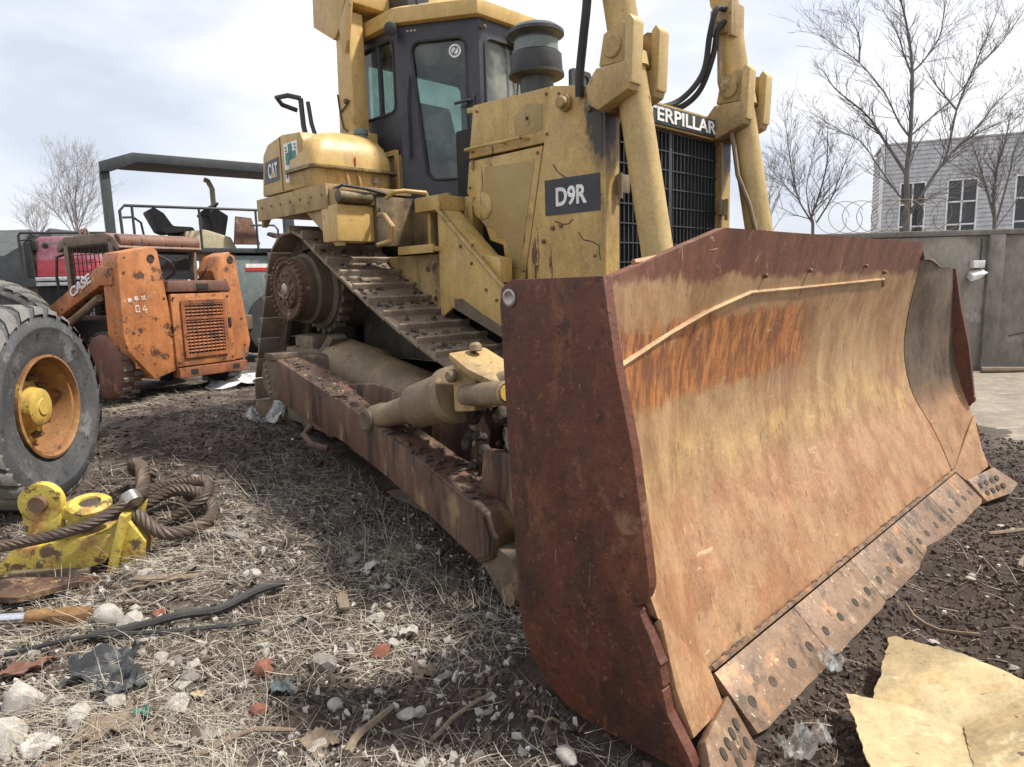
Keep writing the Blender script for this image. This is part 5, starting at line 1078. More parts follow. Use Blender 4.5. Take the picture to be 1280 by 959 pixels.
# ---------------- road machine with open canopy behind (x right, y away)
rm_g = gz(-4.6, 10.6)
rr = thing('road_roller', 'grey-green road machine with open black canopy, seat and handrails', 'roller', (-6.02, 10.4, rm_g), R_(38))
def rz(y): return y
TOPZ = 3.72 - rm_g
q = B(); q.prism([(a, -.05, b_) for a, b_ in [(-.03, TOPZ - .32), (-.03, TOPZ - .17), (.42, TOPZ), (2.98, TOPZ), (2.98, TOPZ - .15), (.48, TOPZ - .14), (.10, TOPZ - .30)]], (0, .10, 0), .01); q.prism([(a, .0502, b_) for a, b_ in [(.36, TOPZ - .06), (.42, TOPZ - .02), (2.98, TOPZ - .02), (2.98, TOPZ - .07), (.45, TOPZ - .07)]], (0, 1.2, 0), .01); q.obj('canopy_roof', 'canopy', rr)
for x, y in ((-.03, 0), (2.70, 0)):
    q = B(); q.box((x, y, .6), (x + (.13 if x < 1 else .17), y + .13, TOPZ - (.30 if x < 1 else .12)), .015)
    if x > 1: q.prism([(x + .17, y, TOPZ - .23), (x + .27, y, TOPZ - .23), (x + .17, y, TOPZ - .5)], (0, .12, 0)).prism([(x, y, TOPZ - .23), (x - .06, y, TOPZ - .23), (x, y, TOPZ - .36)], (0, .12, 0))
    
    q.obj('canopy_post', 'canopy', rr)
PZ = 2.55 - rm_g
q = B(); q.box((.05, .0, PZ - .32), (2.7, 1.4, PZ - .24), .01); q.obj('platform', 'canopy', rr)
RZ = PZ + .38
q = B(); q.tube([(.18, -.02, PZ - .25), (.17, -.02, RZ - .08), (.24, -.02, RZ), (2.9, -.02, RZ + .02), (3.05, -.02, RZ - .1)], .022, 8)
for x in (.34, 1.30, 2.2): q.tube([(x, -.02, PZ - .25), (x, -.02, RZ)], .02, 8)
q.tube([(.20, -.02, RZ - .18), (.34, -.02, RZ - .17), (.50, .3, RZ - .22), (.56, .4, PZ - .2)], .018, 8); q.tube([(2.1, -.02, RZ - .24), (2.5, -.02, RZ - .23), (2.56, -.02, RZ - .30), (2.56, -.02, PZ - .25)], .018, 8); q.obj('handrail', 'canopy', rr)
q = B(); q.prism([(a, .35, b_) for a, b_ in [(.62, RZ - .02), (.72, RZ + .04), (.86, RZ - .05), (.98, RZ - .25), (1.28, RZ - .26), (1.32, RZ - .33), (.86, RZ - .38), (.76, RZ - .34), (.70, RZ - .2)]], (0, .46, 0), .03); q.box((.95, .5, PZ - .25), (1.1, .7, RZ - .3)); q.obj('driver_seat', 'rubber', rr)
q = B(); q.prism([(a, .3, b_) for a, b_ in [(1.12, RZ - .52), (1.14, RZ - .34), (1.46, RZ - .30), (1.86, RZ - .42), (1.94, RZ - .6), (1.9, RZ - .8), (1.1, RZ - .8)]], (0, .5, 0), .03); q.obj('engine_cowl', 'cream', rr)
q = B(); q.prism([(a, .15, b_) for a, b_ in [(1.86, RZ - .55), (1.92, RZ - .08), (2.18, RZ - .10), (2.30, RZ - .55)]], (0, .06, 0), .01); q.obj('dash_plate', 'brown', rr)
q = B(); q.prism([(a, .4, b_) for a, b_ in [(1.50, RZ - .3), (1.46, RZ - .06), (1.70, RZ + .06), (1.88, RZ - .05), (1.80, RZ - .4)]], (0, .3, 0), .03); q.obj('console', 'rubber', rr)
q = B()
for k in range(25):
    pass
c_ = Vector((1.52, .3, RZ + .02)); e1 = Vector((.75, .25, .45)).normalized(); e2 = Vector((0, 1, -.2)).normalized()
q.tube([c_ + (e1 * math.cos(a) + e2 * math.sin(a)) * .21 for a in [2 * math.pi * k / 24 for k in range(25)]], .017, 6, False)
for a in (.3, 2.4, 4.5): q.tube([c_, c_ + (e1 * math.cos(a) + e2 * math.sin(a)) * .21], .012, 5)
q.tube([c_, c_ + Vector((.1, .1, -.3))], .025, 6); q.obj('steering_wheel', 'rubber', rr)
q = B(); q.tube([(1.78, .9, RZ - .1), (1.78, .9, RZ + .45), (1.72, .9, RZ + .58), (1.66, .9, RZ + .60)], .045, 12); q.obj('exhaust_pipe', 'cream', rr)
q = B(); q.box((1.55, .05, .75), (3.0, 1.35, PZ - .36), .03).box((2.48, -.02, .55), (2.62, .05, PZ - .33), .01).box((2.75, -.02, .55), (3.10, .05, PZ - .45), .01); bdy = q.obj('body', 'greygreen', rr)
q = B(); q.box((1.98, .044, PZ - .62), (2.42, .049, PZ - .50)); q.obj('sticker', 'white', bdy)
q = B(); q.box((1.98, .040, PZ - .62), (2.42, .0435, PZ - .565)); q.obj('sticker_band', 'red', bdy)
q = B(); q.lathe((2.75, -.10, PZ - .25), (0, 0, 1), [(0, .10), (.02, .13), (.20, .13), (.22, .15), (.26, .15), (.28, .1)], 16); q.obj('air_filter', 'greygreen', rr)
q = B(); q.prism([(a, -.12, b_) for a, b_ in [(2.35, PZ - .02), (2.38, PZ + .03), (2.6, PZ - .01), (2.68, PZ + .02), (2.68, PZ - .1), (2.45, PZ - .06)]], (0, .1, 0), .01); q.obj('lamp', 'rubber', rr)
q = B(); q.lathe((.35, .7, .62), (0, 1, 0), [(-.7, .3), (-.7, .62), (.7, .62), (.7, .3)], 40).box((.2, -.05, .55), (2.0, 1.45, .8), .03); q.obj('drum', 'frame_dirty', rr)
q = B(); q.lathe((2.5, .0, .60), (0, 1, 0), [(0, .3), (0, .58), (.3, .60), (.35, .5)], 32); q.lathe((2.5, 1.1, .60), (0, 1, 0), [(0, .3), (0, .58), (.3, .60), (.35, .5)], 32); q.obj('rear_wheels', 'rubber', rr)

# ---------------- red lorry cab
tg = gz(-11.6, 18)
tr = thing('red_truck', 'red lorry with bull-bar frame and big windscreen parked behind the tyres', 'truck', (-12.72, 18, tg), R_(8)); tr.scale = (.72, .72, .72)
TZ = (3.16 - tg) / .72
q = B(); q.prism([(a, .15 + (0 if b_ < TZ - 1.0 else .12), b_) for a, b_ in [(.25, TZ - 1.3), (.32, TZ - .10), (.45, TZ), (2.35, TZ), (2.45, TZ - .1), (2.5, TZ - 1.3)]], (0, 1.7, 0), .05); cb = q.obj('cab', 'pinkcab', tr)
q = B(); q.prism([(a, .08, b_) for a, b_ in [(.30, TZ - 1.45), (.40, TZ - .80), (.55, TZ - .86), (2.2, TZ - .86), (2.42, TZ - .80), (2.5, TZ - 1.45)]], (0, .12, 0), .04); q.obj('front_panel', 'redcab', tr)
q = B(); q.prism([(a, .245, b_) for a, b_ in [(.62, TZ - .80), (.55, TZ - .22), (.62, TZ - .17), (2.2, TZ - .17), (2.27, TZ - .22), (2.2, TZ - .80)]], (0, .02, 0), .005); q.obj('windscreen', 'glass_dusty', tr)
q = B(); q.prism([(a, .262, b_) for a, b_ in [(.64, TZ - .78), (.57, TZ - .24), (.64, TZ - .19), (2.18, TZ - .19), (2.25, TZ - .24), (2.18, TZ - .78)]], (0, .004, 0)); q.obj('sun_blind', 'siding', tr)
q = B(); q.tube([(.62, .22, TZ - .82), (1.4, .2, TZ - .84), (2.2, .22, TZ - .82)], .02, 6); q.obj('wiper_rail', 'rubber', tr)
q = B(); q.tube([(-.10, .0, .3), (-.10, .0, TZ + .02), (-.02, .0, TZ + .13), (2.9, .0, TZ + .08)], .045, 8); q.tube([(-.10, .0, TZ - .15), (.3, .1, TZ - .12)], .03, 6); q.obj('guard_frame', 'canopy', tr)
q = B(); q.box((.02, .0, TZ - 1.5), (.28, .4, TZ - .25), .05).box((.20, .05, TZ - .5), (.40, .3, TZ - .15), .04); q.obj('mirror_assembly', 'rubber', tr)
q = B(); q.lathe((.72, .1, TZ - .35), (0, -1, 0), [(0, .10), (.05, .10), (.06, .08)], 16); q.obj('round_mirror', 'rubber', tr)
q = B(); q.box((.3, -.05, TZ - 1.62), (2.6, .3, TZ - 1.48), .03).box((.3, -.02, TZ - 1.8), (2.6, .3, TZ - 1.66), .03); q.obj('bumper', 'siding', tr)
q = B(); q.box((.2, .2, .45), (2.5, 5.0, TZ - 1.5), .05); q.obj('chassis', 'dark', tr)
for x in (.2, 2.2):
    for y in (1.2, 4.2): q = B(); q.lathe((x, y, .5), (1, 0, 0), [(0, .25), (0, .5), (.3, .5), (.3, .25)], 24); q.obj('wheel', 'rubber', tr)
# orange post edge of another machine by the big tyre
q = B(); q.prism([(0, 0, 0), (.16, 0, 0), (.16, 0, 1.78), (.12, 0, 1.84), (0, 0, 1.84)], (0, .5, 0), .02)
ox, oy = -5.92, 6.6
o = q.obj('orange_post', 'orange'); o.location = (ox - .2, oy, gz(ox, oy) - .02); tag(o, 'flat orange steel post beside the old bare tyre', 'post')

# ================================================================== wall, building, house, trees
WY = 11.12; WT = 2.24
wl_ = thing('boundary_wall', 'grey concrete yard wall with stained panels and coping', 'wall', (4.0, WY, 0))
xs_ = [-1.5, 1.2, 3.92, 6.6, 9.3, 12, 14.7, 17.4]
for a, b_ in zip(xs_, xs_[1:]):
    q = B(); q.box((a + .012, 0, -.3), (b_ - .012, .16, WT - .09), .012); q.obj('wall_panel', 'concrete', wl_)
for a in xs_:
    q = B(); q.box((a - .13 + .0, -.07, -.3), (a + .13, .22, WT - .088), .015); q.obj('pilaster', 'coping', wl_)
q = B(); q.box((-1.6, -.06, WT - .085), (17.5, .22, WT), .012); q.obj('coping', 'coping', wl_)
q = B(); q.tube([(5.2, -.02, .85), (4.85, -.02, .72), (4.5, -.02, .55), (4.25, -.02, .50)], .008, 5); q.tube([(3.70, -.01, 1.55), (3.70, -.012, 2.1)], .006, 5); q.obj('cable', 'rubber', wl_)
lb = thing('wall_lamp', 'small white twin lamp box fixed to the yard wall', 'lamp', (7.62, WY, 1.58))
q = B(); q.box((-.09, -.10, .05), (.10, -.002, .17), .01); q.obj('lamp_box', 'lampwhite', lb)
q = B(); q.hexa([(-.16, -.16, -.17), (-.02, -.18, -.12), (-.0, -.02, -.06), (-.14, -.02, -.10), (-.13, -.17, -.07), (.10, -.19, -.03), (.10, -.02, .04), (-.11, -.02, .0)], .012); q.obj('lamp_head', 'lampwhite', lb)
q = B(); q.tube([(.10, -.04, .10), (.22, -.03, .07), (.26, -.02, .03), (.10, -.03, -.0)], .006, 5); q.obj('lamp_wire', 'rubber', lb)
# scrap at the foot of the wall
o = B(); o.tube([(7.6, WY - .35, gz(7.6, WY - .35) + .05), (8.4, WY - .5, gz(8.4, WY - .5) + .045), (9.6, WY - .42, gz(9.6, WY - .42) + .05)], .05, 8); o = o.obj('drain_pipe', 'wood'); tag(o, 'long muddy pipe lying along the foot of the yard wall', 'pipe')
# razor wire: loose coils on the wall
q = B()
for k in range(9):
    cx_ = 5.3 + k * .24; pts = []
    for j in range(29):
        a = 2 * math.pi * j / 28; pts.append((cx_ + .24 * j / 28 + .09 * math.sin(a * 1 + k), WY + .08 + .20 * math.cos(a + k), WT + .26 + (.25 + .05 * math.sin(k * 2.1)) * math.sin(a)))
    q.tube([(a * 1.0, b_, c_) for a, b_, c_ in [(cx_ + .27 * math.cos(2 * math.pi * j / 28 + .4 * k), WY + .08 + .10 * math.sin(2 * math.pi * j / 28) + .004 * j, WT + .27 + .26 * math.sin(2 * math.pi * j / 28 + .4 * k)) for j in range(29)]], .0055, 4, False)
o = q.obj('razor_wire', 'bronze'); tag(o, 'loose coils of razor wire on top of the yard wall', 'wire')

# building with clapboard siding
bl = thing('warehouse_building', 'pale grey siding building with tall paned windows behind the yard wall', 'building', (13.0, 24.0, 0), R_(-22))
BH0, BH1 = 5.90, 5.90; BL_ = 15.0
wins = [(.55, 1.35), (1.95, 2.85), (3.85, 4.85), (5.9, 6.9), (8.0, 9.0), (10.1, 11.1)]
WZ0, WZ1 = .9, 4.62
cuts = sorted([0, BL_] + [w for ab in wins for w in ab])
q = B(); PB = .145
def roof_z(x): return BH0 + (BH1 - BH0) * x / BL_
n_b = int(BH1 / PB) + 1
for k in range(n_b):
    z0 = k * PB; z1 = z0 + PB
    for a, b_ in zip(cuts, cuts[1:]):
        if (a, b_) in [tuple(w) for w in wins] and z1 > WZ0 and z0 < WZ1: continue
        za = min(z1, roof_z(a)); zb = min(z1, roof_z(b_))
        if min(za, zb) - z0 < .01: continue
        q.hexa([(a, -.035, z0), (b_, -.035, z0), (b_, .12, z0), (a, .12, z0), (a, -.008, za), (b_, -.008, zb), (b_, .12, zb), (a, .12, za)])
q.obj('front_siding', 'siding', bl)['kind'] = 'stuff'
q = B()
for k in range(int(BH0 / PB)):
    z0 = k * PB; q.hexa([(-.035, .12, z0), (-.035, 2.4, z0), (.1, 2.4, z0), (.1, .12, z0), (-.008, .12, z0 + PB), (-.008, 2.4, z0 + PB), (.1, 2.4, z0 + PB), (.1, .12, z0 + PB)])
q.obj('side_siding', 'siding', bl)['kind'] = 'stuff'
q = B(); q.box((-.06, -.07, 0), (.04, .04, BH0), .005); q.obj('corner_board', 'winframe', bl)
q = B(); q.hexa([(-.04, -.06, BH0), (BL_, -.06, BH1), (BL_, 8.1, BH1), (-.04, 2.42, BH0), (-.04, -.06, BH0 + .05), (BL_, -.06, BH1 + .05), (BL_, 8.1, BH1 + .05), (-.04, 2.42, BH0 + .05)]); q.obj('roof', 'siding', bl)
for a, b_ in wins:
    q = B(); q.box((a, .03, WZ0), (b_, .05, WZ1)); w = q.obj('window', 'winglass', bl)
    q = B(); q.box((a, -.05, WZ0), (a + .05, .03, WZ1)).box((b_ - .05, -.05, WZ0), (b_, .03, WZ1)).box(((a + b_) / 2 - .025, -.03, WZ0), ((a + b_) / 2 + .025, .03, WZ1)).box((a + .05, -.045, WZ1 - .05), (b_ - .05, .029, WZ1)).box((a + .05, -.045, WZ0), (b_ - .05, .029, WZ0 + .05)); q.obj('window_frame', 'winframe', w)
    for k in range(1, 5):
        z = WZ0 + (WZ1 - WZ0) * k / 5; q = B(); q.box((a + .05, -.025, z - .025), (b_ - .05, .028, z + .025)); q.obj('glazing_bar', 'winframe', w)
hs = thing('white_house', 'small white house with dark pitched roof at the yard edge', 'house', (-24.5, 30, .3))
q = B(); q.box((-3, 0, -.3), (2.6, 6, 2.95)); q.obj('wall', 'render_white', hs)
q = B(); q.prism([(-3.3, -.4, 2.9), (3.1, -.4, 2.9), (2.3, 2.0, 4.2), (2.3, 4.0, 4.2), (3.1, 6.4, 2.9), (-3.3, 6.4, 2.9)][:3] + [(-3.3, 2.0, 4.2)], (0, 0, .18)); q.prism([(-3.3, 2.0, 4.2), (2.3, 2.0, 4.2), (3.1, 6.4, 2.9), (-3.3, 6.4, 2.9)], (0, 0, .18)); q.obj('roof', 'roof', hs)
sh_ = thing('shed', 'low shed with dark green sloping roof beside the white house', 'shed', (-19.6, 27, .3))
q = B(); q.box((-2.2, 0, -.3), (1.6, 4, 1.7)); q.obj('wall', 'wood', sh_)
q = B(); q.prism([(-2.8, -.3, 1.5), (1.9, -.3, 3.9), (1.9, -.3, 1.7)], (0, 4.6, 0), .02); q.obj('roof', 'roof', sh_)
# far belt of scrub on the horizon so the sheet does not end bare
def tree(name, label, loc, height, trunk_r, spread, seed, levels=5, mat='bark', low_fork=.25, group=None, lean=0, stems=1, twig=.006, kids=(2, 4)):
    rnd = random.Random(seed); t = thing(name, label, 'tree', loc, 0, group)
    tb = B(); cbm = B()
    def branch(p, d, L_, r, lv):
        n = 5 if lv < 2 else 4; pts = [p]; rad = [r]; dd = d.copy(); r1 = max(r * .55, twig * .6)
        for i in range(n):
            dd = (dd + Vector((rnd.gauss(0, .09), rnd.gauss(0, .09), rnd.gauss(.035, .06)))).normalized()
            pts.append(pts[-1] + dd * L_ / n); rad.append(r + (r1 - r) * (i + 1) / n)
        (tb if lv == 0 else cbm).tube(pts, rad, 8 if lv == 0 else (6 if lv == 1 else (4 if lv < 3 else 3)), lv == 0)
        if lv >= levels: return
        k = rnd.randint(*kids) + (1 if lv < 2 else 0)
        for i in range(k):
            s = 1.0 if i == 0 else rnd.uniform(low_fork if lv == 0 else .25, .95)
            idx = min(int(s * n), n); base = pts[idx] if idx == n else pts[idx].lerp(pts[idx + 1], s * n - idx)
            axis = Vector((rnd.gauss(0, 1), rnd.gauss(0, 1), rnd.gauss(0, .3))).normalized()
            dv = (dd + axis * (spread * rnd.uniform(.35, 1.0) * (.35 if i == 0 else 1))).normalized(); dv.z = max(dv.z, .05 if lv > 1 else .25); dv.normalize()
            rb = rad[idx] * (.72 if i == 0 else rnd.uniform(.36, .58))
            branch(base, dv, L_ * rnd.uniform(.58, .85), max(rb, twig), lv + 1)
    for s in range(stems):
        branch(Vector((.0 + .12 * s, 0, -.1)), Vector((lean + (rnd.uniform(-.3, .3) if stems > 1 else 0), rnd.uniform(-.1, .1), 1)).normalized(), height * .34, trunk_r, 0)
    tb.obj('trunk', mat, t, 60); c_ = cbm.obj('crown', mat, t, 80); return t
CM = cam_ob.matrix_world.to_3x3()
def from_px(px, py, Y):
    d = CM @ Vector((px - 640, -(py - 479.5), -840.0)); return d * (Y / d.y) + Vector((0, 0, CAM_H))
def limb_tree(name, label, limbs, Y, r0, seed, levels, twig, mat='bark', sub=.55, Lk=1.):
    """main limbs follow the photograph's tree (placed at its distance Y behind the wall), twigs grown from them"""
    rnd = random.Random(seed); base = from_px(*limbs[0][0], Y); gzz = 0
    t = thing(name, label, 'tree', (base.x, base.y, gzz)); O = Vector((base.x, base.y, gzz)); tb = B(); cb_ = B()
    def grow(p, d, L_, r, lv):
        n = 4; P = [p]; rad = [r]; dd = d.copy()
        for i in range(n):
            dd = (dd + Vector((rnd.gauss(0, .10), rnd.gauss(0, .10), rnd.gauss(.05, .07)))).normalized(); P.append(P[-1] + dd * L_ / n); rad.append(max(r * (1 - .5 * (i + 1) / n), twig * .5))
        cb_.tube(P, rad, 4 if lv < 2 else 3, False)
        if lv >= levels: return
        for i in range(rnd.randint(2, 4)):
            s = rnd.uniform(.25, 1); k = min(int(s * n), n - 1); ax = Vector((rnd.gauss(0, 1), rnd.gauss(0, 1), rnd.gauss(0, .5))).normalized()
            dv = (dd + ax * rnd.uniform(.4, .9)).normalized(); dv.z = max(dv.z, -.05); grow(P[k].lerp(P[k + 1], s * n - k), dv.normalized(), L_ * rnd.uniform(.5, .8), max(rad[k] * .6, twig), lv + 1)
    for li, L in enumerate(limbs):
        yo = 0 if li == 0 else rnd.uniform(-.6, .6); m_ = len(L)
        P = [from_px(x, y, Y + yo * (i / (m_ - 1))) - O for i, (x, y) in enumerate(L)]
        if li == 0: P = [Vector((P[0].x * 1.0, 0, -.1))] + P
        C = cat_rom(P, 6); ra = r0 * (1 if li == 0 else .48 if li < 3 else .30); rad = [max(ra * (1 - .85 * i / (len(C) - 1)), twig) for i in range(len(C))]
        (tb if li == 0 else cb_).tube(C, rad, 8 if li == 0 else 6, li == 0)
        s0 = len(C) // 5 if li else len(C) // 3
        for i in range(s0, len(C)):
            for rep in range(2 if rnd.random() < sub else 1):
                dd = (C[min(i + 1, len(C) - 1)] - C[i - 1]).normalized(); ax = Vector((rnd.gauss(0, 1), rnd.gauss(0, .8), rnd.gauss(.1, .5))).normalized()
                grow(C[i], (dd + ax * rnd.uniform(.4, 1.0)).normalized(), Lk * rnd.uniform(.35, .95) * (1 - .3 * i / len(C)), min(max(rad[i] * .45, twig), .014 * Lk), 1)
    tb.obj('trunk', mat, t, 60); cb_.obj('crown', mat, t, 80); return t
def cat_rom(P, m_=10):
    P = [Vector(p) for p in P]; P = [2 * P[0] - P[1]] + P + [2 * P[-1] - P[-2]]; out = []
    for i in range(len(P) - 3):
        p0, p1, p2, p3 = P[i:i + 4]
        for k in range(m_):
            t = k / m_; out.append(.5 * ((2 * p1) + (p2 - p0) * t + (2 * p0 - 5 * p1 + 4 * p2 - p3) * t * t + (3 * p1 - p0 - 3 * p2 + p3) * t ** 3))
    return out + [P[-2]]
PX = lambda pts: [(980 + a * .3128, b_ * .3128) for a, b_ in pts]
limb_tree('bare_tree', 'tall leafless tree with a dark forked trunk, behind the yard wall', [PX(l) for l in (
    [(490, 880), (490, 700), (505, 540), (512, 280), (490, 100), (450, -60)], [(505, 850), (600, 700), (650, 620), (690, 440), (750, 290), (810, 150), (880, -20)], [(490, 700), (400, 560), (330, 460), (210, 360), (160, 290)],
    [(500, 545), (460, 490), (400, 370), (300, 250), (200, 180), (130, 130)], [(490, 810), (455, 775), (380, 670), (310, 570), (220, 520), (110, 450)], [(600, 700), (700, 580), (800, 520), (959, 460)], [(690, 590), (780, 500), (860, 400), (980, 300)],
    [(510, 540), (600, 460), (700, 370), (770, 270), (800, 180)], [(512, 290), (560, 240), (620, 150), (640, 40), (650, -40)], [(511, 300), (480, 220), (450, 130), (390, 30)], [(500, 860), (530, 820), (640, 760), (740, 740)], [(300, 250), (300, 150), (260, 60)], [(690, 440), (600, 330), (560, 260)], [(750, 290), (840, 200), (900, 130), (960, 40)])], 15.3, .075, 4, 3, .0028, sub=.2)
limb_tree('bare_tree', 'slim leafless sapling beside the razor wire behind the yard wall', [PX(l) for l in (
    [(115, 930), (110, 870), (140, 780), (170, 660), (175, 520)], [(112, 890), (60, 800), (35, 700), (20, 600), (5, 500)], [(130, 890), (190, 790), (240, 660), (290, 540)], [(110, 880), (90, 760), (110, 650), (150, 560)], [(60, 800), (20, 760), (-30, 700)])], 17.5, .05, 9, 3, .0036, sub=.3)
limb_tree('bare_tree', 'leafless tree in front of the last paned windows of the building', [PX(l) for l in (
    [(840, 930), (838, 800), (850, 680), (885, 560), (900, 480)], [(845, 900), (900, 700), (920, 600), (959, 520), (1010, 420)], [(835, 850), (800, 720), (760, 600), (745, 560)], [(838, 870), (780, 690), (700, 620)], [(840, 920), (960, 760), (1040, 640)])], 18.0, .06, 12, 3, .0036, sub=.3)
limb_tree('bare_tree', 'small leafless sapling behind the right lift cylinder', [PX(l) for l in (
    [(-50, 930), (-60, 800), (-40, 700)], [(-55, 880), (-100, 780), (-130, 700)], [(-50, 850), (0, 720), (20, 620)])], 20.0, .04, 15, 3, .0045, 'bark_pale', sub=.2)
limb_tree('pale_bare_tree', 'pale feathery leafless tree far behind the red lorry', [[(96, 305), (96, 280), (94, 250), (97, 222), (95, 203)], [(96, 295), (86, 268), (76, 240), (72, 222)], [(96, 292), (106, 266), (114, 240), (117, 226)], [(95, 285), (88, 250), (84, 222), (83, 208)], [(96, 282), (103, 248), (107, 222), (106, 210)], [(95, 296), (80, 278), (68, 262), (64, 250)], [(96, 296), (112, 276), (121, 256)]], 46, .11, 8, 3, .008, 'bark_pale', sub=.5, Lk=2.2)
limb_tree('pale_bare_tree', 'low pale leafless tree far behind the lorry, left of the feathery one', [[(46, 305), (46, 290), (45, 270)], [(46, 300), (38, 284), (33, 272)], [(46, 300), (56, 284), (62, 270)]], 50, .08, 3, 3, .008, 'bark_pale', sub=.4, Lk=1.9)

# ================================================================== things on the ground
def cat_rom(P, m_=10):
    P = [Vector(p) for p in P]; P = [2 * P[0] - P[1]] + P + [2 * P[-1] - P[-2]]; out = []
    for i in range(len(P) - 3):
        p0, p1, p2, p3 = P[i:i + 4]
        for k in range(m_):
            t = k / m_; out.append(.5 * ((2 * p1) + (p2 - p0) * t + (2 * p0 - 5 * p1 + 4 * p2 - p3) * t * t + (3 * p1 - p0 - 3 * p2 + p3) * t ** 3))
    return out + [P[-2]]
def wire_rope(pts, r, name, label, lay=.16):
    """six strands laid round a curve"""
    C = cat_rom(pts, 24); t = thing(name, label, 'wire rope', C[0])
    L_ = [0]
    for a, b_ in zip(C, C[1:]): L_.append(L_[-1] + (b_ - a).length)
    e1 = None; fr = []
    for i in range(len(C)):
        tg_ = (C[min(i + 1, len(C) - 1)] - C[max(i - 1, 0)]).normalized()
        if e1 is None: e1 = tg_.cross(Vector((0, 0, 1))).normalized()
        e1 = (e1 - tg_ * e1.dot(tg_)).normalized(); fr.append((e1.copy(), tg_.cross(e1)))
    for s in range(6):
        q = B(); q.tube([C[i] - C[0] + (fr[i][0] * math.cos(L_[i] / lay * 2 * math.pi + s * math.pi / 3) + fr[i][1] * math.sin(L_[i] / lay * 2 * math.pi + s * math.pi / 3)) * r * .62 for i in range(len(C))], r * .40, 6); q.obj('strand', 'rope', t)
    return t
def gp(x, y, h=0): return (x, y, gz(x, y) + h)

# yellow rope block
yx, yy = -2.62, 3.75
yb = thing('rope_block', 'chipped yellow iron pulley block with pin and flange, wire rope across it', 'pulley block', (yx, yy, gz(yx, yy) - .03), R_(8))
q = B(); q.prism([(a, -.02, b_) for a, b_ in [(-.42, .10), (-.30, .23), (-.05, .27), (.22, .30), (.30, .26), (.20, .12), (.0, .06), (-.1, .04), (-.40, .02)]], (0, .26, 0), .02); q.obj('body', 'iron_yellow', yb)
q = B(); frame_mesh(q, [(.0 + .115 * math.cos(a), .50 + .115 * math.sin(a)) for a in [2 * math.pi * k / 28 for k in range(28)]], [(.0 + .05 * math.cos(a), .50 + .05 * math.sin(a)) for a in [2 * math.pi * k / 28 for k in range(28)]], lambda p: Vector((p[0] - .12, .0, p[1] - .0)), (0, .06, 0)); q.prism([(-.225, .0, .50), (-.20, .0, .20), (-.03, .0, .22), (-.02, .0, .43), (-.05, .0, .41), (-.12, 0, .385), (-.19, 0, .42)], (0, .06, 0), .004); q.obj('eye_plate', 'iron_yellow', yb)
q = B(); q.lathe((-.12, -.035, .50), (0, 1, 0), [(0, .022), (.0, .047), (.02, .05), (.12, .05)], 16); q.obj('eye_pin', 'bolt', yb)
q = B(); q.lathe((.10, .10, .36), (.1, -.25, 1), [(0, .10), (.01, .115), (.10, .118), (.115, .10), (.115, .06), (.10, .055)], 28); q.box((-.05, .02, .38), (.08, .2, .46), .02); q.obj('bush', 'iron_yellow', yb)
q = B(); q.lathe((.10, .10, .36), (.1, -.25, 1), [(.100, .0002), (.104, .054)], 16, False); q.obj('bush_hole', 'grime', yb)
q = B(); q.prism([(a, -.06, b_) for a, b_ in [(.19, .0), (.235, .0), (.36, .40), (.325, .42)]], (0, .34, 0), .01); q.obj('flange', 'iron_yellow', yb)
q = B(); q.prism([(a, .0, b_) for a, b_ in [(.27, .10), (.34, .36), (.43, .22), (.40, .10), (.33, .02)]], (0, .12, 0), .01); q.obj('rib', 'iron_yellow', yb)
q = B(); q.prism([(a, -.06, b_) for a, b_ in [(-.35, .03), (-.1, -.02), (.10, .0), (.12, .10), (-.3, .12)]], (0, .3, 0), .02); q.obj('lower_body', 'frame_dirty', yb)
base = gz(yx, yy)
wire_rope([gp(-3.6, 3.50, .22), gp(-3.1, 3.55, .22), gp(-2.75, 3.62, .26), gp(-2.45, 3.70, .33), gp(-2.27, 3.82, .36)], .033, 'wire_rope', 'taut rusty wire rope lying across the yellow pulley block', .22)
wire_rope([gp(-2.27, 3.86, .35), gp(-2.34, 4.08, .30), gp(-2.46, 4.32, .30), gp(-2.62, 4.52, .26), gp(-2.70, 4.66, .12), gp(-2.6, 4.74, .06)], .043, 'wire_rope', 'thick greasy wire rope bight rising between the pulley block and the big tyre', .26)
wire_rope([gp(-2.30, 3.88, .28), gp(-2.12, 3.86, .12), gp(-1.98, 3.95, .07), gp(-1.93, 4.12, .08), gp(-2.05, 4.30, .10), gp(-2.28, 4.36, .12), gp(-2.45, 4.26, .10)], .040, 'wire_rope', 'greasy wire rope eye looped on the straw beside the pulley block', .24)
wire_rope([gp(-2.2, 4.16, .06), gp(-2.02, 4.22, .15), gp(-2.1, 4.42, .13), gp(-2.4, 4.50, .07), gp(-2.6, 4.44, .05)], .034, 'wire_rope', 'slack frayed rope length lying behind the looped rope eye', .2)
q = B(); q.lathe((-2.27, 3.84, gz(-2.27, 3.84) + .36), (.5, -.3, -.5), [(-.03, .045), (-.03, .055), (.035, .055), (.035, .045)], 16); o = q.obj('rope_ferrule', 'steel'); tag(o, 'bright steel ferrule clamping the wire ropes at the pulley block', 'ferrule')
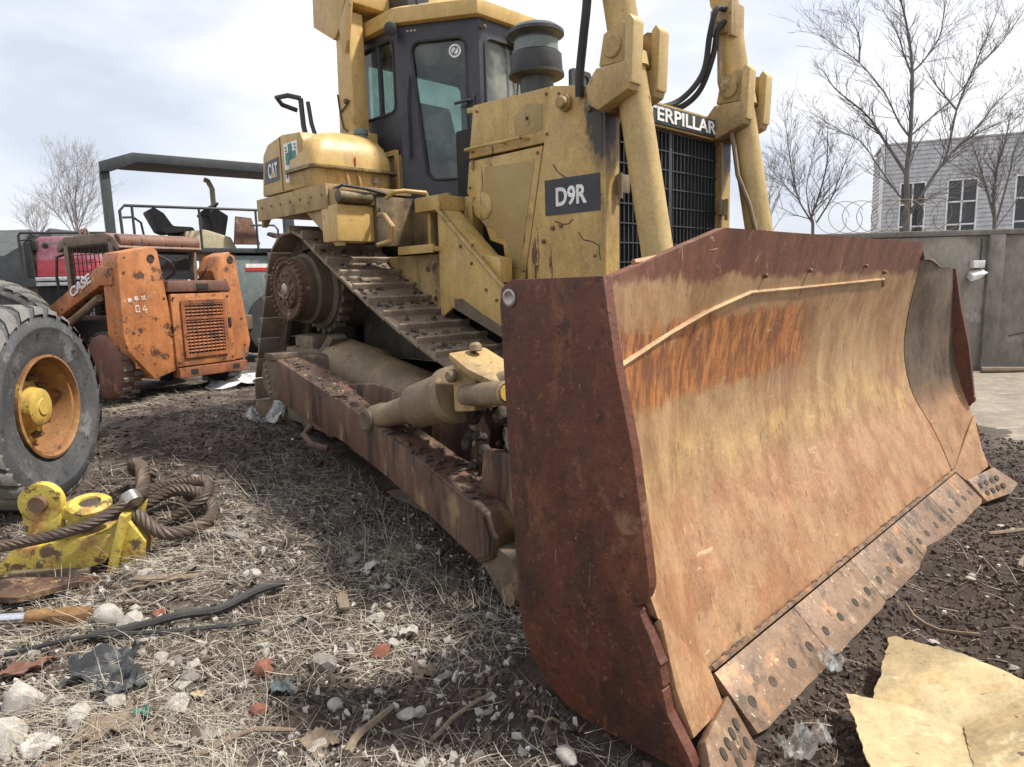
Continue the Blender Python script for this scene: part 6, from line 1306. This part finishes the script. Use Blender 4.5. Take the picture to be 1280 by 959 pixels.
# chrome rod with clevis
rx, ry = -2.45, 3.16
rdz = gz(rx, ry) + .05
rod = thing('ram_rod', 'polished chrome ram rod with rusty clevis end among the straw', 'rod', (rx, ry, rdz), R_(2))
q = B(); q.cyl((-1.2, -.02, .0), (.02, 0, .02), .030, n=20); q.obj('rod', 'chrome', rod)
q = B(); q.lathe((.0, 0, .02), (1, 0, .02), [(0, .036), (.08, .036), (.09, .03), (.13, .03)], 12); q.prism([(.12, -.045, -.01), (.26, -.05, -.012), (.30, -.03, -.01), (.30, .03, -.01), (.26, .05, -.012), (.12, .045, -.01)], (0, 0, .055), .01); q.obj('clevis', 'brass', rod)
q = B(); q.prism([(-.9, -.05, -.06), (-.1, -.12, -.06), (.2, .10, -.05), (-.8, .14, -.05)], (0, 0, .03)); o = q.obj('rusty_strip', 'arm'); o.location = (rx - .1, ry + .32, rdz + .06); tag(o, 'flat rusty steel strip between the chrome rod and the pulley block', 'scrap')
# flat hose
hp = [gp(-1.98, 2.92, .03), gp(-1.80, 2.96, .045), gp(-1.62, 3.03, .05), gp(-1.50, 3.16, .045), gp(-1.36, 3.30, .05), gp(-1.25, 3.40, .035)]
q = B(); C = cat_rom(hp); q.tube(C, .022, 8); o = q.obj('rubber_hose', 'rubber'); tag(o, 'flattened black rubber hose lying across the straw', 'hose')
q = B(); C = cat_rom([gp(-2.35, 2.86, .03), gp(-2.0, 2.90, .03), gp(-1.6, 2.93, .03), gp(-1.25, 3.05, .03)]); q.tube(C, .010, 6); o = q.obj('thin_cable', 'rubber'); tag(o, 'thin dark cable running beside the flattened hose', 'cable')

# crumpled sheets built as bent, thickened patches
def sheet(name, label, cat, cx_, cy_, lx, ly, rot, amp, mat, seed, lift=.02, fold=0., n=14, group=None, curl=0.):
    rnd = np.random.default_rng(seed); ox_, oy_ = rnd.random(2) * 30; P = []
    for i in range(n + 1):
        row = []
        for j in range(n + 1):
            a = (i / n - .5) * lx * (1 + .25 * float(vnoise(np.array(j * .5 + ox_), np.array(3.)))); b_ = (j / n - .5) * ly * (1 + .25 * float(vnoise(np.array(i * .5 + oy_), np.array(8.))))
            X = a * math.cos(rot) - b_ * math.sin(rot); Y = a * math.sin(rot) + b_ * math.cos(rot)
            h = amp * (float(vnoise(np.array(i * 3.2 / n + ox_), np.array(j * 3.2 / n + oy_))) + .5 * abs(float(vnoise(np.array(i * 7. / n + ox_), np.array(j * 7. / n)))) * 2) + fold * abs(b_) / ly + curl * (a / lx) ** 2
            row.append(Vector((X, Y, gz(cx_ + X, cy_ + Y) - gz(cx_, cy_) + max(h, -lift * .8) + lift)))
        P.append(row)
    q = B(); q.grid(P, (0, 0, .004)); o = q.obj(name, mat, None, 50); o.location = (cx_, cy_, gz(cx_, cy_)); return tag(o, label, cat, group)
sheet('black_tarp_scrap', 'torn black tarpaulin scrap lying in the straw near the pale stones', 'tarp', -1.78, 2.66, .26, .17, .3, .10, 'tarp', 3)
sheet('black_tarp_scrap', 'small curled black plastic scrap under the torn tarpaulin', 'tarp', -1.62, 2.52, .16, .12, 1.2, .07, 'tarp', 8)
sheet('plastic_bag', 'crumpled clear plastic bag lying beside the track under the push arm', 'plastic bag', -2.28, 6.10, .34, .26, .2, .22, 'film', 12, .06, n=18)
sheet('plastic_wrap', 'crumpled clear plastic wrap on the soil between blade and pale board', 'plastic', 1.02, 2.22, .17, .13, .4, .10, 'film', 15, .03, n=18)
sheet('plastic_wrap', 'small clear plastic tangle in the soil behind the pale board, by the cutting edge', 'plastic', 1.36, 2.72, .13, .09, .9, .08, 'film', 19, .03, n=16)
sheet('snow_patch', 'leftover patch of grey-white snow under the small orange loader', 'snow', -3.45, 8.6, .9, .55, .5, .10, 'snow', 22, .03)
sheet('paper_scrap', 'pale torn paper scrap in the soil beside the push arm', 'paper', -.83, 3.62, .10, .055, .9, .03, 'stone_pale', 25, .02, n=8)
sheet('paper_scrap', 'flattened white cup scrap on the straw by the big red brick lump', 'paper', -.52, 2.95, .09, .06, .4, .05, 'stone_pale', 27, .02, n=8)
sheet('green_scrap', 'small crumpled green plastic scrap among pale rubble', 'plastic scrap', -1.45, 2.36, .06, .035, .4, .03, 'green_cloth', 29, .02, n=8)
sheet('yellow_scrap', 'small pale yellow card scrap leaning on a flat stone', 'plastic scrap', -1.30, 2.50, .06, .04, .4, .03, 'board', 33, .03, n=8)

for i_, (x, y, lx, ly, rt, mt, lab) in enumerate([(-1.55, 2.30, .20, .12, .5, 'wood', 'flattened brown card scrap under pale straw near the green scrap'), (-1.18, 2.22, .15, .10, 1.1, 'stone_grey', 'grey torn card scrap lying flat in the straw'), (-2.15, 2.72, .18, .12, .2, 'brown', 'dull brown rag lying beside the torn black tarpaulin'),
        (-.98, 2.55, .11, .08, 2.1, 'greygreen', 'faded grey-green cloth scrap in the straw'), (-.40, 2.62, .10, .07, .3, 'wood', 'curled brown leaf-like card near the white cup scrap'), (-1.75, 2.22, .16, .09, 2.6, 'stone_pale', 'crumpled pale paper by the crumbling rubble lump'), (-.72, 2.20, .13, .09, .9, 'wood', 'flat muddy card scrap beside the dark rotten stick')]):
    sheet('scrap', lab, 'scrap', x, y, lx, ly, rt, .05, mt, 60 + i_, .015, n=10)
for x, y, L_, a_, lab in ((-1.62, 2.12, .30, .7, 'grey split plank end lying in the straw below the card scrap'), (-1.9, 3.45, .34, .15, 'weathered plank half hidden in straw by the pulley block'), (-.90, 3.25, .22, 1.9, 'short weathered plank on the soil edge by the grey stone')):
    q = B(); q.prism([(-L_ / 2, -.025, 0), (L_ / 2 - .02, -.03, 0), (L_ / 2, .0, 0), (L_ / 2 - .03, .028, 0), (-L_ / 2 + .01, .025, 0)], (0, 0, .018), .003); o = q.obj('plank', 'wood'); o.location = gp(x, y, .01); o.rotation_euler = (.05, .06, a_); tag(o, lab, 'plank')
# pale board at the right: two leaves, one folded over, torn edge
PBX, PBY = 1.55, 2.28
pbz = gz(1.55, 2.3)
def board_patch(corners, n=12, seed=1, rip=.0, camber=.0):
    rnd = random.Random(seed); a, b_, c_, d_ = [Vector(p) for p in corners]; P = []
    for i in range(n + 1):
        row = []
        for j in range(n + 1):
            s, t = i / n, j / n; p = (a * (1 - s) + b_ * s) * (1 - t) + (d_ * (1 - s) + c_ * s) * t
            p.z += camber * (1 - abs(2 * s - 1)) + .004 * float(vnoise(np.array(s * 4 + seed * 5.), np.array(t * 2.5)))
            if i in (0, n): p += (b_ - a).normalized() * rnd.uniform(-rip, rip)
            if j in (0, n): p += (d_ - a).normalized() * rnd.uniform(-rip, rip)
            row.append(p)
        P.append(row)
    return P
br_ = thing('pale_board', 'torn pale yellow fibreboard sheet folded on the dark soil', 'board', (PBX, PBY, pbz))
def L3(x, y, z): return (x - PBX, y - PBY, z)
q = B(); q.grid(board_patch([L3(1.60, 2.70, .16), L3(1.95, 2.30, .16), L3(1.63, 2.20, .05), L3(1.34, 2.36, .05)], 26, 2, .006, .03), (0, 0, -.008)); q.obj('upper_leaf', 'board', br_, 40)
q = B(); q.grid(board_patch([L3(1.26, 2.40, .10), L3(1.63, 2.205, .06), L3(1.40, 1.80, .04), L3(1.12, 1.90, .08)], 24, 5, .005, .02), (0, 0, -.008)); q.obj('lower_leaf', 'board', br_, 40)
q = B(); q.grid(board_patch([L3(1.60, 2.215, .075), L3(2.05, 2.24, .19), L3(1.95, 1.86, .13), L3(1.44, 1.88, .05)], 24, 7, .005, .05), (0, 0, -.008)); q.obj('folded_leaf', 'board', br_, 40)

# stones, bricks, wood: one mesh per kind, copies turned and scaled
def rock_mesh(name, seed, squash=.7, sub=2, sharp=.35):
    bm = bmesh.new(); bmesh.ops.create_icosphere(bm, subdivisions=sub, radius=1); rnd = np.random.default_rng(seed)
    planes = [(Vector(rnd.normal(size=3)).normalized(), rnd.uniform(.55, .85)) for _ in range(9)]
    for v in bm.verts:
        for n_, d in planes:
            e = v.co.dot(n_) - d
            if e > 0: v.co -= n_ * e
        v.co *= 1 + .05 * rnd.normal(); v.co.z *= squash
    b = B(); b.bm.free(); b.bm = bm; return b.mesh(name, 28)
rocks = [rock_mesh('stone', 40 + k, .62 + .06 * k) for k in range(6)]
def stone(x, y, s, mat, label, name='stone', cat='stone', group=None, k=None, sink=.35, flat=1., turn=None):
    me = rocks[(k if k is not None else random.randrange(6))]; m2 = me.copy(); m2.materials.clear(); o = link(name, m2, mat)
    o.location = (x, y, gz(x, y) + s * .5 * flat * (1 - sink)); o.scale = (s, s * random.uniform(.7, .95), s * flat); o.rotation_euler = (random.uniform(-.3, .3), random.uniform(-.3, .3), random.uniform(0, 6) if turn is None else turn)
    return tag(o, label, cat, group)
stone(-.86, 2.74, .075, 'stone_grey', 'rounded grey stone block among straw beside the red brick piece', k=1)
stone(-2.02, 2.50, .11, 'stone_pale', 'large pale rubble lump at the very edge of the straw', k=2)
stone(-1.90, 2.26, .10, 'stone_pale', 'pale crumbling rubble lump below the larger one', k=4)
stone(-2.02, 3.12, .085, 'stone_pale', 'pinkish pale rubble lump by the chrome rod clevis', k=3)
stone(-1.90, 3.08, .07, 'stone_pale', 'pale rubble lump next to the pinkish one', k=0)
stone(-1.40, 2.64, .05, 'stone_grey', 'flat grey stone chip standing in the straw', k=5, flat=.6)
stone(-1.36, 2.44, .075, 'stone_pale', 'flat pale stone slab below the pale yellow card scrap', k=4, flat=.35)
stone(-1.80, 3.16, .038, 'brick', 'small bright red brick chip by the flattened hose', 'brick_piece', 'brick')
stone(-1.12, 2.72, .06, 'brick', 'rounded red brick lump in the middle of the straw', 'brick_piece', 'brick')
stone(-.62, 2.80, .048, 'brick', 'red brick lump beside the flattened white cup', 'brick_piece', 'brick')
stone(-1.02, 2.40, .04, 'brick', 'broken dull red brick corner near the pale chips', 'brick_piece', 'brick')
stone(-.95, 3.75, .06, 'stone_grey', 'flat grey stone on the dark soil near the push arm', flat=.4)
stone(-1.7, 3.9, .09, 'stone_grey', 'long flat slab of earth-coloured stone in the straw', flat=.35)
lab_p = 'small pale stone chip scattered in the straw'; lab_g = 'small grey-brown stone scattered on the yard soil'
def clear(x, y):
    u, v = uv_of(np.array(x), np.array(y)); u = float(u); v = float(v)
    if -.18 < u < 5.2 and abs(v) < 2.3 and not (u > .9 and v < -1.95): return False
    return True
def wedge(xr, yr):
    while True:
        y = random.uniform(*yr); x = random.uniform(*xr)
        if abs(x) < y * .80 + .15 and clear(x, y): return x, y
for k in range(110):
    x, y = wedge((-2.3, .3), (1.95, 3.6)); stone(x, y, .012 + .045 * random.random() ** 2, 'stone_pale', lab_p, 'stone_chip', 'stone', 'pale stone chips in the straw', flat=random.uniform(.4, .9))
for k in range(34):
    x, y = wedge((-3.2, .2), (2.1, 6.0)); stone(x, y, random.uniform(.018, .05), 'stone_grey', lab_g, 'stone', 'stone', 'grey-brown stones on the soil', flat=random.uniform(.4, .8))
for k in range(26):
    x, y = wedge((1.0, 4.6), (2.2, 5.6)); stone(x, y, random.uniform(.012, .035), 'stone_pale', 'small pale stone on the dark soil ahead of the blade', 'stone', 'stone', 'pale stones ahead of the blade', flat=random.uniform(.5, .9))
def stick(x, y, L_, r, a, label, name='stick', mat='wood', group=None, bow=.03):
    P = []
    for k in range(6):
        t = k / 5 - .5; xx = x + math.cos(a) * L_ * t - math.sin(a) * bow * (1 - 4 * t * t); yy = y + math.sin(a) * L_ * t + math.cos(a) * bow * (1 - 4 * t * t); P.append(Vector((xx, yy, gz(xx, yy) + r + .012 + .02 * (random.random()))))
    q = B(); q.tube([p - P[0] for p in P], [r, r * 1.05, r, r * .95, r * .9, r * .6], 6); o = q.obj(name, mat); o.location = P[0]; return tag(o, label, 'stick', group)
stick(-.22, 2.32, .30, .009, .8, 'thin straight stick lying in the straw by the red brick lump'); stick(-.98, 2.18, .34, .010, .5, 'pale straight stick in the straw bottom')
stick(2.05, 3.05, .36, .010, 2.0, 'bent twig on the dark soil beyond the pale board', bow=.06); stick(.35, 2.30, .22, .012, -.6, 'short grey stick beside the blade end plate'); stick(-.55, 2.25, .3, .016, 1.2, 'dark rotten stick half buried in the straw')
stick(3.3, 4.1, .6, .012, .1, 'thin branch lying by the far end bit'); stick(3.0, 3.6, .5, .014, .4, 'curved dark root on the soil ahead of the blade', bow=.08)
for k in range(16):
    x, y = wedge((-2.4, .4), (2.05, 4.2)); stick(x, y, random.uniform(.10, .26), random.uniform(.004, .009), random.uniform(0, 3.1), 'short dry twig lying in the straw', group='twigs in the straw')

# ------------- stuff: straw, litter flakes, gravel
def frustum_pts(n, x0, x1, y0, y1, dens):
    X = rng.uniform(x0, x1, n); Y = np.sqrt(rng.uniform(0, 1, n)) * (y1 - y0) + y0; Y = y0 + (y1 - y0) * rng.random(n) ** 1.6
    keep = (np.abs(X) < Y * .82 + .25) & (rng.random(n) < dens(X, Y)); X, Y = X[keep], Y[keep]
    u, v = uv_of(X, Y); bad = (u > -.065) & (u < 5.2) & (v > -2.22) & (v < 2.3) & ~((u > .85) & (v < -1.46)); return X[~bad], Y[~bad]
def straw_d(X, Y):
    n_ = vnoise(X * 1.3 + 20, Y * 1.3) + .6 * vnoise(X * 3.7, Y * 3.7 + 30)
    left = 1 - sst((X + .25 * Y - .35) / 1.3); d = np.clip(.42 + 3.0 * n_, .07, 1) * left
    fg = 1 - sst((Y - 2.9) / .7)                       # the foreground strip under the blade is thick with straw
    d = np.maximum(d, fg * np.clip(.62 + 2.8 * n_, .10, 1) * (1 - sst((X - .45) / .35)))
    dark = np.exp(-((X + .15) / .55) ** 2 - ((Y - 3.5) / .75) ** 2); d = np.maximum(d * (1 - .5 * dark), .10 * (X < .3))
    far = sst((Y - 4.2) / 2.0); d = d * (1 - .45 * far)
    return np.clip(np.where(X > .75, .035, d), 0, 1)
def blades(name, X, Y, Lm, Ls_, w, mat, flat=.25, bend=.5, lift=.01):
    n = len(X); Z = ground_h(X, Y) + lift * rng.random(n); a = rng.random(n) * 2 * np.pi; el = np.abs(rng.normal(0, flat, n)); L_ = np.clip(rng.normal(Lm, Ls_, n), Lm * .3, Lm * 2.6)
    k = 4; V = np.zeros((n, k, 2, 3)); wd = w * rng.uniform(.6, 1.4, n); bend_ = rng.normal(0, bend, n); droop = rng.uniform(.2, 1.4, n)
    px, py, pz = X.copy(), Y.copy(), Z.copy()
    for i in range(k):
        t = i / (k - 1); aa = a + bend_ * t; ww = wd * (1 - .75 * t)
        V[:, i, 0] = np.stack([px - np.sin(aa) * ww, py + np.cos(aa) * ww, pz], -1); V[:, i, 1] = np.stack([px + np.sin(aa) * ww, py - np.cos(aa) * ww, pz + ww * .7], -1)
        e = el * (1 - droop * t); st_ = L_ / (k - 1); px = px + np.cos(aa) * np.cos(e) * st_; py = py + np.sin(aa) * np.cos(e) * st_; pz = np.maximum(pz + np.sin(e) * st_, ground_h(px, py) + .004)
    i0 = (np.arange(n) * k * 2)[:, None, None] + np.arange(k - 1)[None, :, None] * 2; Q = (i0 + np.array([0, 1, 3, 2])[None, None, :]).reshape(-1, 4)
    o = raw_mesh(name, V.reshape(-1, 3), Q, mat, True); return o
def island_mat(name, cols, rough=.85, trans=0.):
    m, nt, b = node_mat(name); g = nt.nodes.new('ShaderNodeNewGeometry'); r = nt.nodes.new('ShaderNodeValToRGB'); r.color_ramp.interpolation = 'LINEAR'
    els = r.color_ramp.elements
    for i, c_ in enumerate(cols):
        p = i / max(1, len(cols) - 1)
        e = els[i] if i < 2 and len(cols) > 1 and i == 0 else (els[1] if i == len(cols) - 1 else els.new(p)); e.position = p; e.color = c_ + (1,)
    nt.links.new(g.outputs['Random Per Island'], r.inputs[0]); nt.links.new(r.outputs[0], b.inputs['Base Color']); b.inputs['Roughness'].default_value = rough; return m
MAT['straw'] = island_mat('dry_straw', [(.50, .45, .36), (.24, .19, .14), (.62, .57, .48), (.15, .12, .09), (.52, .46, .37), (.36, .31, .26), (.66, .63, .56), (.20, .165, .13)])
MAT['flake'] = island_mat('litter_flakes', [(.09, .065, .045), (.20, .16, .12), (.06, .043, .033), (.36, .33, .29), (.13, .08, .055), (.07, .05, .04), (.58, .56, .52), (.08, .062, .05), (.17, .135, .105), (.05, .038, .03)])
MAT['grit'] = island_mat('loose_grit', [(.06, .045, .035), (.13, .10, .08), (.30, .27, .23), (.045, .033, .026), (.18, .14, .11), (.50, .47, .42), (.08, .06, .045)])
MAT['darkclod'] = island_mat('dark_clods', [(.036, .026, .02), (.06, .044, .034), (.09, .068, .052), (.045, .033, .026), (.12, .09, .07)])
X, Y = frustum_pts(150000, -5.6, 4.2, 1.75, 8.2, straw_d)
o = blades('straw', X, Y, .11, .055, .0013, 'straw'); tag(o, 'dry pale straw and dead grass matted over the yard', 'straw', kind='stuff')
X, Y = frustum_pts(16000, -4.5, 1.0, 1.75, 6.5, lambda X, Y: straw_d(X, Y) * (vnoise(X * 2.2 + 8, Y * 2.2) > .05))
o = blades('grass_tufts', X, Y, .16, .07, .0014, 'straw', .75, .6, .004); tag(o, 'loose curling tufts of dead grass standing in the straw', 'dead grass', kind='stuff')
def flakes(name, X, Y, smin, smax, mat, tilt=.4, thick=.25):
    n = len(X); s = rng.uniform(0, 1, n) ** 2.2 * (smax - smin) + smin; Z = ground_h(X, Y) + s * .25; a = rng.random(n) * 6.283
    base = np.array([[-1, -.7, 0], [1, -.6, 0], [.9, .7, 0], [-.8, .75, 0]], float); V = np.zeros((n, 8, 3)); el = rng.uniform(.5, 1.0, n)
    tx = rng.normal(0, tilt, n); ty = rng.normal(0, tilt, n)
    for i in range(8):
        bx = base[i % 4, 0] * s * (1 + .3 * rng.normal(size=n)); by = base[i % 4, 1] * s * el * (1 + .3 * rng.normal(size=n)); bz = (thick * s if i > 3 else -thick * s) * (1 + .4 * rng.normal(size=n)); 
        if i > 3: bx = bx * .8; by = by * .8
        zz = bz + bx * tx + by * ty
        V[:, i] = np.stack([X + bx * np.cos(a) - by * np.sin(a), Y + bx * np.sin(a) + by * np.cos(a), Z + zz], -1)
    F = np.array([[3, 2, 1, 0], [4, 5, 6, 7], [0, 1, 5, 4], [1, 2, 6, 5], [2, 3, 7, 6], [3, 0, 4, 7]]); Q = (np.arange(n)[:, None, None] * 8 + F[None]).reshape(-1, 4)
    return raw_mesh(name, V.reshape(-1, 3), Q, mat, False)
X, Y = frustum_pts(20000, -5.2, 1.2, 1.75, 7.5, lambda X, Y: np.clip(.25 + straw_d(X, Y), 0, 1))
o = flakes('litter', X, Y, .004, .030, 'flake', .5, .12); tag(o, 'flat leaf and bark litter strewn among the straw', 'litter', kind='stuff')
X, Y = frustum_pts(26000, -5.2, 4.6, 1.75, 7.0, lambda X, Y: np.ones_like(X))
o = flakes('gravel', X, Y, .003, .016, 'grit', .3, .55); tag(o, 'fine loose gravel and grit over the whole yard', 'gravel', kind='stuff')
X, Y = frustum_pts(30000, .4, 4.9, 1.75, 6.6, lambda X, Y: np.ones_like(X))
X2, Y2 = frustum_pts(26000, -2.9, .9, 2.4, 6.6, lambda X, Y: np.clip(1 - straw_d(X, Y) * 1.2, 0, 1))
o = flakes('soil_clods', np.concatenate([X, X2]), np.concatenate([Y, Y2]), .003, .017, 'darkclod', .4, .6); tag(o, 'dark crumbly soil clods in front of the blade and beside the push arm', 'soil', kind='stuff')

MAT['pale_rubble'] = island_mat('pale_rubble', [(.36, .33, .29), (.22, .195, .17), (.46, .43, .39), (.16, .135, .115), (.30, .27, .235), (.27, .13, .09), (.40, .37, .33)])
X, Y = frustum_pts(4200, -3.2, .4, 1.75, 4.6, lambda X, Y: np.clip(.5 + 2.2 * vnoise(X * 1.7 + 11, Y * 1.7 + 3), .05, 1) * (1 - sst((X + .9) / 1.5)) + .12)
o = flakes('rubble', X, Y, .004, .021, 'pale_rubble', .4, .5); tag(o, 'pale crushed rubble and brick crumbs trodden into the straw', 'rubble', kind='stuff')
for x, y, z in ((.06, -.004, 1.50), (.10, -.004, .82), (.52, -.004, 1.2), (.57, -.004, .75), (.60, -.004, .45), (1.40, -.004, 1.4), (1.60, -.004, .9), (1.62, -.004, .55), (.62, -.034, 1.20), (1.39, -.034, 1.20), (.62, -.034, .42), (1.39, -.034, .42)):
    q = B(); q.lathe((x, y, z), (0, -1, 0), [(0, .016), (.008, .015), (.012, .007)], 6); q.obj('panel_bolt', 'bolt', ss)
q = B(); q.tube(cat_rom([(.56, .10, 1.70), (.66, .02, 1.62), (.72, .05, 1.5), (.70, .2, 1.42)]), .014, 6); q.tube(cat_rom([(1.26, .12, 1.62), (1.18, .05, 1.56), (1.14, .1, 1.46), (1.18, .25, 1.41)]), .014, 6); q.obj('hydraulic_hose', 'rubber', ss)['kind'] = 'stuff'
q = B(); q.box((1.37, -.045, .80), (1.41, -.03, .92), .005); q.obj('door_latch', 'dark', ss)
